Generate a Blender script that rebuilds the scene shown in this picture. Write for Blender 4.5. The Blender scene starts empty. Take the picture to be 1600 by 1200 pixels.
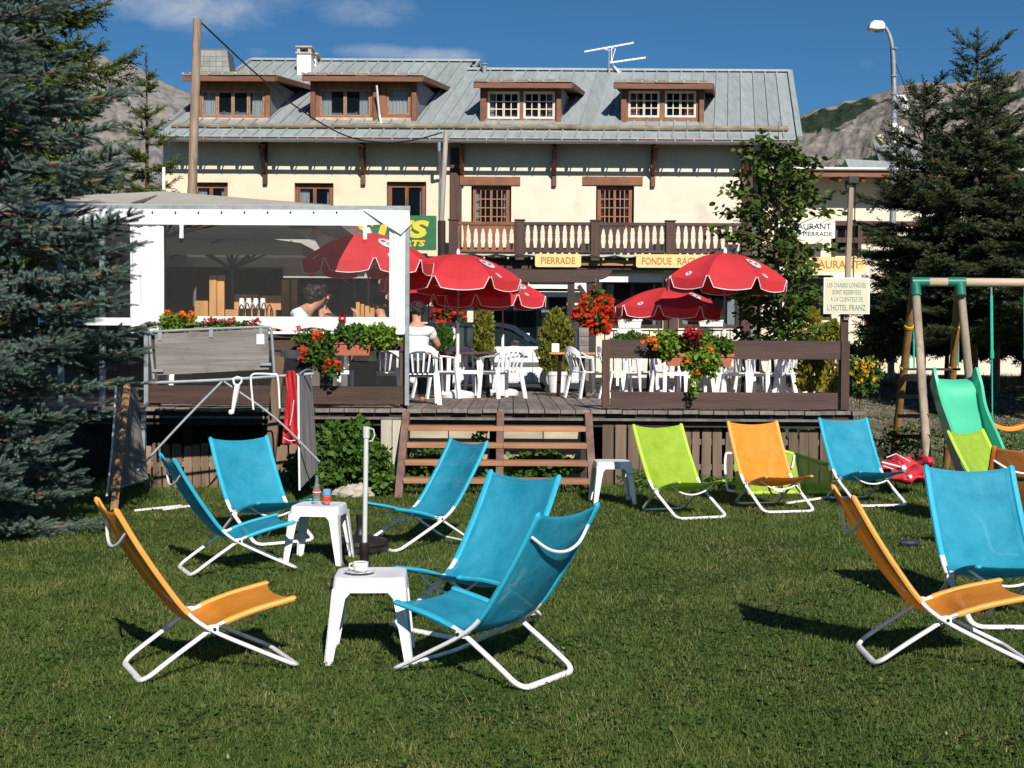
import bpy, math, random
import numpy as np
from mathutils import Vector, Matrix
random.seed(7); RNG = np.random.default_rng(7)
PI = math.pi; R = math.radians
sc = bpy.context.scene
COL = sc.collection

# ------------------------------------------------------------------ camera
F_PX, CH = 2109.0, 1.65
PITCH, ROLL = math.atan(51 / F_PX), 0.006
cam = bpy.data.objects.new('camera', bpy.data.cameras.new('camera'))
COL.objects.link(cam)
cam.data.sensor_width = 36; cam.data.lens = 36 * F_PX / 1600
cam.data.clip_start = 0.05; cam.data.clip_end = 20000
cam.matrix_world = Matrix.Translation((0, 0, CH)) @ Matrix.Rotation(PI / 2 - PITCH, 4, 'X') @ Matrix.Rotation(ROLL, 4, 'Z')
sc.camera = cam

def W(px, py, Y):
    """photograph pixel -> place in the world at distance Y"""
    a, b = px - 800, py - 600
    cr, sr = math.cos(ROLL), math.sin(ROLL)
    u = (a * cr + b * sr) / F_PX; v = -(-a * sr + b * cr) / F_PX
    c, s = math.cos(PITCH), math.sin(PITCH)
    dy = c + v * s; dz = -s + v * c
    return Vector((u / dy * Y, Y, CH + dz / dy * Y))
def WX(px, Y, py=500): return W(px, py, Y).x
def WZ(py, Y, px=800): return W(px, py, Y).z

# ------------------------------------------------------------------ world and sun
SUN_EL, SUN_AZ = R(32.5), R(13)          # sun behind the camera, to the right
w = bpy.data.worlds.new("World"); sc.world = w; w.use_nodes = True
nt = w.node_tree; nt.nodes.clear()
def N(tree, typ, **kw):
    n = tree.nodes.new(typ)
    for k, v in kw.items():
        if k.startswith('i_'):
            n.inputs[k[2:].replace('_', ' ')].default_value = v
        else: setattr(n, k, v)
    return n
sky = N(nt, 'ShaderNodeTexSky', sky_type='NISHITA', sun_disc=False)
sky.sun_elevation = SUN_EL; sky.sun_rotation = PI - SUN_AZ
sky.altitude = 1800; sky.air_density = 1.0; sky.dust_density = 0.25; sky.ozone_density = 3.0
geo = N(nt, 'ShaderNodeTexCoord')
tint = N(nt, 'ShaderNodeMix', data_type='RGBA', blend_type='MULTIPLY'); tint.inputs[0].default_value = 1
tint.inputs[7].default_value = (0.47, 0.90, 1.14, 1)
nt.links.new(sky.outputs[0], tint.inputs[6])
# thin clouds: noise in direction space, kept to a few wisps
sep = N(nt, 'ShaderNodeSeparateXYZ'); nt.links.new(geo.outputs['Generated'], sep.inputs[0])
def M(tree, op, a, b=None, c=None, clamp=False):
    n = tree.nodes.new('ShaderNodeMath'); n.operation = op; n.use_clamp = clamp
    for i, v in enumerate((a, b, c)):
        if v is None: continue
        if hasattr(v, 'links') or hasattr(v, 'is_linked'): tree.links.new(v, n.inputs[i])
        else: n.inputs[i].default_value = v
    return n.outputs[0]
mp = N(nt, 'ShaderNodeMapping'); mp.inputs['Scale'].default_value = (1, 1, 2.2)
nt.links.new(geo.outputs['Generated'], mp.inputs[0])
ns = N(nt, 'ShaderNodeTexNoise'); ns.inputs['Scale'].default_value = 20; ns.inputs['Detail'].default_value = 7; ns.inputs['Roughness'].default_value = .62
ns.inputs['Distortion'].default_value = .4
nt.links.new(mp.outputs[0], ns.inputs['Vector'])
total = None
for (px, py, rx, ry, amp) in [(290, 12, 110, 30, .9), (600, 82, 70, 12, .7), (680, 88, 60, 13, .8), (575, 15, 60, 24, .55), (403, 80, 14, 10, .35), (1346, 97, 14, 8, .4), (440, -10, 80, 18, .5), (545, 78, 30, 10, .3)]:
    d = (W(px, py, 1.0) - Vector((0, 0, CH))).normalized()
    # angular offsets in x and z
    ex = M(nt, 'MULTIPLY', M(nt, 'SUBTRACT', sep.outputs[0], d.x), F_PX / rx)
    ez = M(nt, 'MULTIPLY', M(nt, 'SUBTRACT', sep.outputs[2], d.z), F_PX / ry)
    r2 = M(nt, 'ADD', M(nt, 'MULTIPLY', ex, ex), M(nt, 'MULTIPLY', ez, ez))
    front = M(nt, 'GREATER_THAN', sep.outputs[1], 0.0)
    g = M(nt, 'MULTIPLY', M(nt, 'MULTIPLY', M(nt, 'SUBTRACT', 1.0, M(nt, 'MULTIPLY', r2, .42), clamp=True), amp), front)
    total = g if total is None else M(nt, 'MAXIMUM', total, g)
cl = M(nt, 'MULTIPLY', M(nt, 'SUBTRACT', M(nt, 'ADD', ns.outputs[0], M(nt, 'MULTIPLY', total, .42)), .60, clamp=True), 3.2, clamp=True)
cl = M(nt, 'MULTIPLY', cl, M(nt, 'MULTIPLY', total, 1.1, clamp=True))
mixc = N(nt, 'ShaderNodeMix', data_type='RGBA')
nt.links.new(M(nt, 'MULTIPLY', cl, .62), mixc.inputs[0]); nt.links.new(tint.outputs[2], mixc.inputs[6]); mixc.inputs[7].default_value = (9.4, 10.2, 11.2, 1)
bg = N(nt, 'ShaderNodeBackground'); bg.inputs[1].default_value = 0.052
nt.links.new(mixc.outputs[2], bg.inputs[0])
wo = N(nt, 'ShaderNodeOutputWorld'); nt.links.new(bg.outputs[0], wo.inputs[0])

sun = bpy.data.objects.new('sun', bpy.data.lights.new('sun', 'SUN')); COL.objects.link(sun)
sun.data.energy = 5.0; sun.data.angle = R(.5); sun.data.color = (1, .94, .84)
S = Vector((math.sin(SUN_AZ) * math.cos(SUN_EL), -math.cos(SUN_AZ) * math.cos(SUN_EL), math.sin(SUN_EL)))
sun.rotation_euler = S.to_track_quat('Z', 'Y').to_euler(); sun.location = (10, -20, 20)
sc.view_settings.view_transform = 'Standard'; sc.view_settings.look = 'None'
sc.view_settings.gamma = 1; sc.view_settings.exposure = 0.2; sc.view_settings.use_curve_mapping = False
sc.render.engine = 'CYCLES'
sc.cycles.max_bounces = 8; sc.cycles.diffuse_bounces = 3; sc.cycles.transparent_max_bounces = 24

# ------------------------------------------------------------------ materials
MATS = {}
def mat(name, col, rough=.6, var=0, vscale=6, col2=None, bump=0, bscale=60, spec=.4, stretch=(1, 1, 1), metal=0, rnd=0, transl=0, alpha=1, stain=None):
    """col2: second colour mixed by noise; rnd: brightness change per object; var: noise contrast"""
    if name in MATS: return MATS[name]
    m = bpy.data.materials.new(name); m.use_nodes = True; t = m.node_tree; t.nodes.clear(); MATS[name] = m
    out = N(t, 'ShaderNodeOutputMaterial'); p = N(t, 'ShaderNodeBsdfPrincipled')
    p.inputs['Roughness'].default_value = rough; p.inputs['Specular IOR Level'].default_value = spec; p.inputs['Metallic'].default_value = metal
    c4 = tuple(col) + (1,); tc = N(t, 'ShaderNodeTexCoord'); mpn = N(t, 'ShaderNodeMapping'); mpn.inputs['Scale'].default_value = stretch
    t.links.new(tc.outputs['Object'], mpn.inputs[0])
    src = None
    if var or col2:
        n = N(t, 'ShaderNodeTexNoise'); n.inputs['Scale'].default_value = vscale; n.inputs['Detail'].default_value = 6; n.inputs['Roughness'].default_value = .62
        if rnd:
            oi0 = N(t, 'ShaderNodeObjectInfo'); ad = N(t, 'ShaderNodeVectorMath', operation='ADD')
            sv = N(t, 'ShaderNodeVectorMath', operation='SCALE'); sv.inputs[0].default_value = (37, 53, 71); t.links.new(oi0.outputs['Random'], sv.inputs['Scale'])
            t.links.new(mpn.outputs[0], ad.inputs[0]); t.links.new(sv.outputs[0], ad.inputs[1]); t.links.new(ad.outputs[0], n.inputs['Vector'])
        else: t.links.new(mpn.outputs[0], n.inputs['Vector'])
        cr = N(t, 'ShaderNodeValToRGB')
        cr.color_ramp.elements[0].position = .32; cr.color_ramp.elements[1].position = .68
        b = tuple(col2) if col2 else tuple(min(1, x * (1 + var)) for x in col)
        a = tuple(col) if col2 else tuple(x * (1 - var) for x in col)
        cr.color_ramp.elements[0].color = a + (1,); cr.color_ramp.elements[1].color = b + (1,)
        t.links.new(n.outputs[0], cr.inputs[0]); src = cr.outputs[0]
    if stain:
        n2 = N(t, 'ShaderNodeTexNoise'); n2.inputs['Scale'].default_value = stain[1]; n2.inputs['Detail'].default_value = 5; t.links.new(tc.outputs['Object'], n2.inputs['Vector'])
        k = M(t, 'MULTIPLY', M(t, 'SUBTRACT', n2.outputs[0], stain[2], clamp=True), 6.0, clamp=True)
        mx = N(t, 'ShaderNodeMix', data_type='RGBA'); t.links.new(k, mx.inputs[0])
        if src: t.links.new(src, mx.inputs[6])
        else: mx.inputs[6].default_value = c4
        mx.inputs[7].default_value = tuple(stain[0]) + (1,); src = mx.outputs[2]
    if rnd:
        oi = N(t, 'ShaderNodeObjectInfo'); k = M(t, 'MULTIPLY_ADD', oi.outputs['Random'], 2 * rnd, 1 - rnd)
        sv = N(t, 'ShaderNodeVectorMath', operation='SCALE'); t.links.new(k, sv.inputs['Scale'])
        if src: t.links.new(src, sv.inputs[0])
        else: sv.inputs[0].default_value = col
        src = sv.outputs[0]
    if src: t.links.new(src, p.inputs['Base Color'])
    else: p.inputs['Base Color'].default_value = c4
    if bump:
        nb = N(t, 'ShaderNodeTexNoise'); nb.inputs['Scale'].default_value = bscale; nb.inputs['Detail'].default_value = 5; t.links.new(mpn.outputs[0], nb.inputs['Vector'])
        bp = N(t, 'ShaderNodeBump'); bp.inputs['Strength'].default_value = 1.0; bp.inputs['Distance'].default_value = bump
        t.links.new(nb.outputs[0], bp.inputs['Height']); t.links.new(bp.outputs[0], p.inputs['Normal'])
    sh = p.outputs[0]
    if transl:
        tr = N(t, 'ShaderNodeBsdfTranslucent'); mx = N(t, 'ShaderNodeMixShader'); mx.inputs[0].default_value = transl
        if src: t.links.new(src, tr.inputs[0])
        else: tr.inputs[0].default_value = c4
        t.links.new(sh, mx.inputs[1]); t.links.new(tr.outputs[0], mx.inputs[2]); sh = mx.outputs[0]
    if alpha < 1:
        tp = N(t, 'ShaderNodeBsdfTransparent'); mx = N(t, 'ShaderNodeMixShader'); mx.inputs[0].default_value = alpha
        t.links.new(tp.outputs[0], mx.inputs[1]); t.links.new(sh, mx.inputs[2]); sh = mx.outputs[0]
    t.links.new(sh, out.inputs[0])
    return m

def leafmat(name, c1, c2, rough=.55, transl=.25, scale=1.5, spec=.25):
    """foliage: colour varies per leaf (mesh island) and by slow noise"""
    if name in MATS: return MATS[name]
    m = bpy.data.materials.new(name); m.use_nodes = True; t = m.node_tree; t.nodes.clear(); MATS[name] = m
    out = N(t, 'ShaderNodeOutputMaterial'); p = N(t, 'ShaderNodeBsdfPrincipled'); p.inputs['Roughness'].default_value = rough; p.inputs['Specular IOR Level'].default_value = spec
    g = N(t, 'ShaderNodeNewGeometry'); tc = N(t, 'ShaderNodeTexCoord')
    n = N(t, 'ShaderNodeTexNoise'); n.inputs['Scale'].default_value = scale; n.inputs['Detail'].default_value = 3; t.links.new(tc.outputs['Object'], n.inputs['Vector'])
    k = M(t, 'ADD', M(t, 'MULTIPLY', g.outputs['Random Per Island'], .6), M(t, 'MULTIPLY', M(t, 'SUBTRACT', n.outputs[0], .3), 1.0), clamp=True)
    mx = N(t, 'ShaderNodeMix', data_type='RGBA'); t.links.new(k, mx.inputs[0]); mx.inputs[6].default_value = tuple(c1) + (1,); mx.inputs[7].default_value = tuple(c2) + (1,)
    t.links.new(mx.outputs[2], p.inputs['Base Color'])
    tr = N(t, 'ShaderNodeBsdfTranslucent'); t.links.new(mx.outputs[2], tr.inputs[0])
    ms = N(t, 'ShaderNodeMixShader'); ms.inputs[0].default_value = transl
    t.links.new(p.outputs[0], ms.inputs[1]); t.links.new(tr.outputs[0], ms.inputs[2]); t.links.new(ms.outputs[0], out.inputs[0])
    return m

def clearmat(name, col, tint_, a, rough=.05, spec=.5):
    m = bpy.data.materials.new(name); m.use_nodes = True; t = m.node_tree; t.nodes.clear(); MATS[name] = m
    out = N(t, 'ShaderNodeOutputMaterial'); p = N(t, 'ShaderNodeBsdfPrincipled'); p.inputs['Base Color'].default_value = tuple(col) + (1,); p.inputs['Roughness'].default_value = rough; p.inputs['Specular IOR Level'].default_value = spec
    tp = N(t, 'ShaderNodeBsdfTransparent'); tp.inputs[0].default_value = tuple(tint_) + (1,)
    tc = N(t, 'ShaderNodeTexCoord'); n = N(t, 'ShaderNodeTexNoise'); n.inputs['Scale'].default_value = 2.5; n.inputs['Detail'].default_value = 3; t.links.new(tc.outputs['Object'], n.inputs['Vector'])
    bp = N(t, 'ShaderNodeBump'); bp.inputs['Distance'].default_value = .02; t.links.new(n.outputs[0], bp.inputs['Height']); t.links.new(bp.outputs[0], p.inputs['Normal'])
    mx = N(t, 'ShaderNodeMixShader'); mx.inputs[0].default_value = a
    t.links.new(tp.outputs[0], mx.inputs[1]); t.links.new(p.outputs[0], mx.inputs[2]); t.links.new(mx.outputs[0], out.inputs[0])
    return m

BROWN = mat('brown_stained_wood', (.06, .028, .019), .6, .35, 10, bump=.002, stretch=(1, 1, .15), rnd=.12)
BROWNH = mat('brown_stained_board', (.06, .031, .024), .6, .35, 9, bump=.002, stretch=(.12, 1, 1.5), rnd=.12)
DARKW = mat('dark_wood', (.03, .02, .016), .65, .3, 10, bump=.002, stretch=(1, 1, .2), rnd=.15)
REDW = mat('red_brown_wood', (.21, .075, .035), .55, .3, 8, bump=.001, stretch=(.3, 1, .3), rnd=.1)
FASC = mat('fascia_wood', (.16, .06, .03), .6, .3, 9, stretch=(.15, 1, 1), rnd=.12)
OLDW = mat('weathered_grey_wood', (.17, .15, .13), .8, .4, 7, bump=.003, stretch=(1, 1, .1), rnd=.2)
OLDWH = mat('weathered_grey_plank', (.19, .175, .165), .8, .35, 8, bump=.003, stretch=(.1, 1, 1.6), rnd=.12, stain=((.11, .10, .10), 4, .55))
TANW = mat('tan_weathered_wood', (.21, .14, .09), .8, .35, 8, bump=.003, stretch=(1, 1, .1), rnd=.35)
STEPW = mat('larch_step_wood', (.36, .175, .095), .7, .35, 8, bump=.002, stretch=(.1, 1, 1.5), rnd=.12)
STRINGW = mat('stringer_wood', (.17, .105, .08), .75, .35, 8, bump=.002, stretch=(1, 1, .2), rnd=.15)
PINEW = mat('pine_wood', (.5, .25, .09), .6, .3, 8, stretch=(1, 1, .12), rnd=.12)
DECKW = mat('deck_plank_wood', (.20, .17, .145), .85, .35, 8, bump=.003, stretch=(1.6, .12, 1), rnd=.16)
POLEW = mat('old_pole_wood', (.27, .2, .15), .85, .45, 14, bump=.006, bscale=30, stretch=(1, 1, .08))
CREAM = mat('cream_render', (.70, .625, .51), .9, .05, 1.6, bump=.006, bscale=16, stain=((.56, .50, .41), 1.1, .57))
YELLOWR = mat('yellow_render', (.71, .595, .44), .9, .06, 1.4, bump=.005, bscale=14, stain=((.56, .46, .31), 1.1, .57))
ROOF = mat('zinc_roof', (.30, .335, .345), .55, .14, 3, bump=.002, bscale=5, metal=0, rnd=.1, stretch=(2.5, .4, .4), stain=((.25, .27, .26), 1.2, .62))
MOSSW = mat('mossy_rail_wood', (.24, .20, .14), .9, .4, 6, bump=.01, bscale=25, stretch=(.4, 1, 1))
CHEEK = mat('slate_sheet', (.17, .19, .215), .6, .15, 3, bump=.001)
ZINC = mat('zinc_gutter', (.36, .40, .44), .4, .1, 3, metal=.6)
GALV = mat('galvanised_steel', (.27, .30, .33), .5, .2, 8, metal=.2)
WTUBE = mat('white_painted_tube', (.82, .82, .83), .35, .04, 20)
WPLAS = mat('white_plastic', (.82, .83, .86), .38, .04, 4, bump=.0006, bscale=90)
WSTAND = mat('white_parasol_pole', (.58, .59, .6), .35, .05, 12)
TARP = mat('white_tarpaulin', (.84, .84, .84), .55, .04, 2, bump=.02, bscale=2.2, transl=.12, stain=((.66, .66, .64), 3, .66))
CANOPY = mat('off_white_canopy', (.5, .47, .43), .8, .08, 2, transl=.22, bump=.02, bscale=3)
BLACK = mat('black_plastic', (.018, .015, .014), .45, .2, 5)
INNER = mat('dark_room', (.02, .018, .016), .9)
WHITEP = mat('white_paint', (.8, .79, .75), .5, .05, 6)
CURT = mat('white_curtain', (.78, .8, .8), .9, .1, 30, stretch=(1, 1, .05), transl=.2)
PINKC = mat('pink_curtain', (.62, .27, .2), .9, .35, 12, transl=.1, stain=((.25, .05, .05), 22, .58))
GLASS = mat('window_glass', (.012, .02, .035), .04, spec=.9)
STONE = mat('pale_stone', (.42, .38, .32), .9, .25, 5, bump=.012, bscale=12, rnd=.15)
CONC = mat('old_plank_wall', (.42, .355, .27), .9, .25, 4, bump=.008, bscale=10, stretch=(.3, 1, 1), stain=((.25, .2, .15), 3, .58), rnd=.1)
TERRA = mat('terracotta', (.42, .13, .07), .7, .12, 6)
REDF = mat('red_parasol_cloth', (.66, .04, .052), .75, .08, 3, bump=.01, bscale=3, transl=.22)
REDC = mat('red_cloth', (.6, .035, .055), .8, .15, 8, bump=.012, bscale=7)
WHITECL = mat('white_shirt_cloth', (.78, .8, .84), .85, .05, 10, bump=.008, bscale=12)
SKIN = mat('skin', (.5, .25, .16), .55, .08, 20)
HAIR = mat('dark_hair', (.022, .013, .008), .6, .4, 60, bump=.01, bscale=50)
DENIM = mat('dark_denim', (.03, .035, .055), .85, .2, 30)
BARK = mat('spruce_bark', (.14, .09, .06), .95, .4, 12, bump=.01, bscale=30, stretch=(1, 1, .4))
GREENB = mat('green_bracket', (.012, .16, .11), .4, .1, 10)
SLIDE = mat('mint_slide_plastic', (.085, .52, .32), .42, .06, 2)
SWOR = mat('orange_swing_plastic', (.85, .3, .03), .45, .06, 5)
ROPE = mat('teal_rope', (.02, .45, .33), .7, .15, 30)
YELS = mat('yellow_sign_board', (.78, .56, .24), .6, .05, 6)
LETT = mat('brown_letters', (.38, .16, .04), .6)
CARS = mat('silver_car_paint', (.7, .71, .73), .35, .03, 3, metal=0)
CARR = mat('dark_car_roof', (.012, .02, .04), .2, spec=.7)
RUBBER = mat('rubber', (.015, .015, .015), .8)
LEAFG = leafmat('bush_leaves', (.035, .085, .012), (.10, .2, .03))
LEAFD = leafmat('dark_tree_leaves', (.03, .06, .012), (.11, .17, .035), transl=.2)
LEAFY = leafmat('yellow_green_leaves', (.16, .16, .015), (.35, .3, .03))
LEAFGL = leafmat('light_geranium_leaves', (.07, .16, .015), (.26, .38, .04))
CYPR = leafmat('cypress_leaves', (.10, .115, .015), (.30, .29, .05))
BSPR = leafmat('blue_spruce_needles', (.045, .08, .064), (.175, .245, .205), transl=.06, scale=2.2, rough=.6)
GSPR = leafmat('green_spruce_needles', (.03, .05, .01), (.11, .15, .03), transl=.1, scale=1.3)
RSPR = leafmat('dark_spruce_needles', (.017, .03, .011), (.062, .085, .034), transl=.06, scale=1.5)
REDFL = leafmat('red_blooms', (.5, .012, .008), (.85, .09, .03), transl=.2, scale=20)
CRIM = leafmat('crimson_blooms', (.25, .003, .012), (.5, .01, .02), transl=.15, scale=20)
ORFL = leafmat('orange_blooms', (.75, .1, .01), (.9, .25, .01), transl=.2, scale=20)
YEFL = leafmat('yellow_blooms', (.8, .35, .01), (.9, .6, .05), transl=.2, scale=20)
WHFL = leafmat('white_blooms', (.7, .7, .7), (.85, .85, .85), transl=.2, scale=20)
PVC = clearmat('clear_plastic_sheet', (.5, .5, .5), (.95, .96, .95), .04, .12)
CGLASS = clearmat('clear_glass', (.75, .85, .9), (.93, .97, .98), .12, .03)
WGL = clearmat('house_window_glass', (.02, .03, .04), (.88, .9, .92), .13, .03, .25)
CARG = clearmat('car_window_glass', (.03, .05, .06), (.35, .42, .42), .35, .03)

# ------------------------------------------------------------------ mesh helpers
ORG = {}
def org(o): return ORG.get(o.name, Vector((0, 0, 0))) if o else Vector((0, 0, 0))
def link(name, me, m, parent, kind=None):
    o = bpy.data.objects.new(name, me); COL.objects.link(o)
    if parent: o.parent = parent; ORG[o.name] = org(parent)
    if m is not None and not me.materials:
        for x in (m if isinstance(m, (list, tuple)) else [m]): me.materials.append(x)
    if kind: o['kind'] = kind
    return o
def tag(o, label, cat, group=None):
    o['label'] = label; o['category'] = cat
    if group: o['group'] = group
    return o
def thing(name, loc, label=None, cat=None, group=None):
    o = bpy.data.objects.new(name, None); COL.objects.link(o); o.location = loc; o.empty_display_size = .2
    ORG[o.name] = Vector(loc)
    if label: tag(o, label, cat, group)
    return o

class MB:
    def __init__(s): s.v = []; s.f = []; s.mi = []; s.cur = 0
    def add(s, vs, fs):
        n = len(s.v); s.v += [tuple(v) for v in vs]
        for f in fs: s.f.append(tuple(n + i for i in f)); s.mi.append(s.cur)
        return s
    def box(s, x0, x1, y0, y1, z0, z1):
        return s.add([(x0, y0, z0), (x1, y0, z0), (x1, y1, z0), (x0, y1, z0), (x0, y0, z1), (x1, y0, z1), (x1, y1, z1), (x0, y1, z1)],
                     [(0, 3, 2, 1), (4, 5, 6, 7), (0, 1, 5, 4), (1, 2, 6, 5), (2, 3, 7, 6), (3, 0, 4, 7)])
    def bar(s, a, b, wd, ht, up=(0, 0, 1)):
        a = Vector(a); b = Vector(b); d = (b - a).normalized(); up = Vector(up)
        r = d.cross(up)
        if r.length < 1e-3: r = d.cross(Vector((0, 1, 0)))
        r.normalize(); u = r.cross(d).normalized(); r *= wd / 2; u *= ht / 2
        vs = [a - r - u, a + r - u, a + r + u, a - r + u, b - r - u, b + r - u, b + r + u, b - r + u]
        return s.add(vs, [(0, 1, 2, 3), (7, 6, 5, 4), (0, 4, 5, 1), (1, 5, 6, 2), (2, 6, 7, 3), (3, 7, 4, 0)])
    def tube(s, pts, r, n=8, closed=False, cap=True, sq=1.0):
        pts = [Vector(p) for p in pts]; m = len(pts); rs = r if isinstance(r, (list, tuple)) else [r] * m
        prev = None; rings = []
        for i, p in enumerate(pts):
            if closed: d = (pts[(i + 1) % m] - pts[i - 1])
            else: d = pts[min(i + 1, m - 1)] - pts[max(i - 1, 0)]
            d.normalize()
            if prev is None:
                a = Vector((0, 0, 1)) if abs(d.z) < .9 else Vector((1, 0, 0))
                x = d.cross(a).normalized()
            else: x = (prev - d * prev.dot(d)).normalized()
            prev = x; y = d.cross(x)
            rings.append([p + x * math.cos(2 * PI * k / n) * rs[i] + y * math.sin(2 * PI * k / n) * rs[i] * sq for k in range(n)])
        vs = [v for rg in rings for v in rg]; fs = []
        for i in range(m if closed else m - 1):
            j = (i + 1) % m
            for k in range(n): fs.append((i * n + k, i * n + (k + 1) % n, j * n + (k + 1) % n, j * n + k))
        if cap and not closed: fs.append(tuple(range(n))[::-1]); fs.append(tuple((m - 1) * n + k for k in range(n)))
        return s.add(vs, fs)
    def lathe(s, prof, c=(0, 0, 0), n=20):
        c = Vector(c); vs = []; fs = []
        for r, z in prof:
            for k in range(n): vs.append(c + Vector((r * math.cos(2 * PI * k / n), r * math.sin(2 * PI * k / n), z)))
        for i in range(len(prof) - 1):
            for k in range(n): fs.append((i * n + k, i * n + (k + 1) % n, (i + 1) * n + (k + 1) % n, (i + 1) * n + k))
        fs.append(tuple(range(n))[::-1]); fs.append(tuple((len(prof) - 1) * n + k for k in range(n)))
        return s.add(vs, fs)
    def prism(s, outline, off):
        """outline: list of 3-D points, off: extrusion vector"""
        n = len(outline); off = Vector(off); o = [Vector(p) for p in outline]
        vs = o + [p + off for p in o]
        fs = [tuple(range(n))[::-1], tuple(n + k for k in range(n))] + [(k, (k + 1) % n, n + (k + 1) % n, n + k) for k in range(n)]
        return s.add(vs, fs)
    def quad(s, *p): return s.add(p, [tuple(range(len(p)))])
    def ball(s, c, r, n=10, m=7, sx=1, sy=1, sz=1):
        prof = [(max(1e-4, math.sin(PI * i / m)), -math.cos(PI * i / m)) for i in range(m + 1)]
        a = len(s.v); s.lathe(prof, (0, 0, 0), n); c = Vector(c)
        for i in range(a, len(s.v)):
            v = s.v[i]; s.v[i] = (c.x + v[0] * r * sx, c.y + v[1] * r * sy, c.z + v[2] * r * sz)
        return s
    def build(s, name, m, parent=None, smooth=False, bevel=0, kind=None):
        o0 = org(parent); me = bpy.data.meshes.new(name)
        me.from_pydata([(v[0] - o0.x, v[1] - o0.y, v[2] - o0.z) for v in s.v], [], s.f)
        for x in (m if isinstance(m, (list, tuple)) else [m]): me.materials.append(x)
        if any(s.mi): me.polygons.foreach_set('material_index', s.mi)
        if smooth: me.shade_smooth()
        me.update()
        o = link(name, me, None, parent, kind)
        if smooth:
            try: me.set_sharp_from_angle(angle=R(38))
            except Exception: pass
        if bevel:
            b = o.modifiers.new('bevel', 'BEVEL'); b.width = bevel; b.segments = 2; b.limit_method = 'ANGLE'; b.angle_limit = R(40)
        return o

def bez(P, n):
    """smooth curve through points (Catmull-Rom)"""
    P = [Vector(p) for p in P]; Q = [P[0] * 2 - P[1]] + P + [P[-1] * 2 - P[-2]]; out = []
    for i in range(len(P) - 1):
        for k in range(n):
            t = k / n; a, b, c, d = Q[i:i + 4]; out.append(.5 * (2 * b + (c - a) * t + (2 * a - 5 * b + 4 * c - d) * t * t + (3 * b - a - 3 * c + d) * t ** 3))
    return out + [P[-1]]
def copy_tree(o, parent=None):
    c = o.copy(); COL.objects.link(c); c.parent = parent
    for ch in list(o.children): copy_tree(ch, c)
    return c

def npmesh(name, V, Fc, m, parent=None, kind=None, world=True, smooth=False):
    """V (n,3) array, Fc (k,3) triangle indices"""
    me = bpy.data.meshes.new(name); n = len(V); k = len(Fc)
    if world and parent: V = V - np.array(org(parent))
    me.vertices.add(n); me.vertices.foreach_set('co', np.ascontiguousarray(V, dtype=np.float32).ravel())
    me.loops.add(k * 3); me.loops.foreach_set('vertex_index', np.ascontiguousarray(Fc, dtype=np.int32).ravel())
    me.polygons.add(k); me.polygons.foreach_set('loop_start', np.arange(0, k * 3, 3, dtype=np.int32))
    me.update(calc_edges=True)
    if smooth: me.shade_smooth()
    return link(name, me, m, parent, kind)

def scatter(name, P, D, U, T, TF, S_, m, parent=None, kind=None):
    """copies of template T (verts) / TF (tris) at P, its +x along D, +z near U, sizes S_"""
    P = np.asarray(P, float); D = np.asarray(D, float); U = np.asarray(U, float); n = len(P)
    D = D / (np.linalg.norm(D, axis=1, keepdims=True) + 1e-9)
    Yv = np.cross(U, D); Yv /= (np.linalg.norm(Yv, axis=1, keepdims=True) + 1e-9); Z = np.cross(D, Yv)
    S_ = np.asarray(S_, float).reshape(n, 1, 1)
    V = P[:, None, :] + S_ * (T[None, :, 0:1] * D[:, None, :] + T[None, :, 1:2] * Yv[:, None, :] + T[None, :, 2:3] * Z[:, None, :])
    Fc = TF[None] + (np.arange(n) * len(T))[:, None, None]
    return npmesh(name, V.reshape(-1, 3), Fc.reshape(-1, 3), m, parent, kind)

def rdir(n, zb=0.0):
    d = RNG.normal(size=(n, 3)); d[:, 2] += zb; return d / np.linalg.norm(d, axis=1, keepdims=True)

LEAF_T = np.array([(0, 0, 0), (.45, .28, .05), (1, 0, -.05), (.45, -.28, .05)]); LEAF_F = np.array([(0, 1, 2), (0, 2, 3)])
LEAF3_T = np.array([(0, 0, 0), (.35, .36, .04), (.8, .3, 0), (1, 0, -.08), (.8, -.3, 0), (.35, -.36, .04)]); LEAF3_F = np.array([(0, 1, 2), (0, 2, 3), (0, 3, 4), (0, 4, 5)])
def petal_template():
    v = []; f = []
    for k in range(6):
        a = k * PI / 3; n = len(v)
        v += [(0, 0, 0), (math.cos(a - .4) * .5, math.sin(a - .4) * .5, .18), (math.cos(a) * .62, math.sin(a) * .62, .1), (math.cos(a + .4) * .5, math.sin(a + .4) * .5, .18)]
        f += [(n, n + 1, n + 2), (n, n + 2, n + 3)]
    return np.array(v), np.array(f)
PET_T, PET_F = petal_template()

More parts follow.
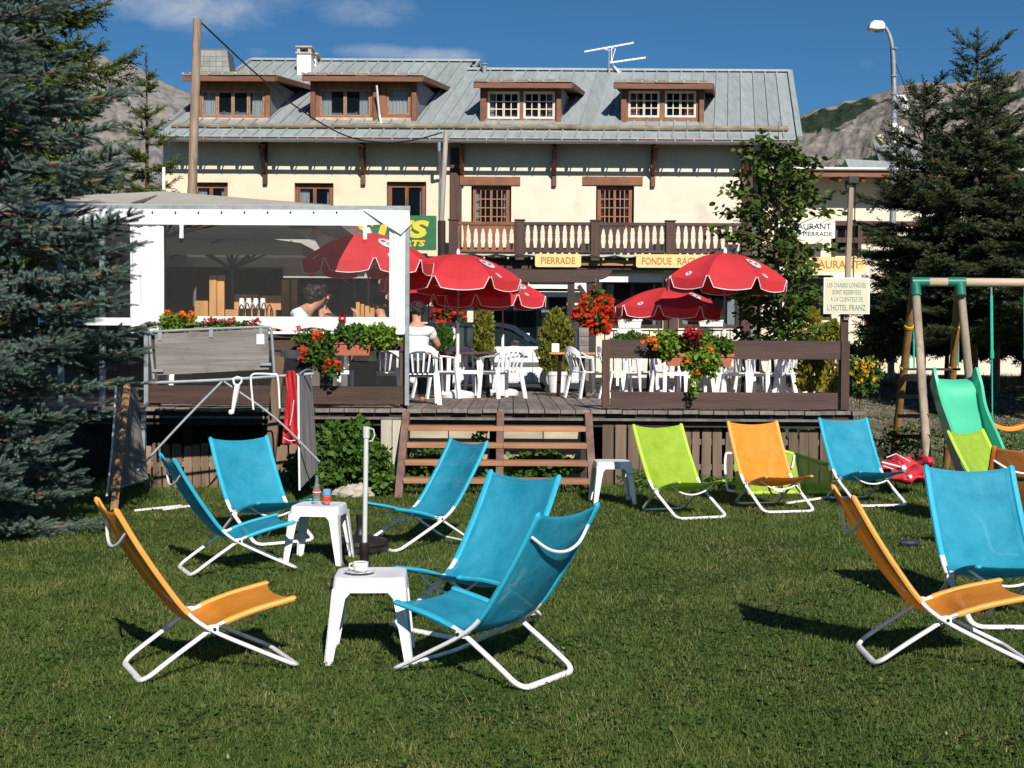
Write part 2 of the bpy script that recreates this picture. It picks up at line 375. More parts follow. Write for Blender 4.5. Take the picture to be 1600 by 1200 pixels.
def text_mesh(name, body, width, height, loc, m, parent, ext=.004, shear=0, bold=0, rot=0):
    cu = bpy.data.curves.new(name, 'FONT'); cu.body = body; cu.extrude = ext; cu.offset = bold; cu.shear = shear; cu.resolution_u = 3
    cu.align_x = 'CENTER'; cu.align_y = 'CENTER'
    tmp = bpy.data.objects.new('tmp_text', cu); COL.objects.link(tmp)
    bpy.context.view_layer.update(); dg = bpy.context.evaluated_depsgraph_get()
    me = bpy.data.meshes.new_from_object(tmp.evaluated_get(dg)); bpy.data.objects.remove(tmp)
    xs = [v.co.x for v in me.vertices]; ys = [v.co.y for v in me.vertices]
    sx = width / (max(xs) - min(xs)); sy = height / (max(ys) - min(ys)); cx = (max(xs) + min(xs)) / 2; cy = (max(ys) + min(ys)) / 2
    o0 = org(parent); L = Vector(loc)
    for v in me.vertices:
        x, y, z = (v.co.x - cx) * sx, (v.co.y - cy) * sy, v.co.z
        x, y = x * math.cos(rot) - y * math.sin(rot), x * math.sin(rot) + y * math.cos(rot)
        v.co = (L.x + x - o0.x, L.y - z - o0.y, L.z + y - o0.z)
    me.name = name; me.materials.clear()
    return link(name, me, m, parent)

# ------------------------------------------------------------------ ground
DECK_Z = .94; DY0, DY1 = 16.5, 24.0
def sst(a, b, x):
    t = np.clip((x - a) / (b - a), 0, 1); return t * t * (3 - 2 * t)
def G(x, y):
    x = np.asarray(x, float); y = np.asarray(y, float)
    z = .013 * np.clip(x, -8, 6) * (1 - sst(16, 22, y))
    side = sst(4.6, 7.0, x)
    z = z + (1 - side) * .90 * sst(17.3, 24, y) + side * (1.12 * sst(17.0, 31, y) - .2 * sst(33, 39, y))
    z = z + .012 * np.sin(x * 1.7 + 1) * np.cos(y * 1.3) + .007 * np.sin(x * 4.1) * np.sin(y * 3.3 + 2)
    z = z + side * (.05 * np.sin(x * 2.3 + y) + .04 * np.sin(y * 2.1 - x)) * sst(18, 21, y) * (1 - sst(31, 34, y))
    return z
def Gz(x, y): return float(G(x, y))
def ground():
    ys = np.concatenate([np.linspace(-30, 3, 12), np.linspace(3.4, 36, 150), np.linspace(37, 80, 24), np.geomspace(90, 6000, 22)])
    xs = np.concatenate([-np.geomspace(6000, 26, 18), np.linspace(-22, 22, 180), np.geomspace(26, 6000, 18)])
    X, Y = np.meshgrid(xs, ys); Z = G(X, Y); V = np.stack([X, Y, Z], -1).reshape(-1, 3)
    nx = len(xs); idx = np.arange(len(V)).reshape(len(ys), nx)
    a = idx[:-1, :-1].ravel(); b = idx[:-1, 1:].ravel(); c = idx[1:, 1:].ravel(); d = idx[1:, :-1].ravel()
    F_ = np.concatenate([np.stack([a, b, c], 1), np.stack([a, c, d], 1)])
    m = bpy.data.materials.new('lawn_ground'); m.use_nodes = True; t = m.node_tree; t.nodes.clear()
    out = N(t, 'ShaderNodeOutputMaterial'); p = N(t, 'ShaderNodeBsdfPrincipled'); p.inputs['Roughness'].default_value = .95; p.inputs['Specular IOR Level'].default_value = .1
    tc = N(t, 'ShaderNodeTexCoord'); sp = N(t, 'ShaderNodeSeparateXYZ'); t.links.new(tc.outputs['Object'], sp.inputs[0])
    n1 = N(t, 'ShaderNodeTexNoise'); n1.inputs['Scale'].default_value = 1.6; n1.inputs['Detail'].default_value = 8; n1.inputs['Roughness'].default_value = .7
    n2 = N(t, 'ShaderNodeTexNoise'); n2.inputs['Scale'].default_value = 30; n2.inputs['Detail'].default_value = 6
    for n in (n1, n2): t.links.new(tc.outputs['Object'], n.inputs['Vector'])
    r1 = N(t, 'ShaderNodeValToRGB'); r1.color_ramp.elements[0].position = .35; r1.color_ramp.elements[0].color = (.028, .058, .012, 1); r1.color_ramp.elements[1].position = .7; r1.color_ramp.elements[1].color = (.075, .085, .024, 1)
    t.links.new(n1.outputs[0], r1.inputs[0])
    r2 = N(t, 'ShaderNodeValToRGB'); e = r2.color_ramp.elements; e[0].position = .38; e[0].color = (.075, .055, .03, 1); e[1].position = .66; e[1].color = (.30, .28, .24, 1)
    t.links.new(n2.outputs[0], r2.inputs[0])
    # bare earth and gravel behind the swing (right), earth road behind the terrace
    f1 = N(t, 'ShaderNodeMapRange', interpolation_type='SMOOTHSTEP'); t.links.new(sp.outputs[1], f1.inputs[0]); f1.inputs[1].default_value = 17.5; f1.inputs[2].default_value = 20.5
    k = M(t, 'MULTIPLY', f1.outputs[0], M(t, 'MULTIPLY', M(t, 'SUBTRACT', n1.outputs[0], .40, clamp=True), 7.0, clamp=True))
    mx = N(t, 'ShaderNodeMix', data_type='RGBA'); t.links.new(k, mx.inputs[0]); t.links.new(r1.outputs[0], mx.inputs[6]); t.links.new(r2.outputs[0], mx.inputs[7])
    f2 = N(t, 'ShaderNodeMapRange', interpolation_type='SMOOTHSTEP'); t.links.new(sp.outputs[1], f2.inputs[0]); f2.inputs[1].default_value = 23.8; f2.inputs[2].default_value = 24.4
    side = N(t, 'ShaderNodeMapRange'); t.links.new(sp.outputs[0], side.inputs[0]); side.inputs[1].default_value = 7; side.inputs[2].default_value = 4.5
    mx2 = N(t, 'ShaderNodeMix', data_type='RGBA'); t.links.new(M(t, 'MULTIPLY', f2.outputs[0], side.outputs[0]), mx2.inputs[0]); t.links.new(mx.outputs[2], mx2.inputs[6]); mx2.inputs[7].default_value = (.07, .066, .06, 1)
    far = N(t, 'ShaderNodeMapRange'); t.links.new(sp.outputs[1], far.inputs[0]); far.inputs[1].default_value = 60; far.inputs[2].default_value = 90
    mx3 = N(t, 'ShaderNodeMix', data_type='RGBA'); t.links.new(far.outputs[0], mx3.inputs[0]); t.links.new(mx2.outputs[2], mx3.inputs[6]); mx3.inputs[7].default_value = (.05, .065, .025, 1)
    bp = N(t, 'ShaderNodeBump'); bp.inputs['Distance'].default_value = .03; t.links.new(n2.outputs[0], bp.inputs['Height']); t.links.new(bp.outputs[0], p.inputs['Normal'])
    t.links.new(mx3.outputs[2], p.inputs['Base Color']); t.links.new(p.outputs[0], out.inputs[0])
    npmesh('ground', V, F_, m, None, 'structure', smooth=True)
ground()

# ------------------------------------------------------------------ mountains
def fbm(x, y, seed=0, oct=6):
    r = np.zeros_like(x); a = 1.0
    rs = np.random.default_rng(seed)
    for o in range(oct):
        for _ in range(3):
            th = rs.uniform(0, 2 * PI); ph = rs.uniform(0, 6.28); f = 2 ** o * rs.uniform(.8, 1.2)
            r += a * (1 - 2 * np.abs(np.sin((x * math.cos(th) + y * math.sin(th)) * f + ph))) / 3
        a *= .52
    return r
def mountain(name, D0, D1, ridge, polys, cols, seed, rough=.02):
    """height field in (pixel column, distance); ridge: [(px,py)...] skyline at D1"""
    px = np.arange(ridge[0][0], ridge[-1][0] + 1, 3.0); rp = np.interp(px, [a for a, b in ridge], [b for a, b in ridge])
    tt = np.concatenate([np.linspace(0, 1, 90), [1.06, 1.15, 1.3]])
    A, T = np.meshgrid(px, tt)
    Dm = D0 + (D1 - D0) * T
    zr = (549 + (A - 800) * ROLL - rp[None, :]) / F_PX * D1
    nse = fbm(A / 60, T * 4, seed) + .6 * fbm(A / 16, T * 13, seed + 1)
    fall = np.where(T <= 1, T ** .85, 1 - (T - 1) * 1.5)
    Z = zr * fall + nse * rough * D1 * .16 * np.clip(T * (1.02 - np.clip(T, 0, 1)) * 4, 0, 1)
    Z += fbm(A / 9, T * 0 + 3, seed + 5) * rough * D1 * .03 * np.clip(T * 2 - .9, 0, 1)
    X = (A - 800) / F_PX * Dm
    V = np.stack([X, Dm, Z], -1).reshape(-1, 3)
    # forest cover by place on the slope
    pyv = 549 + (A - 800) * ROLL - Z / Dm * F_PX
    jit = 7 * fbm(A / 9, T * 22, seed + 9, 5)
    forest = np.zeros_like(A)
    for poly in polys:
        xs = [a for a, _, _ in poly]; top = np.interp(A, xs, [b for _, b, _ in poly], left=9999, right=9999); bot = np.interp(A, xs, [c for _, _, c in poly], left=-999, right=-999)
        forest = np.maximum(forest, np.clip((pyv + jit - top) / 5, 0, 1) * np.clip((bot - pyv - jit) / 6, 0, 1))
    nx = len(px); idx = np.arange(len(V)).reshape(len(tt), nx)
    a = idx[:-1, :-1].ravel(); b = idx[:-1, 1:].ravel(); c = idx[1:, 1:].ravel(); d = idx[1:, :-1].ravel()
    F_ = np.concatenate([np.stack([a, b, c], 1), np.stack([a, c, d], 1)])
    m = bpy.data.materials.new(name + '_rock'); m.use_nodes = True; t = m.node_tree; t.nodes.clear()
    out = N(t, 'ShaderNodeOutputMaterial'); p = N(t, 'ShaderNodeBsdfPrincipled'); p.inputs['Roughness'].default_value = 1; p.inputs['Specular IOR Level'].default_value = 0
    tc = N(t, 'ShaderNodeTexCoord'); mpn = N(t, 'ShaderNodeMapping'); mpn.inputs['Scale'].default_value = (1, .5, .5); mpn.inputs['Rotation'].default_value = (0, .5, 0)
    t.links.new(tc.outputs['Object'], mpn.inputs[0])
    n1 = N(t, 'ShaderNodeTexNoise'); n1.inputs['Scale'].default_value = 16 / D1; n1.inputs['Detail'].default_value = 12; n1.inputs['Roughness'].default_value = .68; t.links.new(mpn.outputs[0], n1.inputs['Vector'])
    r1 = N(t, 'ShaderNodeValToRGB'); r1.color_ramp.elements[0].position = .36; r1.color_ramp.elements[0].color = cols[0] + (1,); r1.color_ramp.elements[1].position = .62; r1.color_ramp.elements[1].color = cols[1] + (1,)
    t.links.new(n1.outputs[0], r1.inputs[0])
    at = N(t, 'ShaderNodeAttribute', attribute_name='forest')
    n3 = N(t, 'ShaderNodeTexNoise'); n3.inputs['Scale'].default_value = 700 / D1; n3.inputs['Detail'].default_value = 4; t.links.new(tc.outputs['Object'], n3.inputs['Vector'])
    k = M(t, 'MULTIPLY', M(t, 'SUBTRACT', M(t, 'ADD', at.outputs['Fac'], M(t, 'MULTIPLY', M(t, 'SUBTRACT', n3.outputs[0], .5), 2.2)), .35, clamp=True), 5.0, clamp=True)
    mx = N(t, 'ShaderNodeMix', data_type='RGBA'); t.links.new(k, mx.inputs[0]); t.links.new(r1.outputs[0], mx.inputs[6]); mx.inputs[7].default_value = (.035, .055, .035, 1)
    bp = N(t, 'ShaderNodeBump'); bp.inputs['Distance'].default_value = .012 * D1; t.links.new(n1.outputs[0], bp.inputs['Height']); t.links.new(bp.outputs[0], p.inputs['Normal'])
    n4 = N(t, 'ShaderNodeTexNoise'); n4.inputs['Scale'].default_value = 90 / D1; n4.inputs['Detail'].default_value = 10; n4.inputs['Roughness'].default_value = .75; t.links.new(mpn.outputs[0], n4.inputs['Vector'])
    sv = N(t, 'ShaderNodeVectorMath', operation='SCALE'); t.links.new(mx.outputs[2], sv.inputs[0]); t.links.new(M(t, 'MULTIPLY_ADD', n4.outputs[0], 2.2, -.1), sv.inputs['Scale'])
    t.links.new(sv.outputs[0], p.inputs['Base Color']); t.links.new(p.outputs[0], out.inputs[0])
    o = npmesh(name, V, F_, m, None, 'structure', smooth=True)
    at_ = o.data.attributes.new('forest', 'FLOAT', 'POINT'); at_.data.foreach_set('value', forest.astype(np.float32).ravel())
mountain('mountain_left', 1400, 3800, [(-400, 330), (-200, 250), (-60, 170), (60, 110), (120, 92), (150, 84), (165, 88), (184, 104), (190, 94), (205, 97), (222, 108), (250, 126), (275, 136), (310, 152), (400, 190), (600, 260)],
         [], ((.25, .23, .22), (.36, .335, .31)), 3, .03)
mountain('mountain_right', 900, 2600, [(900, 330), (1100, 245), (1200, 200), (1248, 178), (1290, 165), (1340, 152), (1375, 143), (1400, 131), (1440, 127), (1500, 126), (1550, 122), (1600, 103), (1650, 92), (1800, 60), (2000, 90)],
         [[(1100, 240, 330), (1245, 178, 205), (1280, 166, 205), (1310, 160, 200), (1345, 152, 178), (1370, 148, 160), (1430, 158, 162)],
          [(1300, 250, 330), (1350, 238, 330), (1400, 228, 330), (1460, 220, 330), (1600, 210, 330)],
          [(1380, 150, 156), (1450, 160, 172), (1560, 140, 160), (1600, 130, 150), (1700, 110, 150)]],
         ((.20, .18, .16), (.33, .30, .265)), 11, .03)

# ------------------------------------------------------------------ the hotel
WY = 40.0; EY = 38.98; SK = math.tan(R(9)); SL = .485
EZ = WZ(214.3, EY); RR, RL = 6.86, 7.9        # roof run of the right and left wing
hotel = tag(thing('hotel', (WX(700, WY), WY, .87)), 'long two storey alpine hotel with grey metal roof, four dormers and a wooden balcony', 'hotel')
def roofpt(xe, r, h=0): return Vector((xe + r * SK, EY + r, EZ + SL * r + h))
XE0, XE1 = WX(243, EY, 215), WX(1247, EY, 215); XSPL = -2.66
def wall_with_holes(name, m, x0, x1, z0, z1, Y, th, holes, parent):
    mb = MB(); xs = sorted({x0, x1, *[h[0] for h in holes], *[h[1] for h in holes]}); zs = sorted({z0, z1, *[h[2] for h in holes], *[h[3] for h in holes]})
    for i in range(len(xs) - 1):
        cells = []
        for j in range(len(zs) - 1):
            cx, cz = (xs[i] + xs[i + 1]) / 2, (zs[j] + zs[j + 1]) / 2
            if any(h[0] < cx < h[1] and h[2] < cz < h[3] for h in holes): cells.append(None)
            else: cells.append((zs[j], zs[j + 1]))
        for c in cells:
            if c: mb.box(xs[i], xs[i + 1], Y, Y + th, c[0], c[1])
    return mb.build(name, m, parent)
def rect(px0, px1, py0, py1, Y):
    a = W(px0, py1, Y); b = W(px1, py0, Y); return (a.x, b.x, a.z, b.z)

def casement(parent, rc, Y, m, mm, leaves, rows, cols, fr=.07, curtain=None, glassback=True, name='window'):
    """window with separate leaves, glazing bars, panes"""
    x0, x1, z0, z1 = rc
    f = MB(); f.box(x0, x0 + fr, Y, Y + .1, z0, z1).box(x1 - fr, x1, Y, Y + .1, z0, z1).box(x0 + fr, x1 - fr, Y, Y + .1, z1 - fr, z1).box(x0 + fr, x1 - fr, Y, Y + .1, z0, z0 + fr)
    win = f.build(name, m, parent)
    lw = (x1 - x0 - 2 * fr) / leaves
    for i in range(leaves):
        a = x0 + fr + i * lw; b = a + lw; s = .05 if rows * cols == 1 else .034
        l = MB(); l.box(a + .005, a + s, Y + .015, Y + .07, z0 + fr, z1 - fr).box(b - s, b - .005, Y + .015, Y + .07, z0 + fr, z1 - fr).box(a + s, b - s, Y + .015, Y + .07, z1 - fr - s, z1 - fr - .004).box(a + s, b - s, Y + .015, Y + .07, z0 + fr + .004, z0 + fr + s)
        l.build('casement', mm, win)
        ax, bx, az, bz = a + s, b - s, z0 + fr + s, z1 - fr - s
        if rows * cols > 1:
            g = MB()
            for c in range(1, cols): x = ax + (bx - ax) * c / cols; g.box(x - .014, x + .014, Y + .02, Y + .055, az, bz)
            for r in range(1, rows): z = az + (bz - az) * r / rows; g.box(ax, bx, Y + .024, Y + .05, z - .014, z + .014)
            g.build('glazing_bar', mm, win)
        MB().box(ax, bx, Y + .058, Y + .064, az, bz).build('pane', WGL, win)
    if curtain:
        for (a, b, cm) in curtain:
            xa = x0 + (x1 - x0) * a; xb = x0 + (x1 - x0) * b; n = 22; vs = []
            for i in range(n + 1):
                x = xa + (xb - xa) * i / n; y = Y + .16 + .025 * math.sin(i * 1.9); vs += [(x, y, z0 + fr), (x, y, z1 - fr - .01)]
            MB().add(vs, [(2 * i, 2 * i + 2, 2 * i + 3, 2 * i + 1) for i in range(n)]).build('curtain', cm, win, smooth=True)
    return win

XS = WX(702, WY, 350)                     # where the wings meet
XL, XR = WX(255, WY, 350), WX(1172, WY, 350)
up_left = [rect(300, 356, 285, 352, WY), rect(460, 521, 286, 352, WY), rect(604, 666, 284, 352, WY)]
up_right = [rect(736, 799, 290, 356, WY), rect(931, 991, 290, 356, WY)]
lo = [rect(762, 886, 448, 556, WY), rect(940, 1036, 437, 513, WY), rect(1060, 1160, 437, 513, WY)]
lol = [rect(300, 440, 440, 560, WY), rect(470, 660, 440, 560, WY)]
wallL = wall_with_holes('wall', YELLOWR, XL, XS, .6, 8.25, WY, .35, up_left + lol, hotel)
wallR = wall_with_holes('wall', CREAM, XS, XR, .6, 8.25, WY, .35, up_right + lo, hotel)
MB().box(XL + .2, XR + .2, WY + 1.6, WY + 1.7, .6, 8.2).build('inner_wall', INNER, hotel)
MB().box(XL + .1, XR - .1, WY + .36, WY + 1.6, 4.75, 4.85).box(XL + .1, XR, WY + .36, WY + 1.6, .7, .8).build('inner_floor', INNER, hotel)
# side and back walls, skewed with the plan
D_ = 13.2
MB().prism([(XR, WY + .35, .6), (XR, WY + .35, 8.3), (XR + 5 * SK, WY + 5.3, 10.6), (XR + D_ * SK, WY + D_, 7), (XR + D_ * SK, WY + D_, .6)], (-.3, 0, 0)).build('side_wall', CREAM, hotel)
MB().prism([(XL, WY + .35, .6), (XL, WY + .35, 8.3), (XL + 5 * SK, WY + 5.3, 10.6), (XL + D_ * SK, WY + D_, 7), (XL + D_ * SK, WY + D_, .6)], (.3, 0, 0)).build('side_wall', YELLOWR, hotel)
MB().prism([(XL + D_ * SK, WY + D_, .6), (XR + D_ * SK, WY + D_, .6), (XR + D_ * SK, WY + D_, 7), (XL + D_ * SK, WY + D_, 7)], (0, .3, 0)).build('back_wall', CREAM, hotel)

# roof: standing-seam sheets, one object each
deck = MB()
p = [roofpt(XE0 + .03, .03, -.05), roofpt(XE1 - .03, .03, -.05), roofpt(XE1 - .03, RR - .05, -.05), roofpt(XE0 + .03, RR - .05, -.05)]
deck.prism(p, (0, 0, -.05))
p = [roofpt(XE0 + .03, RR - .05, -.05), roofpt(XSPL - .05, RR - .05, -.05), roofpt(XSPL - .05, RL, -.05), roofpt(XE0 + .03, RL, -.05)]
deck.prism(p, (0, 0, -.05))
roof = deck.build('roof', FASC, hotel)
def sheet(a, b, r0, r1, n0=.0):
    mb = MB(); h = .018; s = .022
    A, B, C, D = roofpt(a, r0), roofpt(b, r0), roofpt(b, r1), roofpt(a, r1)
    dz = Vector((0, 0, -.035))
    mb.prism([A, B, C, D], dz)
    u = Vector((0, -SL, 1)).normalized() * .045
    ex = Vector((s, 0, 0))
    mb.prism([A - ex, A + ex, D + ex, D - ex], u)
    return mb
ns_ = int((XE1 - XE0) / .395); stp = (XE1 - XE0) / ns_
for i in range(ns_):
    a = XE0 + i * stp; b = a + stp - .006
    a2 = a + random.uniform(-.012, .012) if i else a
    rt = RL if b < XSPL + .2 else RR
    sheet(a2, b, .0, .48).build('roof_sheet', ROOF, roof)      # below the snow rail
    sheet(a2, b, .55, rt).build('roof_sheet', ROOF, roof)
# verge, ridge caps
mb = MB(); mb.bar(roofpt(XE1 + .05, -.02, .03), roofpt(XE1 + .05, RR, .03), .16, .12); mb.build('verge_flashing', ROOF, roof)
MB().bar(roofpt(XE0 - .03, -.02, .03), roofpt(XE0 - .03, RL, .03), .1, .12).build('verge_flashing', ROOF, roof)
MB().bar(roofpt(XSPL + .22, RR, .05), roofpt(XSPL + .22, RL, .05), .08, .1).build('verge_flashing', ROOF, roof)
MB().bar(roofpt(XSPL, RR, .03), roofpt(XE1, RR, .03), .3, .07).build('ridge_cap', ROOF, roof)
MB().bar(roofpt(XE0, RL, .03), roofpt(XSPL + .25, RL, .03), .3, .07).build('ridge_cap', ROOF, roof)
bk = MB()
for (a, b, r) in ((XE0, XSPL + .25, RL), (XSPL, XE1, RR)):
    A, B = roofpt(a, r, -.02), roofpt(b, r, -.02); C = B + Vector((7 * SK, 7, -3.4)); D = A + Vector((7 * SK, 7, -3.4)); bk.prism([A, B, C, D], (0, 0, -.12))
bk.build('back_slope', ROOF, roof)
MB().prism([roofpt(XSPL + .24, RR, -.1), roofpt(XSPL + .24, RL, -.02), roofpt(XSPL + .24, RL, -.02) + Vector((1.2 * SK, 1.2, -.9))], (-.05, 0, 0)).build('gable_end', DARKW, roof)
# snow rail logs
xs_ = [XE0 + .2, WX(510, EY), WX(905, EY), XE1 - .25]
for i in range(3):
    a, b = roofpt(xs_[i] + .02, .6, .09 + .02 * (i % 2)), roofpt(xs_[i + 1] - .02, .6, .10)
    n = 14; MB().tube([a.lerp(b, k / n) + Vector((0, 0, random.uniform(-.012, .012))) for k in range(n + 1)], .075, 8).build('snow_rail', MOSSW, roof)
# gutter, brackets, fascia
GY, GZ = EY - .14, EZ - .155
n = 8; vs = []; x0, x1 = WX(248, GY), WX(1243, GY)
prof = [(math.cos(PI + PI * k / n) * .075, math.sin(PI + PI * k / n) * .075) for k in range(n + 1)]
for x in (x0, x1):
    for (a, b) in prof: vs.append((x, GY + a, GZ + .035 + b))
    for (a, b) in prof[::-1]: vs.append((x, GY + a * .9, GZ + .037 + b * .9))
m_ = 2 * (n + 1)
MB().add(vs, [(k, (k + 1) % m_, m_ + (k + 1) % m_, m_ + k) for k in range(m_)]).build('gutter', ZINC, hotel, smooth=True)
br = MB(); x = x0 + .2
while x < x1:
    br.box(x, x + .03, GY - .078, GY + .2, GZ + .045, GZ + .075).tube([(x + .015, GY + a * 1.06, GZ + .03 + b * 1.1) for a, b in prof], .012, 4); x += .54
br.build('gutter_bracket', ZINC, hotel, kind='stuff')
for k in range(int((XE1 - XE0) / .54)):
    xk = XE0 + .2 + k * .54; MB().bar((xk, EY + .03, EZ - .15), (xk, WY + .3, EZ - .15 + SL * 1.27), .09, .1).build('rafter', DARKW, hotel)
# wooden eave soffit boards and struts
for px in (415, 568, 722, 866, 1020, 1162):
    xa = WX(px, WY, 260); s = MB()
    s.bar((xa, WY - .065, WZ(291, WY)), (xa, WY - .065, EZ + .12), .13, .13, (1, 0, 0))
    s.bar((xa + .001, WY - .14, WZ(272, WY)), (xa + .001, EY + .2, EZ - .3), .11, .11, (1, 0, 0)); s.bar((xa, WY - .13, EZ - .1), (xa, EY + .12, EZ - .3), .12, .12, (1, 0, 0))
    s.build('eave_strut', FASC if px > 500 else BROWN, hotel, bevel=.01)
# downpipe
MB().tube([(WX(685, GY), GY, GZ - .02), (WX(685, GY), GY, GZ - .25), (WX(688, WY), WY - .1, GZ - .9), (WX(688, WY), WY - .09, 4.9)], .05, 8).build('downpipe', ZINC, hotel, smooth=True)
# upper windows
for i, rc in enumerate(up_left):
    x0, x1, z0, z1 = rc
    casement(hotel, (x0 + .03, x1 - .03, z0, z1 - .04), WY + .16, REDW, REDW, 2, 1, 1, .06, [((.1, .35, CURT), (.78, .92, CURT)), ((.06, .34, CURT), (.82, .95, CURT)), ((.84, .96, CURT),)][i])
for i, rc in enumerate(up_right):
    x0, x1, z0, z1 = rc
    casement(hotel, (x0 + .05, x1 - .05, z0, z1 - .03), WY + .13, REDW, mat('warm_frame_wood', (.33, .14, .06), .55, .2, 8), 2, 4, 3, .06, [(.04, .2, PINKC if i else CURT), (.84, .96, PINKC if i else CURT)])
    a, b = ((720, 813), (910, 1004))[i]; r_ = rect(a, b, 276.5, 289.5, WY); MB().box(r_[0], r_[1], WY - .05, WY + .2, r_[2], r_[3]).build('lintel', REDW, hotel, bevel=.01)
# corner posts
for (a, b, y0, y1) in ((703, 722, 232, 395), (1158, 1176, 225, 600)):
    r_ = rect(a, b, y0, y1, WY); MB().box(r_[0], r_[1], WY - .09, WY - .002, r_[2], r_[3]).build('corner_post', BROWN, hotel)
# lower shop windows
for i, rc in enumerate(lo + lol):
    x0, x1, z0, z1 = rc; n = (3, 2, 2, 3, 4)[i]
    casement(hotel, (x0 + .02, x1 - .02, z0, z1), WY + .15, DARKW, DARKW, n, 1, 1, .07, [((.62, .78, CURT),), ((.02, .2, CURT), (.86, .98, CURT)), ((.02, .16, CURT), (.8, .98, CURT)), (), ()][i] or None, name='shop_window')
# pillars of rough render with a post between
r_ = rect(729, 739, 470, 560, WY - .5)
def rough_pillar(px0, px1, py0, Y, m=CREAM):
    x0, x1, z0, z1 = rect(px0, px1, py0, 600, Y); mb = MB(); n = 12; vs = []
    for k in range(n + 1):
        z = z0 + (z1 - z0) * k / n; j = [random.uniform(-.02, .02) for _ in range(2)]
        vs += [(x0 + j[0], Y, z), (x1 + j[1], Y, z), (x1 + j[1], Y + .3, z), (x0 + j[0], Y + .3, z)]
    fs = [(4 * k + a, 4 * k + (a + 1) % 4, 4 * k + 4 + (a + 1) % 4, 4 * k + 4 + a) for k in range(n) for a in range(4)] + [(4 * n, 4 * n + 1, 4 * n + 2, 4 * n + 3)]
    return mb.add(vs, fs).build('rendered_pillar', m, hotel)
rough_pillar(730, 740, 440, WY - .5, YELLOWR); rough_pillar(755, 766, 440, WY - .5, YELLOWR)
x0, x1, z0, z1 = rect(740, 754, 430, 600, WY - .5); MB().box(x0 + .02, x1 - .02, WY - .52, WY - .25, z0, z1).build('porch_post', BROWN, hotel)
x0, x1, z0, z1 = rect(1036, 1060, 437, 600, WY); MB().box(x0, x1, WY - .05, WY - .003, z0, z1).build('corner_post', BROWN, hotel)
# awnings
for (a, b, c, d, Y) in ((825, 916, 442, 452, 39.5), (935, 1036, 420, 429, 39.6), (1070, 1160, 420, 429, 39.6)):
    x0, x1, z0, z1 = rect(a, b, c, d, Y)
    aw = MB().box(x0, x1, Y + .02, Y + .36, z1 - .05, z1 + .1).build('awning_box', WHITEP, hotel)
    MB().prism([(x0, Y - .1, z0 + .02), (x1, Y - .1, z0 + .02), (x1, Y + .02, z1), (x0, Y + .02, z1)], (0, .01, 0)).build('awning_cloth', WHITEP, aw)
    MB().box(x0 + .02, x1 - .02, Y - .12, Y - .08, z0 - .22, z0 - .06).build('awning_bar', WHITEP, aw)

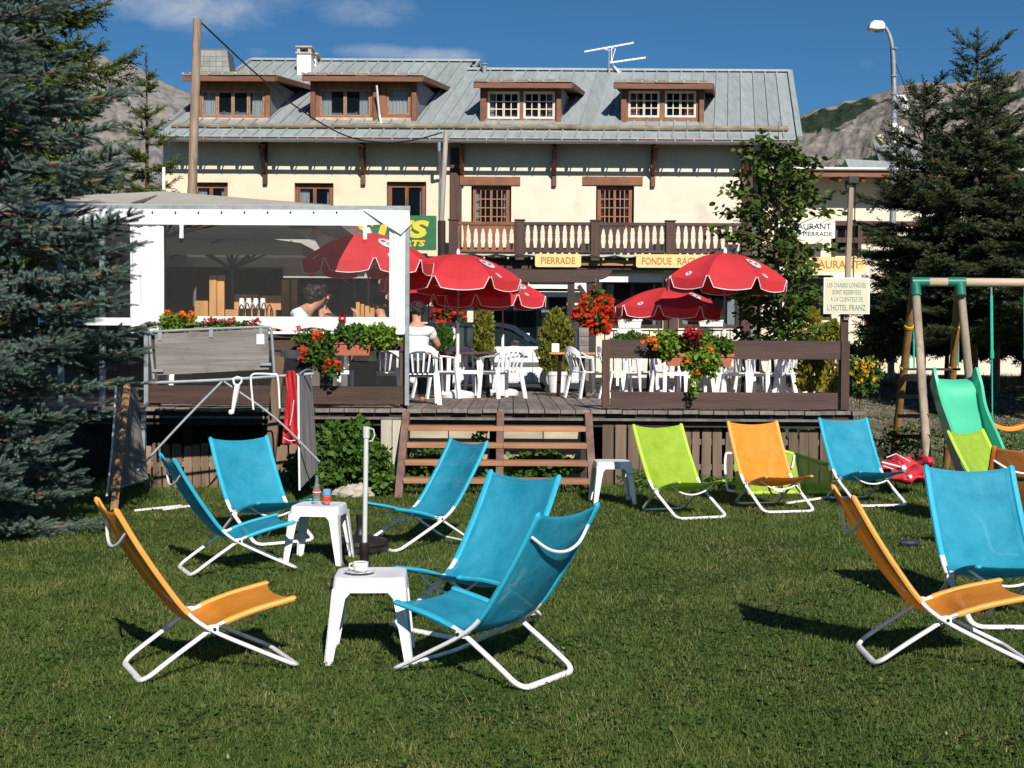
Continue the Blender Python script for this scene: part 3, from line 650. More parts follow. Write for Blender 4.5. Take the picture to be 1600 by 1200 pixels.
# dormers
def dormer(px0, px1, pyr, pxr0, pxr1, wins, posts, apron, seg, label):
    Y = 40.5; rc0 = 1.52
    x0, x1 = WX(px0, Y, 150), WX(px1, Y, 150); zb = WZ(191, Y); zt = WZ(pyr + 6, Y) + .02
    root = hotel
    # face: boards around windows
    holes = [rect(a, b, c, d, Y) for (a, b, c, d, *_) in wins]
    f = wall_with_holes('dormer', mat('dormer_wood', (.20, .085, .04), .6, .35, 9, bump=.002, stretch=(1, 1, .2)), x0, x1, zb - .08, zt, Y, .12, holes, hotel)
    MB().box(x0 + .05, x1 - .05, Y + .9, Y + .95, zb, zt - .05).build('dormer_inner', INNER, f)
    for wn, rc in zip(wins, holes):
        casement_p(f, rc, Y + .03, wn[4], wn[5], wn[6])
    # cheeks and roof follow the skewed plan
    for (x, off) in ((x1, -.04), (x0, .04)):
        L = (zt - (EZ + SL * (Y - EY))) / SL
        A = Vector((x, Y + .12, zb - .1)); B = Vector((x, Y + .12, zt)); L2 = max(.5, L)
        C = Vector((x + L2 * SK, Y + L2, zt)); MB().prism([A, B, C], (off, 0, 0)).build('dormer_cheek', CHEEK, f)
    rx0, rx1 = WX(pxr0, Y - .45, 120), WX(pxr1, Y - .45, 120); zr = WZ(pyr, Y - .45)
    sl = .11; L = (zr - (EZ + SL * (Y - .45 - EY))) / (SL - sl) + .1
    P = [Vector((rx0, Y - .45, zr)), Vector((rx1, Y - .45, zr)), Vector((rx1 + L * SK, Y - .45 + L, zr + sl * L)), Vector((rx0 + L * SK, Y - .45 + L, zr + sl * L))]
    dr = MB().prism([q - Vector((0, 0, .02)) for q in P], (0, 0, -.1)).build('dormer_roof', FASC, f)
    n = max(2, round((rx1 - rx0) / .39)); st = (rx1 - rx0) / n
    for i in range(n):
        a = rx0 + i * st; b = a + st - .006; j = random.uniform(-.03, .03)
        A, B = Vector((a, Y - .5 + j, zr)), Vector((b, Y - .5 + j, zr)); C = Vector((b + L * SK, Y - .45 + L, zr + sl * L)); D = Vector((a + L * SK, Y - .45 + L, zr + sl * L))
        m_ = MB().prism([A, B, C, D], (0, 0, -.018)); ex = Vector((.03, 0, 0)); m_.prism([A - ex, A + ex, D + ex, D - ex], (0, 0, .05)); m_.build('dormer_sheet', ROOF, f)
    MB().bar((rx0, Y - .47, zr - .13), (rx1, Y - .47, zr - .13), .06, .15).build('dormer_fascia', FASC, f, bevel=.008)
    MB().bar((rx1 + .03, Y - .45, zr - .1), (rx1 + L * SK + .03, Y - .45 + L, zr - .1 + sl * L), .05, .14).build('barge_board', FASC, f)
    MB().tube([(rx0 + .08, Y + .0, zr + .1), ((rx0 + rx1) / 2, Y + .02, zr + .13), (rx1 - .1, Y, zr + .1)], .06, 7).build('snow_rail', MOSSW, f)
    for (a, b) in posts:
        q = rect(a, b, pyr + 10, 194, Y - .06); MB().box(q[0], q[1], Y - .12, Y - .004, q[2], q[3]).build('dormer_post', FASC, f, bevel=.01)
    if apron:
        q = rect(px0 + 2, px1 - 3, 184, 191, Y - .03); MB().box(q[0], q[1], Y - .03, Y - .004, q[2], q[3]).build('apron', apron, f)
    if seg: f['label'] = label
    return f
def casement_p(f, rc, Y, kind, cur, leaves):
    if kind == 'grid': casement(f, rc, Y, WHITEP, mat('ivory_glazing', (.66, .56, .42), .6), leaves, 3, 2, .03, cur)
    else: casement(f, rc, Y, mat('dormer_wood', (.20, .085, .04)), mat('worn_frame_wood', (.3, .16, .09), .65, .3, 9), leaves, 1, 1, .05, cur)
BRK = mat('bare_brick_apron', (.5, .24, .15), .9, .25, 3, col2=(.6, .48, .36))
dormer(302, 422, 119, 286, 431, [(312, 415, 139, 184, 'plain', [(.02, .22, CURT), (.78, .96, CURT)], 4)], [], BRK, 0, '')
dormer(485, 652, 118, 472, 660, [(497, 581, 137, 184, 'plain', [(.03, .24, CURT), (.76, .97, CURT)], 2), (602, 643, 134, 181, 'plain', [(.05, .95, CURT)], 1)], [(485, 493), (583, 592), (643, 651)], BRK, 0, '')
dormer(751, 877, 127, 740, 893, [(762, 812, 143, 185, 'grid', [(.0, .2, CURT)], 2), (818, 867, 143, 185, 'grid', [(.8, .95, CURT)], 2)], [(750, 760), (869, 877)], None, 0, '')
dormer(970, 1100, 127, 959, 1113, [(982, 1031, 142, 183, 'grid', [(.0, .38, PINKC)], 2), (1039, 1088, 142, 183, 'grid', [(.66, .98, PINKC)], 2)], [(970, 979), (1092, 1100)], None, 0, '')
MB().tube([(WX(589, 40.0, 140), 39.95, WZ(135, 39.95)), (WX(590, 40.0), 40.3, WZ(180, 40.3)), (WX(594, 40), 40.2, WZ(196, 40.2))], .03, 6).build('dormer_drainpipe', WHITEP, hotel)

# chimneys on the roof
def rp(px, py):   # point of the roof plane seen at a pixel
    lo_, hi_ = 0, 12
    for _ in range(40):
        mid = (lo_ + hi_) / 2; p_ = W(px, py, EY + mid)
        if p_.z > EZ + SL * mid: lo_ = mid
        else: hi_ = mid
    return W(px, py, EY + lo_)
Yc = 45.2; x0, x1, z0, z1 = rect(464, 486, 84, 124, Yc)
c1 = MB().box(x0, x1, Yc, Yc + .7, z0 - .8, z1).build('chimney', WHITEP, roof)
q = rect(462, 488, 72, 84, Yc)
MB().box(q[0], q[1], Yc - .06, Yc + .76, z1, z1 + .05).box(q[0], q[1], Yc - .06, Yc + .76, q[3] - .05, q[3]).box(x0, x0 + .1, Yc, Yc + .1, z1 + .05, q[3] - .05).box(x1 - .1, x1, Yc, Yc + .1, z1 + .05, q[3] - .05).box(x0, x0 + .1, Yc + .6, Yc + .7, z1 + .05, q[3] - .05).box(x1 - .1, x1, Yc + .6, Yc + .7, z1 + .05, q[3] - .05).build('chimney_cap', STONE, roof)
x0, x1, z0, z1 = rect(485, 494, 92, 124, Yc + .9); MB().box(x0, x1, Yc + .9, Yc + 1.4, z0 - .8, z1).build('chimney', WHITEP, roof)
MB().box(x0 - .03, x1 + .08, Yc + .85, Yc + 1.45, z1 + .14, z1 + .2).box(x0, x0 + .06, Yc + .9, Yc + 1.4, z1, z1 + .14).box(x1 - .06, x1, Yc + .9, Yc + 1.4, z1, z1 + .14).build('chimney_cap', STONE, roof)
# tapering cowl clad in slates
a, b = W(333, 119, 44), W(332, 75, 44)
cw = MB(); rr = [(.62, a.z - .9), (.62, a.z - .05), (.56, a.z + .3), (.47, b.z - .05), (.42, b.z)]
vs = [(a.x + sx * r * .95, 44.5 + sy * r, z) for r, z in rr for sx, sy in ((-1, -1), (1, -1), (1, 1), (-1, 1))]
cw.add(vs, [(4 * k + i, 4 * k + (i + 1) % 4, 4 * k + 4 + (i + 1) % 4, 4 * k + 4 + i) for k in range(4) for i in range(4)] + [(16, 17, 18, 19)])
cwo = cw.build('chimney_cowl', mat('slate_core', (.12, .12, .12)), roof)
SLATE = mat('slate_tile', (.24, .24, .23), .8, .15, 6, rnd=.14)
zs_ = np.linspace(a.z - .05, b.z - .1, 6)
for k in range(5):
    r0 = np.interp(zs_[k], [z for _, z in rr], [r for r, _ in rr]); r1 = np.interp(zs_[k + 1], [z for _, z in rr], [r for r, _ in rr]); n = 5
    for i in range(n):
        u0 = -1 + 2 * i / n + .02; u1 = -1 + 2 * (i + 1) / n
        MB().prism([(a.x + u0 * r0 * .95, 44.5 - r0 - .02, zs_[k]), (a.x + u1 * r0 * .95, 44.5 - r0 - .02, zs_[k]), (a.x + u1 * r1 * .95, 44.5 - r1 - .005, zs_[k + 1] + .02), (a.x + u0 * r1 * .95, 44.5 - r1 - .005, zs_[k + 1] + .02)], (0, -.015, 0)).build('slate', SLATE, roof)
# flue pipe and TV aerial
a = W(757, 116, 45.5); b = W(757, 101, 45.5); MB().tube([a - Vector((0, 0, .4)), b], .07, 8).tube([b, b + Vector((0, 0, .03))], .12, 8).build('flue_pipe', GALV, roof)
an = thing('tv_aerial', (W(951, 113, 45.6))); tag(an, 'white rooftop television aerial with two long booms on the hotel ridge', 'aerial')
b0 = W(951, 118, 45.6); MB().tube([b0, W(952, 78, 45.6)], .025, 6).build('mast', GALV, an)
MB().tube([W(913, 81, 45.6), W(990, 67, 45.6)], .03, 6).tube([W(943, 76, 45.4), W(951, 79, 45.6), W(960, 74, 45.8), W(943, 76, 45.4)], .02, 5).build('boom', WTUBE, an)
MB().tube([W(953, 98, 45.6), W(1009, 90, 45.6)], .03, 6).build('boom', WTUBE, an)
el = MB()
for k in range(9): q = W(915 + 9 * k, 80.5 - 1.6 * k, 45.6); el.bar(q - Vector((0, .25, 0)), q + Vector((0, .25, 0)), .012, .012)
for k in range(8): q = W(958 + 6.5 * k, 97.3 - .95 * k, 45.6); el.bar(q - Vector((0, .1, .06)), q + Vector((0, .1, .06)), .012, .012)
el.build('director', WTUBE, an)
mb = MB(); q = W(955, 99, 45.6)
for (dx, dz) in ((-.08, .55), (.04, .5), (.45, -.5), (.38, -.55), (.3, -.5)): mb.bar(q, q + Vector((dx + .1, 0, dz)), .02, .02)
mb.build('reflector', WTUBE, an)

# balcony
BY = 38.95
bal = tag(thing('balcony', (WX(705, BY), BY, WZ(398, BY))), 'brown wooden balcony with fret-cut boards across the hotel facade', 'balcony')
x0, x1 = WX(703, BY, 400), WX(1172, BY, 400); zf = WZ(400, BY)
MB().box(x0, x1, BY - .05, WY - .01, zf - .06, zf - .022).build('balcony_floor', DARKW, bal)
MB().box(x0, x1, BY - .08, BY - .052, zf - .02, zf + .05).build('floor_edge', mat('pale_edge_wood', (.55, .47, .36), .8, .2, 8), bal)
zt = WZ(350, BY); zb = WZ(391, BY)
posts_px = [703, 812, 930, 1047, 1166]
for px in posts_px:
    x = WX(px, BY, 370) + (.1 if px == 703 else 0); MB().box(x - .13, x + .13, BY - .1, BY + .12, zf - .12, WZ(345, BY)).box(x - .16, x + .16, BY - .13, BY + .15, WZ(345, BY), WZ(343, BY)).build('baluster_post', BROWN, bal, bevel=.008)
def fret(cut):   # half-width of a board against height fraction
    P = [(0, .34), (.06, .33), (.10, .31), (.22, .28), (.34, .21), (.46, .16), (.52, .24), (.56, .18), (.61, .25), (.68, .19), (.82, .27), (.95, .34), (.98, .36), (1, .36)]
    if cut: P = [(t * .84, w_) for t, w_ in P] + [(.86, .49), (1, .49)]
    return P
for i in range(4):
    xa, xb = WX(posts_px[i], BY, 370) + .13, WX(posts_px[i + 1], BY, 370) - .13
    if i == 0: xa += .1
    n = 9 if i else 8; pitch = (xb - xa) / n; mrail = REDW if i == 0 else BROWNH
    MB().box(xa, xb, BY - .03, BY + .05, zt - .03, zt + .06).build('handrail', mrail, bal); MB().box(xa, xb, BY - .03, BY + .05, zb - .05, zb + .01).build('bottom_rail', mrail, bal)
    cuts = {0: range(2, 8), 2: (0, 1, 2, 3)}.get(i, ())
    meshes = {}
    for k in range(n + 1):
        cut = k in cuts or (k - 1) in cuts and i == 0
        key = (cut, k == 0, k == n)
        H_ = zt - .03 - zb - .01
        if key not in meshes:
            P = fret(cut); L_ = [(-w_ * pitch if k else 0, t * H_) for t, w_ in P]; Rr = [(w_ * pitch if k < n else 0, t * H_) for t, w_ in P]
            ol = [(a_, 0, b_) for a_, b_ in L_] + [(a_, 0, b_) for a_, b_ in Rr[::-1]]
            mb = MB(); N_ = len(P); vs = [(a_, 0, b_) for a_, b_ in L_] + [(a_, 0, b_) for a_, b_ in Rr] + [(a_, .025, b_) for a_, b_ in L_] + [(a_, .025, b_) for a_, b_ in Rr]
            fs = []
            for q in range(N_ - 1): fs += [(q, N_ + q, N_ + q + 1, q + 1), (2 * N_ + q, 2 * N_ + q + 1, 3 * N_ + q + 1, 3 * N_ + q), (q, q + 1, 2 * N_ + q + 1, 2 * N_ + q), (N_ + q, 3 * N_ + q, 3 * N_ + q + 1, N_ + q + 1)]
            mb.add(vs, fs); me = bpy.data.meshes.new('fret_board'); me.from_pydata(mb.v, [], mb.f); me.materials.append(REDW if i == 0 else BROWN); meshes[key] = me
        o = bpy.data.objects.new('fret_board', meshes[key]); COL.objects.link(o); o.parent = bal; o.location = Vector((xa + k * pitch, BY, zb + .01)) - org(bal)
# beams, signs and lights under the balcony
x0, x1 = WX(660, 38.9), WX(1180, 38.9)
MB().box(x0, x1, 39.2, 39.45, WZ(420, 39.2), WZ(401, 39.2)).build('carrying_beam', BROWNH, bal)
MB().box(WX(905, 39.1), WX(1000, 39.1), 39.08, 39.19, WZ(414, 39.1), WZ(405, 39.1)).build('light_beam', mat('light_beam_wood', (.36, .2, .1), .7, .3, 6, stretch=(.2, 1, 1)), bal)
def sign(name, px0, px1, py0, py1, Y, m, label, r=.06, fr=None):
    x0, x1, z0, z1 = rect(px0, px1, py0, py1, Y); t = thing(name, ((x0 + x1) / 2, Y, z0), label, 'sign')
    ol = []
    for cx, cz, a0 in ((x1 - r, z1 - r, 0), (x0 + r, z1 - r, 90), (x0 + r, z0 + r, 180), (x1 - r, z0 + r, 270)):
        for k in range(4): a = R(a0 + k * 30); ol.append((cx + r * math.cos(a), Y, cz + r * math.sin(a)))
    if fr:
        MB().prism([(p[0], p[1] + .004, p[2]) for p in ol], (0, .035, 0)).build('border', fr, t)
        cx, cz = (x0 + x1) / 2, (z0 + z1) / 2; kx, kz = 1 - .04 / (x1 - x0), 1 - .04 / (z1 - z0)
        ol = [(cx + (p[0] - cx) * kx, Y, cz + (p[2] - cz) * kz) for p in ol]; MB().prism(ol, (0, .003, 0)).build('board', m, t)
    else: MB().prism(ol, (0, .03, 0)).build('board', m, t)
    return t, (x0, x1, z0, z1)
t, q = sign('wall_sign', 836, 908, 397, 417, 38.76, YELS, 'small yellow sign reading PIERRADE under the balcony')
text_mesh('lettering', 'PIERRADE', (q[1] - q[0]) * .74, (q[3] - q[2]) * .52, ((q[0] + q[1]) / 2, 38.755, (q[2] + q[3]) / 2), LETT, t, bold=.012)
t, q = sign('wall_sign', 994, 1126, 398, 418, 38.76, YELS, 'long yellow sign reading FONDUE RACLETTE under the balcony')
for w_, u0, u1 in (('FONDUE', .07, .42), ('RACLETTE', .49, .93)):
    text_mesh('lettering', w_, (q[1] - q[0]) * (u1 - u0), (q[3] - q[2]) * .54, (q[0] + (q[1] - q[0]) * (u0 + u1) / 2, 38.755, (q[2] + q[3]) / 2), LETT, t, bold=.012)
t, q = sign('wall_sign', 1236, 1352, 402, 424, 39.9, YELS, 'faded yellow lettered sign beside the sign post, half behind leaves')
text_mesh('lettering', 'RESTAURANT', (q[1] - q[0]) * .86, (q[3] - q[2]) * .56, ((q[0] + q[1]) / 2, 39.895, (q[2] + q[3]) / 2), LETT, t, bold=.012)
GREENS = mat('green_sign_board', (.015, .13, .045), .45, .08, 4)
t, q = sign('banner_sign', 492, 682, 337, 390, 38.5, GREENS, 'large green sign with slanted yellow PISTES lettering on the yellow wall', .04)
YLET = mat('bright_yellow_letters', (.72, .5, .04), .5)
xa = WX(512, 38.5); xb = WX(670, 38.5); text_mesh('lettering', 'PISTES', xb - xa, WZ(345, 38.5) - WZ(373, 38.5), ((xa + xb) / 2, 38.49, (WZ(345, 38.5) + WZ(373, 38.5)) / 2), YLET, t, bold=.05, shear=.2)
xa = WX(596, 38.5); xb = WX(664, 38.5); text_mesh('lettering', 'SPORTS', xb - xa, WZ(376, 38.5) - WZ(386, 38.5), ((xa + xb) / 2, 38.49, (WZ(376, 38.5) + WZ(386, 38.5)) / 2), YLET, t, bold=.04, shear=.2)
for (r, m_, y) in ((.28, mat('blue_badge', (.02, .12, .4), .5), 38.49), (.2, WHITEP, 38.483)):
    c = W(492, 363, y); MB().prism([(c.x + r * .8 * math.cos(k * PI / 12), y, c.z + r * math.sin(k * PI / 12)) for k in range(24)], (0, .006, 0)).build('badge', m_, t)
# string of cable and lamps
gl = tag(thing('light_garland', (WX(705, 38.8), 38.8, WZ(398, 38.8))), 'dark green cable with small bulbs strung along under the balcony', 'string lights')
pts = []
for i in range(49): pts.append((WX(700 + i * 9.3, 38.85), 38.85, WZ(396.5 + i * .06 + (3.5 * abs(math.sin(i * PI / 4))), 38.85)))
MB().tube(pts, .014, 5).build('cable', mat('green_cable', (.01, .04, .03), .6), gl)
MB().tube([(WX(700 + i * 9.3, 38.84), 38.84, WZ(399 + i * .06 + 1.2 * math.sin(i * 1.3), 38.84)) for i in range(49)], .012, 5).build('cable', mat('green_cable', ()), gl)
for i in range(0, 49, 4):
    p_ = Vector(pts[i + (2 if i < 46 else 0)]); MB().ball(p_ - Vector((0, 0, .05)), .035, 6, 5).build('bulb', mat('bulb_glass', (.5, .5, .45), .2), gl)
# porch beam with curved end and its posts
po = tag(thing('porch_frame', (WX(820, 38.2), 38.2, .9)), 'dark timber porch beam with curved end on posts in front of the restaurant', 'porch')
Yp = 38.3; top = WZ(421, Yp); bot = WZ(441, Yp)
MB().prism([(WX(668, Yp), Yp, bot), (WX(920, Yp), Yp, bot), (WX(930, Yp), Yp, WZ(439, Yp)), (WX(936, Yp), Yp, WZ(436, Yp)), (WX(942, Yp), Yp, WZ(435, Yp)), (WX(950, Yp), Yp, WZ(431, Yp)), (WX(955, Yp), Yp, WZ(425, Yp)), (WX(956, Yp), Yp, top), (WX(668, Yp), Yp, top)], (0, .2, 0)).build('beam', BROWNH, po, bevel=.01)
for a, b in ((886, 898), (916, 932), (684, 694)):
    x0, x1, z0, z1 = rect(a, b, 441, 604, Yp + .05); MB().box(x0, x1, Yp + .05, Yp + .25, z0, z1 if a != 916 else z1 + .1).build('post', DARKW, po)
MB().bar((WX(926, Yp), Yp + .15, WZ(478, Yp)), (WX(904, Yp), Yp + .15, WZ(445, Yp)), .12, .12).build('brace', DARKW, po)
tr_ = tag(thing('trellis', (WX(1000, 30.5), 30.5, .92)), 'thin dark iron trellis with climbing weeds behind the right fence', 'trellis')
for k in range(15): MB().tube([(WX(945 + k * 14, 30.5), 30.5, .92), (WX(945 + k * 14, 30.5), 30.5, WZ(512 + 3 * (k % 2), 30.5))], .012, 4).build('bar', BLACK, tr_)
MB().tube([(WX(942, 30.5), 30.5, WZ(516, 30.5)), (WX(1145, 30.5), 30.5, WZ(514, 30.5))], .016, 4).build('rail', BLACK, tr_)
# low cream plinth with trellis line
x0, x1, z0, z1 = rect(900, 1150, 520, 596, 39.4); MB().box(x0, x1, 39.4, 39.99, .8, z1).build('plinth', CREAM, hotel)

# neighbouring building
NY = 44.0
nb = tag(thing('neighbour_house', (WX(1420, NY), NY, .9)), 'cream rendered house with timber framing behind the dark spruces on the right', 'house')
hl = [rect(1305, 1342, 352, 400, NY), rect(1425, 1470, 352, 410, NY), rect(1345, 1400, 352, 372, NY), rect(1225, 1300, 430, 500, NY), rect(1350, 1420, 450, 520, NY), rect(1520, 1580, 300, 350, NY)]
wall_with_holes('wall', CREAM, WX(1190, NY), WX(1760, NY), .6, WZ(258, NY), NY, .3, hl, nb)
MB().box(WX(1192, NY), WX(1758, NY), NY + 1, NY + 1.1, .6, WZ(262, NY)).build('inner_wall', INNER, nb)
for h in hl: casement(nb, h, NY + .12, BROWN, BROWN, 2, 2, 1, .07)
x0, x1 = WX(1185, NY - 1.3), WX(1790, NY - 1.3)
z0 = WZ(264, NY - 1.3)
nrf = MB().prism([(x0, NY - 1.3, z0), (x1, NY - 1.3, z0), (x1 + .6, NY + 4, z0 + .45), (x0 + .6, NY + 4, z0 + .45)], (0, 0, -.18)).build('roof', REDW, nb)
MB().prism([(x0 - .1, NY - 1.4, z0 + .01), (x1, NY - 1.4, z0 + .01), (x1 + .6, NY + 4, z0 + .47), (x0 + .5, NY + 4, z0 + .47)], (0, 0, .04)).build('roof_sheet', CHEEK, nb)
for k in range(14):
    x = WX(1200 + k * 36, NY - 1); MB().bar((x, NY - 1.2, z0 - .26), (x, NY, z0 - .05), .1, .14).build('rafter', FASC, nb)
for (a, b, c, d) in ((1305, 1480, 346, 352), (1340, 1346, 352, 410), (1395, 1402, 352, 410), (1300, 1480, 372, 379), (1476, 1482, 346, 410), (1300, 1306, 346, 410)):
    q = rect(a, b, c, d, NY - .06); MB().box(q[0], q[1], NY - .06 - .01 * (a % 3), NY - .003, q[2], q[3]).build('timber', BROWN, nb)
MB().bar(W(1355, 378, NY - .08), W(1400, 346, NY - .08), .1, .14).build('brace', BROWN, nb)
x0, x1, z0, z1 = rect(1310, 1560, 430, 458, NY - .8); MB().prism([(x0, NY - 1, z0), (x1, NY - 1, z0), (x1, NY - .02, z1), (x0, NY - .02, z1)], (0, 0, .03)).build('canopy', CREAM, nb)
t, q = sign('wall_sign', 1212, 1305, 346, 372, NY - 1.0, WHITEP, 'white board hand-lettered RESTAURANT behind the small leafy tree', .02)
text_mesh('lettering', 'RESTAURANT', (q[1] - q[0]) * .86, (q[3] - q[2]) * .36, ((q[0] + q[1]) / 2, NY - 1.005, q[2] + (q[3] - q[2]) * .7), BLACK, t, bold=.01)
text_mesh('lettering', 'PIZZA - PIERRADE', (q[1] - q[0]) * .9, (q[3] - q[2]) * .26, ((q[0] + q[1]) / 2, NY - 1.005, q[2] + (q[3] - q[2]) * .26), BLACK, t, bold=.01)
# grey roofs rising behind the neighbour
fr_ = tag(thing('far_house', (WX(1370, 52), 52, .9)), 'distant grey metal roofed house rising above the neighbouring eaves', 'house')
MB().box(WX(1330, 52), WX(1470, 52), 52, 57, .8, WZ(262, 52)).build('wall', DARKW, fr_)
MB().prism([W(1364, 222, 51), W(1440, 226, 51), W(1452, 262, 50.4), W(1378, 262, 50.4)], (0, 0, -.08)).build('roof', CHEEK, fr_)
MB().prism([W(1320, 248, 50), W(1384, 252, 50), W(1392, 263, 49.5), W(1326, 262, 49.5)], (0, 0, -.08)).build('roof', ROOF, fr_)

# ------------------------------------------------------------------ terrace deck
dk = tag(thing('terrace_deck', (1, DY0, DECK_Z)), 'raised grey plank terrace between the lawn and the hotel', 'terrace')
X0d, X1d = WX(226, DY0, 636), WX(1338, DY0, 645)
x = X0d - 2.6; meshes = []
for k in range(5):
    mb = MB(); wd = .168 + .004 * k; mb.box(0, wd, 0, DY1 - DY0, -.045, 0); me = bpy.data.meshes.new('deck_plank'); me.from_pydata(mb.v, [], mb.f); me.materials.append(DECKW); meshes.append((me, wd))
while x < X1d:
    me, wd = random.choice(meshes); o = bpy.data.objects.new('deck_plank', me); COL.objects.link(o); o.parent = dk
    o.location = Vector((x, DY0 - .05 + random.uniform(-.025, .025), DECK_Z + random.uniform(-.004, .004))) - org(dk); o.rotation_euler.x = random.uniform(-.0004, .0004); x += wd + .012
MB().box(X0d - 2.6, X1d - .05, DY0 + .03, DY0 + .1, DECK_Z - .21, DECK_Z - .05).build('rim_joist', DARKW, dk)
MB().box(X0d - 2.6, X1d + .02, DY0 - .06, DY0 - .02, DECK_Z - .13, DECK_Z - .1).build('rim_batten', OLDW, dk)
for k in range(11): xx = X0d - 2.2 + k * 1.08; MB().box(xx, xx + .1, DY0 + .12, DY1 - .2, DECK_Z - .2, DECK_Z - .05).build('joist', DARKW, dk)
for k in range(9): xx = X0d + .34 + k * 1.0; MB().box(xx, xx + .12, DY0 + .5, DY0 + .62, -.05, DECK_Z - .2).build('support_post', DARKW, dk)

# picket skirt under the terrace
def skirt(px0, px1, pyt, pyb, m, jit, label):
    Y = DY0 + .12; t = thing('picket_skirt', (WX(px0, Y, 700), Y, 0), label, 'fence')
    x = WX(px0, Y, 700); x1 = WX(px1, Y, 700); zt = WZ(pyt, Y)
    MB().box(x, x1, Y + .03, Y + .07, .2, .27).box(x, x1, Y + .03, Y + .07, zt - .2, zt - .13).build('rail', OLDW, t)
    while x < x1:
        w_ = random.uniform(.085, .115); h = zt + random.uniform(-.03, .03) * jit; g = Gz(x, Y) - .03; lean = random.uniform(-.012, .012)
        MB().prism([(x, Y, g), (x + w_, Y, g), (x + w_ + lean, Y, h - .02), (x + w_ * .85 + lean, Y, h), (x + w_ * .15 + lean, Y, h), (x + lean, Y, h - .02)], (0, .022, 0)).build('picket', m, t)
        x += w_ + random.choice([.012, .018, .03, .035])
skirt(224, 520, 697, 760, TANW, 1, 'weathered tan pickets closing the space under the terrace, left of the stairs')
skirt(945, 1335, 668, 760, TANW if False else mat('brown_weathered_picket', (.15, .105, .075), .8, .35, 8, bump=.003, stretch=(1, 1, .1), rnd=.3), .3, 'brown weathered pickets closing the space under the terrace, right of the stairs')
t = tag(thing('board_panel', (WX(612, 16.3), 16.35, 0)), 'pale short vertical boards standing left of the terrace stairs', 'fence')
for a, b in ((595, 612), (613, 631)):
    x0, x1, z0, z1 = rect(a, b, 656, 760, 16.35); MB().box(x0, x1, 16.35, 16.38, max(z0, 0) - .02, z1 - random.uniform(0, .01)).build('board', mat('bleached_board', (.46, .42, .35), .85, .25, 6, bump=.003, stretch=(1, 1, .1), rnd=.1, stain=((.3, .2, .12), 5, .6)), t)
t = tag(thing('board_panel', (WX(970, 16.45), 16.45, 0)), 'dark brown solid boards standing right of the terrace stairs', 'fence')
for a, b in ((941, 960), (961, 980), (981, 1000)):
    x0, x1, z0, z1 = rect(a, b, 664, 760, 16.45); MB().box(x0, x1 - .01, 16.45, 16.48, -.02, z1).build('board', mat('brown_weathered_picket', ()), t)
# sleeper wall seen between the steps
t = tag(thing('sleeper_wall', (WX(775, 16.62), 16.62, 0)), 'pale old timber sleepers behind the open stairs', 'retaining wall')
for a, b in ((640, 700), (701, 765), (778, 848), (849, 908)):
    x0, x1, z0, z1 = rect(a, b, 662, 702, 16.62); MB().box(x0, x1, 16.62, 16.8, -.1, z1).build('sleeper', CONC, t, bevel=.012)

# stairs
stz = [.188 * k for k in range(1, 5)]
st = tag(thing('wooden_stairs', (WX(775, 15.6), 15.6, 0)), 'open wooden stairs with four larch treads up to the terrace', 'stairs')
ypos = [15.55 + .235 * k for k in range(4)]
spx = [((607, 640), 'L'), ((752, 790), 'M'), ((914, 928), 'R')]
LX = [(WX(612, 15.35, 770), WX(640, 16.45, 645)), (WX(752, 15.35, 770), WX(790, 16.45, 645)), (WX(922, 15.35, 770), WX(932, 16.45, 645))]
LX = [(WX(629, 15.9, 700) , ) * 2, (WX(781, 15.9, 700),) * 2, (WX(923, 15.9, 700),) * 2]
for i, (xa, xb) in enumerate(LX):
    mb = MB(); y0_, y1_ = 15.28, 16.48; hw = .045
    mb.prism([(xa - hw, y0_, -.03), (xa - hw, y0_ + .26, -.03), (xa - hw, y1_, DECK_Z - .24), (xa - hw, y1_, DECK_Z - .03), (xa - hw, y1_ - .08, DECK_Z - .03)], (2 * hw, 0, 0))
    mb.build('stringer', STRINGW, st, bevel=.006)
for k in range(4):
    y = ypos[k]; a = LX[0][0] - .0; b = LX[2][0] + .0
    MB().box(a + .046 - (0 if k else .0), LX[1][0] + .04, y - .12, y + .1, stz[k] - .06, stz[k]).box(LX[1][0] + .04, b - .046, y - .12, y + .1, stz[k] - .06, stz[k] + .001).build('tread', STEPW, st, bevel=.006)

# rails of the terrace
def fence_right():
    t = tag(thing('terrace_fence', (WX(1130, DY0), DY0, DECK_Z)), 'dark brown board fence along the right half of the terrace', 'fence')
    Y = DY0 + .02; a, b = WX(942, Y, 600), WX(1322, Y, 600)
    zt, zm = WZ(530, Y), WZ(559, Y); zb1, zb0 = WZ(611, Y), WZ(637, Y)
    MB().box(a, b, Y, Y + .04, zm, zt).build('top_board', BROWNH, t, bevel=.004); MB().box(a + .1, b - .1, Y, Y + .04, zb0, zb1).build('bottom_board', BROWNH, t, bevel=.004)
    for p0, p1 in ((941, 953), (1313, 1327)):
        x0, x1, _, _ = rect(p0, p1, 530, 637, Y); MB().box(x0, x1, Y + .042, Y + .13, DECK_Z, zt - .005).build('post', BROWN, t)
        MB().box(x0, x1, Y - .03, Y - .001, zb0, zt + .001).build('post_board', BROWN, t)
    x0, x1, _, _ = rect(1276, 1290, 540, 637, Y + 1.2); MB().box(x0, x1, Y + 1.2, Y + 1.3, DECK_Z, zm + .1).build('post', BROWN, t)
    MB().box(b - .1, b - .02, Y + .13, DY1 - .5, zm, zt).build('side_board', BROWNH, t)
fence_right()
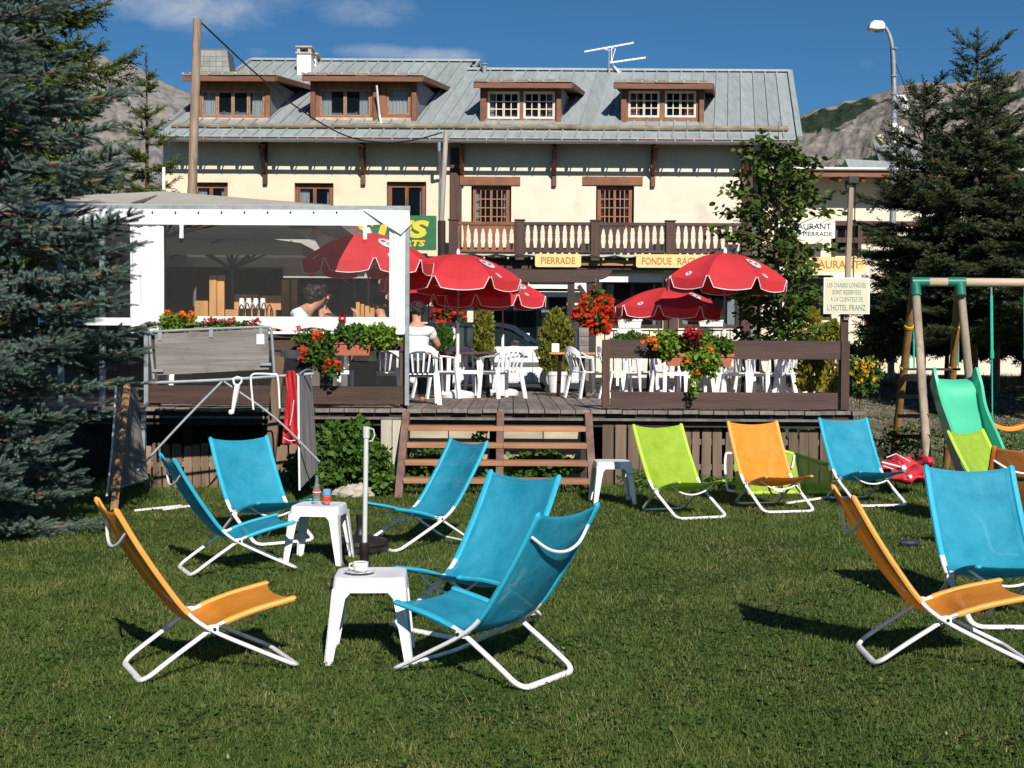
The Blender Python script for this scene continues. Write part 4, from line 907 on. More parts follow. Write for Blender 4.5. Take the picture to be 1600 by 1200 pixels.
def fence_left():
    t = tag(thing('terrace_fence', (WX(430, DY0), DY0, DECK_Z)), 'dark brown board fence under the plastic windows of the tent', 'fence')
    Y = DY0 + .06; a, b = WX(229, Y, 600), WX(632, Y, 600)
    MB().box(a, b, Y, Y + .04, WZ(549, Y), WZ(524, Y)).build('top_board', BROWNH, t); MB().box(a, b, Y, Y + .04, WZ(633, Y), WZ(605, Y)).build('bottom_board', BROWNH, t)
    for px in (240, 432, 630): x = WX(px, Y, 600); MB().box(x - .045, x + .045, Y + .042, Y + .13, DECK_Z, WZ(526, Y)).build('post', BROWN, t)
fence_left()

# ------------------------------------------------------------------ marquee over the left half
TY = DY0 - .04
tent = tag(thing('marquee', (WX(430, TY), TY, DECK_Z)), 'white tarpaulin marquee with clear plastic window on a galvanised frame', 'marquee')
a, b = WX(60, TY, 325), WX(641, TY, 325)
MB().bar((a, TY, WZ(326, TY, 400)), (b, TY, WZ(326, TY, 640)), .07, .06).build('frame_rail', GALV, tent)
for px, y0, y1 in ((636.5, 325, 634), (229, 522, 640)):
    x = WX(px, TY, (y0 + y1) / 2); MB().box(x - .025, x + .025, TY - .03, TY + .03, WZ(y1, TY), WZ(y0, TY)).build('frame_post', GALV, tent)
for k, py in enumerate((345, 392, 470, 505)):
    pass
def wavy(x0, x1, z0, z1, Y, amp, nx=26, nz=8, seed=0, zf=lambda u: 0):
    vs = []; rs = random.Random(seed); ph = [rs.uniform(0, 6) for _ in range(4)]
    for j in range(nz + 1):
        for i in range(nx + 1):
            u, v = i / nx, j / nz
            y = Y - amp * (math.sin(u * 9 + ph[0]) * .5 + math.sin(u * 23 + v * 3 + ph[1]) * .35 + math.sin(v * 8 + ph[2] + u * 4) * .3)
            vs.append((x0 + (x1 - x0) * u, y, z0 + (z1 - z0) * v + (zf(u) if j == 0 else 0)))
    fs = [(j * (nx + 1) + i, j * (nx + 1) + i + 1, (j + 1) * (nx + 1) + i + 1, (j + 1) * (nx + 1) + i) for j in range(nz) for i in range(nx)]
    return MB().add(vs, fs)
x0, x1, z0, z1 = rect(60, 641, 352, 324, TY - .05)
wavy(WX(60, TY), WX(566, TY), WZ(352, TY, 350), WZ(328, TY, 350), TY - .06, .006, 40, 3, 1).build('valance', TARP, tent, smooth=True)
# folded-over corner flap
Yf = TY - .065
MB().quad(W(566, 327, Yf), W(640, 331, Yf), W(641, 352, Yf), W(626, 366, Yf - .02), W(600, 350, Yf - .03)).build('valance_flap', TARP, tent)
MB().quad(W(560, 328, Yf + .02), W(640, 329, Yf + .02), W(640, 350, Yf + .02), W(560, 351.5, Yf + .02)).build('valance', TARP, tent)
for px in range(130, 560, 36):
    p_ = W(px, 330.5 + (px % 3), TY - .075); MB().ball(p_, .012, 6, 4).build('eyelet', BLACK, tent)
wavy(WX(204, TY), WX(224.5, TY), WZ(524, TY), WZ(350, TY), TY - .01, .02, 8, 16, 2).build('tarp_panel', TARP, tent, smooth=True)
wavy(WX(225, TY), WX(257, TY), WZ(523, TY), WZ(350, TY), TY - .03, .012, 10, 16, 4).build('tarp_panel', TARP, tent, smooth=True)
wavy(WX(608.5, TY), WX(633, TY), WZ(523, TY), WZ(345, TY), TY - .04, .014, 10, 18, 5).build('tarp_panel', TARP, tent, smooth=True)
wavy(WX(257, TY), WX(609, TY), WZ(516, TY), WZ(497, TY), TY - .03, .012, 40, 3, 6, lambda u: .02 * math.sin(u * 31)).build('tarp_strip', TARP, tent, smooth=True)
wavy(WX(300, TY), WX(609, TY), WZ(524, TY), WZ(520, TY), TY - .02, .01, 40, 2, 8).build('tarp_strip', TARP, tent, smooth=True)
wavy(WX(257, TY), WX(609, TY), WZ(498, TY), WZ(350, TY), TY - .005, .012, 40, 18, 7).build('clear_sheet', PVC, tent, smooth=True)
wavy(WX(233, TY), WX(630, TY), WZ(604, TY), WZ(549, TY), TY - .02, .012, 40, 8, 9).build('clear_sheet', PVC, tent, smooth=True)
wavy(WX(60, TY), WX(204, TY), WZ(500, TY), WZ(352, TY), TY + .01, .01, 20, 12, 10).build('clear_sheet', PVC, tent, smooth=True)
for px, py in ((286, 376), (571, 376)): wavy(WX(px - 3, TY), WX(px + 3, TY), WZ(py, TY), WZ(352, TY), TY - .08, .01, 2, 4, px).build('strap', TARP, tent)
# small inner posts seen through the left bay
for px in (159, 94): MB().box(WX(px, TY + .1) - .03, WX(px, TY + .1) + .03, TY + .1, TY + .16, DECK_Z, WZ(350, TY)).build('frame_post', GALV, tent)
wavy(WX(60, TY), WX(204, TY), WZ(512, TY), WZ(500, TY), TY - .01, .01, 12, 2, 12).build('tarp_strip', TARP, tent)
# pyramid canopy roofs behind the front rail
def canopy(cx, cy, hx, hy, ztop, zrim, label):
    t = thing('canopy_umbrella', (cx, cy, DECK_Z), label, 'umbrella')
    nn = 10; vs = [(cx, cy, ztop)]; ring = [(-hx, -hy), (0, -hy), (hx, -hy), (hx, 0), (hx, hy), (0, hy), (-hx, hy), (-hx, 0)]
    for f_, sag in ((.33, .03), (.66, .05), (1, 0)):
        for i, (dx, dy) in enumerate(ring): vs.append((cx + dx * f_, cy + dy * f_, ztop + (zrim - ztop) * f_ - sag * (0 if i % 2 == 0 else 1)))
    fs = [(0, 1 + i, 1 + (i + 1) % 8) for i in range(8)] + [(1 + j * 8 + i, 9 + j * 8 + i, 9 + j * 8 + (i + 1) % 8, 1 + j * 8 + (i + 1) % 8) for j in range(2) for i in range(8)]
    MB().add(vs, fs).build('canopy', CANOPY, t)
    sk = []; fs = []
    for k, (dx, dy) in enumerate(ring): sk += [(cx + dx, cy + dy, zrim), (cx + dx, cy + dy, zrim - .16)]
    fs = [(2 * k, (2 * k + 2) % 16, (2 * k + 3) % 16, 2 * k + 1) for k in range(8)]; MB().add(sk, fs).build('skirt', CANOPY, t)
    MB().tube([(cx, cy, DECK_Z), (cx, cy, ztop + .02)], .03, 8).build('pole', OLDW, t)
    MB().tube([(cx, cy, ztop), (cx, cy, ztop + .32)], .022, 6).build('finial', WTUBE, t)
    for i, (dx, dy) in enumerate(ring):
        MB().bar((cx, cy, ztop - .04), (cx + dx * .98, cy + dy * .98, zrim + .0), .03, .03).build('rib', OLDW, t)
        MB().bar((cx, cy, zrim - .28), (cx + dx * .5, cy + dy * .5, (ztop + zrim) / 2 - .03), .025, .025).build('strut', OLDW, t)
    return t
cz = lambda py, Y: WZ(py, Y, 300)
canopy(WX(256, 18.2), 18.2, 2.45, 1.6, cz(299, 18.2), cz(332, 18.2) - .06, 'large off white square umbrella roof with a white mast tip, left end of the marquee')
canopy(WX(362, 20.6), 20.6, 1.3, 1.4, WZ(362, 20.6, 360), WZ(392, 20.6, 360), 'large off white square umbrella behind the marquee window, nearest its middle')
canopy(WX(150, 22), 21.9, 1.6, 1.5, WZ(330, 22), WZ(362, 22), 'large off white square umbrella behind the left bay of the marquee')
canopy(WX(300, 23.0), 23.2, 1.5, .9, WZ(340, 23.2, 300), WZ(380, 23.2, 300), 'off white square umbrella in the second row behind the left part of the marquee window')
canopy(WX(455, 23.0), 23.2, 1.35, .9, WZ(368, 23.2, 450), WZ(402, 23.2, 450), 'off white square umbrella in the second row behind the middle of the marquee window')
canopy(WX(560, 24.0), 23.4, 1.1, .8, WZ(398, 23.4, 560), WZ(424, 23.4, 560), 'off white square umbrella in the second row, behind the red parasol in the marquee')
t = tag(thing('sagging_cloth', (WX(480, 20), 20, 2)), 'white scalloped awning edge drooping beside the green sign', 'awning')
pts = [(448, 352, 0), (470, 366, 1), (480, 374, 0), (490, 372, 1), (500, 388, 0), (520, 386, 1), (524, 372, 0), (505, 366, 0), (492, 350, 0)]
MB().add([W(a_, b_, 19.6 + .1 * c_) for a_, b_, c_ in pts], [(0, 1, 8), (1, 2, 8), (2, 3, 8), (3, 7, 8), (3, 4, 7), (4, 5, 6, 7)]).build('cloth', TARP, t)
# back part: dark boards added in place of shade, and pine fittings
lo_ = tag(thing('low_dark_screen', (WX(400, 17.25), 17.25, DECK_Z)), 'dark low partition added to darken the space behind the lower clear sheet', 'screen')
MB().box(WX(300, 17.25), WX(455, 17.25), 17.25, 17.28, DECK_Z, WZ(552, 17.25)).box(WX(553, 17.25), WX(588, 17.25), 17.25, 17.28, DECK_Z, WZ(540, 17.25)).build('screen_board', DARKW, lo_)  # added boards, they darken what shows through the lower sheet
for k, px in enumerate((386, 412)):
    bc = tag(thing('bistro_chair', (WX(px, 17.2), 17.2, DECK_Z)), ['black wrought iron chair back before the pine counter, left one', 'black wrought iron chair back before the pine counter, right one'][k], 'chair')
    for dx in (0, 9, -9):
        MB().tube(bez([W(px + dx, 520, 17.2), W(px + dx - 4, 490, 17.2), W(px + dx, 476 - (3 if dx == 0 else 0), 17.2), W(px + dx + 5, 490, 17.2), W(px + dx + 2, 520, 17.2)], 4), .008, 5).build('iron_loop', BLACK, bc)
    for dx in (-11, 11): MB().tube([(WX(px + dx, 17.2), 17.2, DECK_Z), (WX(px + dx, 17.2), 17.2, WZ(484, 17.2))], .01, 5).build('leg', BLACK, bc)
t = tag(thing('backing_wall', (WX(300, 24.3), 24.3, DECK_Z)), 'dark shelter wall added behind the marquee in place of its shaded depth', 'backing')
MB().box(WX(60, 24.2), WX(470, 24.2), 24.2, 24.3, .8, WZ(384, 24.2, 300)).box(WX(470, 24.2), WX(622, 24.2), 24.2, 24.3, .8, WZ(412, 24.2)).build('wall', mat('dark_backing', (.13, .115, .1), .9, .2, 3), t)  # added dark wall, covers the sunlit facade behind the marquee
bar = tag(thing('pine_counter', (WX(390, 17.6), 17.6, DECK_Z)), 'pine counter and posts inside the marquee', 'counter')
for (a, b, c, d, Y) in ((327, 338, 430, 600, 17.35), (339, 350, 430, 600, 17.37), (440, 451, 437, 600, 18.4), (455, 463, 437, 600, 18.42)):
    x0, x1, z0, z1 = rect(a, b, c, d, Y); MB().box(x0, x1, Y, Y + .06, max(z0, DECK_Z), z1).build('post', PINEW, bar)
for (a, b, c, d, Y) in ((304, 326, 470, 600, 17.5), (352, 432, 484, 600, 17.75), (366, 404, 460, 484, 17.75), (406, 440, 462, 484, 17.77)):
    x0, x1, z0, z1 = rect(a, b, c, d, Y); MB().box(x0, x1 - .01, Y, Y + .05, max(z0, DECK_Z), z1).build('panel', PINEW, bar)
for k in range(4):
    x0, x1, z0, z1 = rect(374 + k * 11, 381 + k * 11, 466, 482, 17.6); MB().lathe([(.03, z0), (.035, z0 + .08), (.03, z1)], ((x0 + x1) / 2, 17.6, 0), 8).build('jug', WPLAS, bar)
for k, (a, b) in enumerate(((556, 562), (563, 569), (570, 577), (578, 585))):
    x0, x1, z0, z1 = rect(a, b, 472 + k * 3, 600, 17.5); MB().box(x0, x1, 17.5, 17.53, max(z0, DECK_Z), z1).build('slat', PINEW, bar)

# ------------------------------------------------------------------ red parasols
def parasol(px, pya, pxl, pxr, pyrim, Y, poley, label, tilt=0, rot=.3, logos=True, base=True, big=6):
    c = W(px, pya, Y); rad = (WX(pxr, Y) - WX(pxl, Y)) / 2; zr = WZ(pyrim, Y); za = c.z
    zb = max(DECK_Z, WZ(poley, Y)) if poley else DECK_Z
    t = thing('red_parasol', (c.x, Y, DECK_Z), label, 'parasol', 'red parasols on the terrace')
    n = 8; H_ = za - zr; off = ((pxl + pxr) / 2 - px) / F_PX * Y
    def pt(k, f_): a = rot + 2 * PI * k / n; return Vector((c.x + off * f_ + math.cos(a) * rad * f_, Y + math.sin(a) * rad * f_, za - H_ * (f_ ** 1.9) + tilt * math.cos(a) * f_))
    mb = MB(); sub = 5; rings = [.0, .2, .4, .6, .8, 1.0]; vs = []
    # scalloped valance below the rim
    for k in range(n):
        for s in range(sub):
            u = s / sub
            for f_ in rings[1:]:
                p0, p1 = pt(k, f_), pt(k + 1, f_); p = p0.lerp(p1, u); p.z -= .05 * f_ * math.sin(PI * u); vs.append(p)
    m_ = len(rings) - 1; tot = n * sub; vs.append(pt(0, 0)); top = len(vs) - 1
    for q in range(tot):
        q2 = (q + 1) % tot; mb.f.append((top, q * m_, q2 * m_)); mb.mi.append(0)
        for j in range(m_ - 1): mb.f.append((q * m_ + j, q * m_ + j + 1, q2 * m_ + j + 1, q2 * m_ + j)); mb.mi.append(0)
    mb.v = [tuple(v) for v in vs]; mb.build('canopy', REDF, t, smooth=True)
    va = MB(); ed = MB()
    for k in range(n):
        top_, bot_ = [], []
        for s in range(11):
            u = .03 + .94 * s / 10; p0, p1 = pt(k, 1), pt(k + 1, 1); p = p0.lerp(p1, u); p.z -= .05 * math.sin(PI * u)
            o_ = (p - Vector((c.x + off, Y, p.z))); o_.normalize()
            drop = .155 * (min(1, math.sin(PI * s / 10) * 3.2) * .9 + .1)
            top_.append(p); bot_.append(p + o_ * .012 + Vector((0, 0, -drop)))
        nn = len(va.v); va.add(top_ + bot_, [(i, i + 1, 12 + i, 11 + i) for i in range(10)])
        ed.tube([top_[0]] + bot_ + [top_[-1]], .006, 4)
    va.build('valance', REDF, t, smooth=True); ed.build('white_edging', WHITEP, t)
    # logos lie on the cloth
    if logos:
        lg = MB(); lm = MB(); lr = MB()
        def srf(k, f_, u, h): p0, p1 = pt(k, f_), pt(k + 1, f_); q = p0.lerp(p1, u); q.z -= .05 * f_ * math.sin(PI * u); return q + Vector((0, -.3 * h, h))
        for k in range(n):
            for (f_, df, uw, u0) in ((.6, .13, .27, .5), (.91, .05, .075, .4)):
                if f_ < .8 and k != big: continue
                if f_ > .8 and k % 2: continue
                nn = len(lg.v); rg = [(0, 0)] + [(r_ * math.cos(a_), r_ * math.sin(a_)) for r_ in (.5, 1) for a_ in np.linspace(0, 2 * PI, 17)[:-1]]
                lg.add([srf(k, f_ + df * y_, u0 + uw * x_, .014) for x_, y_ in rg], [(0, 1 + i, 1 + (i + 1) % 16) for i in range(16)] + [(1 + i, 17 + i, 17 + (i + 1) % 16, 1 + (i + 1) % 16) for i in range(16)])
                for mb_, pl in ((lm, ((-.65, -.3), (-.1, -.5), (.15, -.15), (-.4, -.02))), (lr, ((.05, .1), (.75, 0), (.55, .4), (.1, .5)))):
                    mb_.quad(*[srf(k, f_ + df * y_, u0 + uw * x_, .022) for x_, y_ in pl])
        lg.build('logo_disc', mat('logo_grey_white', (.6, .6, .62), .6, .1, 20), t, kind='stuff'); lm.build('logo_mark', mat('logo_red', (.45, .06, .08), .6), t, kind='stuff'); lr.build('logo_mark', mat('logo_blue_grey', (.25, .27, .33), .6), t, kind='stuff')
    for k in range(n): MB().bar(pt(k, .02) - Vector((0, 0, .02)), pt(k, 1) - Vector((0, 0, .015)), .012, .012).build('rib', WTUBE, t); MB().bar(Vector((c.x, Y, za - H_ - .12)), pt(k, .5) - Vector((0, 0, .03)), .01, .01).build('strut', WTUBE, t)
    zl = DECK_Z + (za - DECK_Z) * .5
    MB().tube([(c.x, Y, zl), (c.x, Y, za + .01)], .014, 8).build('upper_pole', mat('shaded_pole', (.28, .25, .24), .5), t); MB().tube([(c.x, Y, DECK_Z + .02), (c.x, Y, zl + .05)], .024, 8).build('lower_pole', WPLAS, t)  # grey brown of the upper pole has shade put into its colour
    MB().lathe([(.03, 0), (.028, .05), (.01, .09)], (c.x, Y, za - .01), 8).build('finial', WPLAS, t)
    if base: MB().lathe([(.26, 0), (.27, .05), (.22, .09), (.05, .12), (.035, .3)], (c.x, Y, DECK_Z + .002), 20).build('base', WPLAS, t, smooth=True)
    return t
parasol(576, 364, 473, 678, 410, 19.4, 0, 'red parasol seen through the marquee window', rot=.2)
parasol(716, 397, 590, 815, 437, 20.5, 0, 'frontmost red parasol, on a thick white pole by the brown table', rot=.62)
parasol(670, 440, 604, 745, 462, 22.2, 0, 'red parasol half hidden behind the frontmost one', rot=.1, logos=True)
parasol(786, 437, 690, 856, 463, 21.8, 0, 'red parasol with a thin pole in front of the parked car', rot=.45)
parasol(1133, 395, 1038, 1230, 434, 20.4, 0, 'highest red parasol above the right terrace fence', rot=.35, tilt=-.03)
parasol(1045, 449, 961, 1128, 478, 22.0, 0, 'low red parasol left of the highest one over the right fence', rot=.5, tilt=-.02)

# ------------------------------------------------------------------ plastic chairs and tables on the terrace
def plastic_chair():
    t = thing('plastic_chair', (0, 0, 0))
    sw, sd, sh = .25, .23, .43
    mb = MB(); mb.box(-sw + .03, sw - .03, -sd, sd - .02, sh - .02, sh); mb.box(-sw + .03, sw - .03, -sd - .02, -sd + .02, sh - .06, sh - .002); mb.build('seat', WPLAS, t, bevel=.008)
    for sx in (-1, 1):
        f = MB(); f.prism([(sx * (sw + .02) - .03, -sd - .02, 0), (sx * (sw + .02) + .03, -sd - .02, 0), (sx * (sw - .01) + .035, -sd + .03, sh + .2), (sx * (sw - .01) - .03, -sd + .03, sh + .2)], (0, .03, 0)); f.build('leg', WPLAS, t, bevel=.004)
        f = MB(); f.prism([(sx * (sw + .01) - .035, sd + .06, 0), (sx * (sw + .01) + .03, sd + .06, 0), (sx * (sw - .03) + .03, sd - .03, sh + .02), (sx * (sw - .03) - .04, sd - .03, sh + .02)], (0, .03, 0)); f.build('leg', WPLAS, t, bevel=.004)
        f = MB(); pts = [(sx * sw, -sd + .02, sh + .2), (sx * (sw + .015), -.05, sh + .225), (sx * (sw), sd - .05, sh + .24), (sx * (sw - .03), sd + .04, sh + .3)]; f.tube(pts, .028, 8, sq=.55); f.build('armrest', WPLAS, t, smooth=True)
    # back: curved top band, slats
    def bp(u, z): return Vector((u * (sw - .01 - .02 * (z - sh)), sd - .02 + .12 * (z - sh) / .42 + .05 * (1 - u * u), z))
    top = [bp(-1 + i / 5, sh + .40 - .10 * abs(-1 + i / 5) ** 3) for i in range(11)]
    mb = MB(); vs = []
    for p in top: vs += [p, p + Vector((0, 0, -.09)), p + Vector((0, .018, -.09)), p + Vector((0, .018, 0))]
    mb.add(vs, [(4 * i + a, 4 * i + (a + 1) % 4, 4 * i + 4 + (a + 1) % 4, 4 * i + 4 + a) for i in range(10) for a in range(4)] + [(0, 1, 2, 3), (43, 42, 41, 40)]); mb.build('backrest', WPLAS, t, smooth=True)
    for u in (-.92, -.56, -.19, .19, .56, .92):
        w_ = .026 if abs(u) < .9 else .034; a = bp(u * .75 if abs(u) < .9 else u, sh + .02); b = bp(u, sh + .34 - .06 * abs(u)); m_ = a.lerp(b, .5) + Vector((0, .012, 0))
        MB().bar(a, m_, w_, .014, (0, 1, 0)).bar(m_, b, w_, .014, (0, 1, 0)).build('slat', WPLAS, t)
    return t
pc0 = plastic_chair(); used = [0]
def put_chair(px, py, Y, rz, label, sc_=1):
    o = pc0 if not used[0] else copy_tree(pc0); used[0] = 1
    p = W(px, py, Y); o.location = (p.x, Y, DECK_Z + .003); o.rotation_euler = (0, 0, R(rz)); o.scale = (sc_,) * 3
    tag(o, label, 'chair', 'white plastic chairs on the terrace'); return o
# rz 0: chair back towards +y (faces the camera)
for a_ in [(655, 0, 17.9, 188, 'white plastic chair under the person in the white shirt, by the tent post'),
           (683, 0, 20.1, 120, 'white plastic chair right behind the tent post, its back to the brown table'),
           (722, 0, 21.1, 10, 'white plastic chair behind the frontmost parasol pole'),
           (783, 0, 20.4, 215, 'white plastic chair right of the frontmost parasol, with its back to the lawn'),
           (752, 0, 21.9, 95, 'white plastic chair at the far side of the brown table'),
           (921, 0, 20.6, 115, 'white plastic chair at the open side left of the right fence'),
           (972, 0, 20.2, 100, 'white plastic chair behind the left end of the right fence'),
           (1000, 0, 21.1, 165, 'white plastic chair turned away behind the right fence, left of the flower box'),
           (1052, 0, 20.6, 20, 'white plastic chair right under the terracotta flower box of the right fence'),
           (1085, 0, 21.6, 190, 'white plastic chair under the trailing flowers of the right fence'),
           (1150, 0, 20.4, 160, 'white plastic chair right of the trailing flowers of the right fence'),
           (1183, 0, 21.1, 20, 'white plastic chair between the trailing flowers and the right end of the fence'),
           (1207, 0, 20.1, 200, 'white plastic chair with its back to the lawn near the right end of the fence'),
           (1243, 0, 20.4, 150, 'rightmost white plastic chair on the terrace'),
           (598, 0, 18.9, 185, 'white plastic chair behind the clear sheet under the terracotta box'),
           (545, 0, 20.2, 30, 'white plastic chair deep in the marquee, left of the tent post'),
           (396, 0, 18.7, 190, 'white plastic chair behind the grey plank panel, at its right end'),
           (362, 0, 19.2, 150, 'white plastic chair behind the middle of the grey plank panel'),
           (290, 0, 18.9, 200, 'white plastic chair behind the left end of the grey plank panel')]:
    put_chair(a_[0], 560, a_[2], a_[3], a_[4], .95)
TABT = mat('brown_table_top', (.085, .055, .06), .35, .15, 8)
def terrace_table(px, Y, r, m, label, sq=False, hz=.7):
    x = WX(px, Y); t = thing('terrace_table', (x, Y, DECK_Z), label, 'table', 'terrace tables')
    if sq: MB().box(x - r, x + r, Y - r, Y + r, DECK_Z + hz - .035, DECK_Z + hz).build('table_top', m, t, bevel=.006)
    else: MB().lathe([(r - .02, DECK_Z + hz - .04), (r, DECK_Z + hz - .03), (r, DECK_Z + hz - .008), (r - .01, DECK_Z + hz)], (x, Y, 0), 28).build('table_top', m, t)
    for k in range(4):
        a = PI / 4 + k * PI / 2; MB().bar((x + math.cos(a) * r * .8, Y + math.sin(a) * r * .8, DECK_Z + .003), (x + math.cos(a) * r * .7, Y + math.sin(a) * r * .7, DECK_Z + hz - .04), .04, .04).build('leg', BLACK if m is TABT else (DARKW if sq else WPLAS), t)
    return t
terrace_table(733, 21.3, .55, TABT, 'round dark brown table around the frontmost parasol pole')
terrace_table(676, 22.0, .36, PINEW, 'pale wooden table beside the person in the white shirt', True)
terrace_table(893, 21.6, .36, PINEW, 'wooden table with a white napkin holder right of the potted shrub', True)
terrace_table(1040, 21.4, .45, TABT, 'dark table behind the terracotta box of the right fence')
terrace_table(1190, 21.4, .45, TABT, 'dark table near the right end of the terrace')
terrace_table(480, 18.4, .45, TABT, 'dark table of the two people behind the plastic window')
p = W(870, 540, 19.4); nh = tag(thing('napkin_holder', (WX(868, 21.5), 21.5, DECK_Z + .702)), 'white napkin holder on the wooden table by the potted shrub', 'napkin holder')
MB().box(WX(862, 21.5), WX(874, 21.5), 21.45, 21.55, DECK_Z + .702, DECK_Z + .84).build('holder', WPLAS, nh, bevel=.01)
# menu board
mbrd = tag(thing('menu_board', (WX(912, 22.9), 22.9, DECK_Z)), 'narrow grey wooden slatted box standing behind the plastic chairs', 'board')
for k in range(6): x0, x1, z0, z1 = rect(905, 920, 512 + k * 14, 525 + k * 14, 22.9); MB().box(x0, x1, 22.9, 23.1, z0, z1).build('slat', OLDWH, mbrd)
MB().box(WX(906, 22.9), WX(919, 22.9), 22.92, 23.08, DECK_Z, WZ(590, 22.9)).build('body', DARKW, mbrd)

# ------------------------------------------------------------------ plants
def leaves(name, pts, size, m, parent, T=LEAF_T, Fc=LEAF_F, zb=.3, kind='stuff'):
    n = len(pts); return scatter(name, pts, rdir(n, 0), rdir(n, .8), T, Fc, size * RNG.uniform(.6, 1.2, n), m, parent, kind)
def cloud(c, r, n, sh=.35):
    """points in a ragged ellipsoid"""
    d = rdir(n); rad = RNG.uniform(0, 1, n) ** sh; rad *= 1 + .22 * np.sin(d[:, 0] * 7 + c[0] * 3) * np.sin(d[:, 2] * 6 + c[1])
    return np.array(c) + d * rad[:, None] * np.array(r)
def blooms(centers, r, m, parent, name='blooms', per=10, ps=.03):
    P = []; 
    for c in centers: P.append(np.array(c) + rdir(per) * r * RNG.uniform(.5, 1, (per, 1)))
    P = np.concatenate(P); n = len(P); C = np.repeat(np.array(centers), per, 0)
    U = P - C + 1e-4; D = np.cross(U, rdir(n))
    return scatter(name, P, D, U, PET_T, PET_F, ps * RNG.uniform(.8, 1.2, n), m, parent, 'stuff')
def flower_box(px0, px1, py0, py1, Y, label, specs, box=TERRA, scroll=False):
    x0, x1, z0, z1 = rect(px0, px1, py0, py1, Y); t = thing('flower_box', ((x0 + x1) / 2, Y, z0), label, 'flower box')
    b = MB(); k = .03; b.add([(x0 + k, Y + .02, z0), (x1 - k, Y + .02, z0), (x1 - k, Y + .17, z0), (x0 + k, Y + .17, z0), (x0, Y, z1), (x1, Y, z1), (x1, Y + .2, z1), (x0, Y + .2, z1)], [(0, 3, 2, 1), (0, 1, 5, 4), (1, 2, 6, 5), (2, 3, 7, 6), (3, 0, 4, 7), (4, 5, 6, 7)])
    b.box(x0 - .012, x1 + .012, Y - .012, Y + .01, z1 - .035, z1 + .003).build('planter', box, t)
    for kind, a, b_, c, d, n, sz, m in specs:   # area in pixels
        cx, cz = (a + b_) / 2, (c + d) / 2; ctr = W(cx, cz, Y + .05); rx = (WX(b_, Y) - WX(a, Y)) / 2; rz = (WZ(c, Y) - WZ(d, Y)) / 2
        if kind == 'leaf': leaves('foliage', cloud(ctr, (rx, .16, rz), n), sz, m, t, LEAF3_T, LEAF3_F)
        else:
            C = cloud(ctr - Vector((0, .06, 0)), (rx, .12, rz), n, .6); blooms(C, sz, m, t, per=9, ps=sz * .8)
    return t
GY_ = DY0 - .2
flower_box(520, 580, 533, 555, GY_, 'terracotta box with scroll relief and red geraniums hung on the tent fence',
    [('leaf', 470, 530, 515, 575, 900, .055, LEAFG), ('leaf', 520, 590, 508, 538, 1100, .055, LEAFG), ('leaf', 560, 622, 505, 545, 1000, .055, LEAFGL), ('leaf', 505, 535, 560, 592, 200, .05, LEAFG),
     ('fl', 476, 516, 512, 545, 9, .05, REDFL), ('fl', 497, 535, 560, 580, 7, .045, REDFL), ('fl', 522, 545, 494, 505, 3, .05, CRIM), ('fl', 520, 536, 560, 580, 3, .045, REDFL), ('fl', 560, 620, 510, 540, 4, .02, WHFL), ('fl', 455, 475, 498, 518, 3, .03, REDFL)])
t = flower_box(466, 480, 535, 552, GY_, 'narrow terracotta box overflowing with red trailing flowers beside the grey panel', [('fl', 466, 482, 535, 566, 8, .045, REDFL), ('leaf', 462, 486, 520, 540, 200, .05, LEAFG)])
flower_box(262, 400, 512, 524, DY0 - .3, 'box of orange nasturtiums and red geraniums behind the grey plank panel',
    [('leaf', 248, 310, 492, 520, 900, .06, LEAFGL), ('leaf', 300, 410, 502, 520, 700, .05, LEAFG), ('fl', 262, 306, 482, 500, 7, .045, ORFL), ('fl', 290, 305, 500, 512, 3, .05, REDFL), ('fl', 318, 385, 494, 510, 9, .045, CRIM), ('fl', 320, 345, 496, 508, 3, .045, REDFL), ('fl', 300, 345, 492, 508, 4, .02, WHFL), ('fl', 384, 408, 500, 514, 3, .045, CRIM)])
flower_box(1040, 1092, 553, 572, GY_, 'long terracotta box with crimson geraniums and orange nasturtiums on the right fence',
    [('leaf', 1020, 1065, 518, 560, 900, .06, LEAFGL), ('leaf', 1058, 1100, 525, 550, 600, .05, leafmat('dark_red_leaves', (.03, .02, .008), (.10, .03, .015))), ('fl', 1058, 1100, 512, 530, 10, .055, CRIM), ('fl', 1004, 1030, 524, 550, 8, .045, ORFL),
     ('leaf', 1065, 1130, 525, 590, 1600, .06, LEAFGL), ('fl', 1068, 1125, 530, 585, 11, .04, ORFL), ('leaf', 1078, 1092, 575, 625, 160, .045, LEAFGL), ('fl', 1015, 1060, 540, 552, 3, .035, YEFL), ('leaf', 1112, 1145, 525, 548, 250, .045, LEAFG)])
flower_box(1118, 1146, 553, 573, GY_, 'short terracotta box at the right end of the nasturtiums', [('leaf', 1120, 1150, 535, 555, 150, .05, LEAFG), ('fl', 1125, 1150, 532, 548, 2, .03, ORFL)])
flower_box(965, 1003, 499, 512, 30, 'white flower box with yellow flowers on a stand under the restaurant window', [('leaf', 966, 1002, 488, 500, 200, .07, LEAFG), ('fl', 966, 1002, 486, 498, 9, .06, YEFL), ('fl', 966, 1002, 488, 498, 5, .06, ORFL)], WHITEP)
flower_box(1092, 1132, 500, 510, 30, 'white flower box with orange flowers behind the higher parasol pole', [('leaf', 1092, 1132, 490, 500, 200, .07, LEAFG), ('fl', 1092, 1132, 490, 500, 9, .06, ORFL)], WHITEP)
t = tag(thing('flower_stand', (WX(985, 30), 30, .92)), 'white stand under the yellow flower box', 'stand')
for px in (966, 1001): x = WX(px, 30); MB().box(x - .03, x + .03, 30.05, 30.11, .9, WZ(512, 30)).build('leg', WHITEP, t)
MB().box(WX(965, 30), WX(1003, 30), 30.0, 30.16, WZ(519, 30), WZ(512.5, 30)).build('shelf', WHITEP, t)
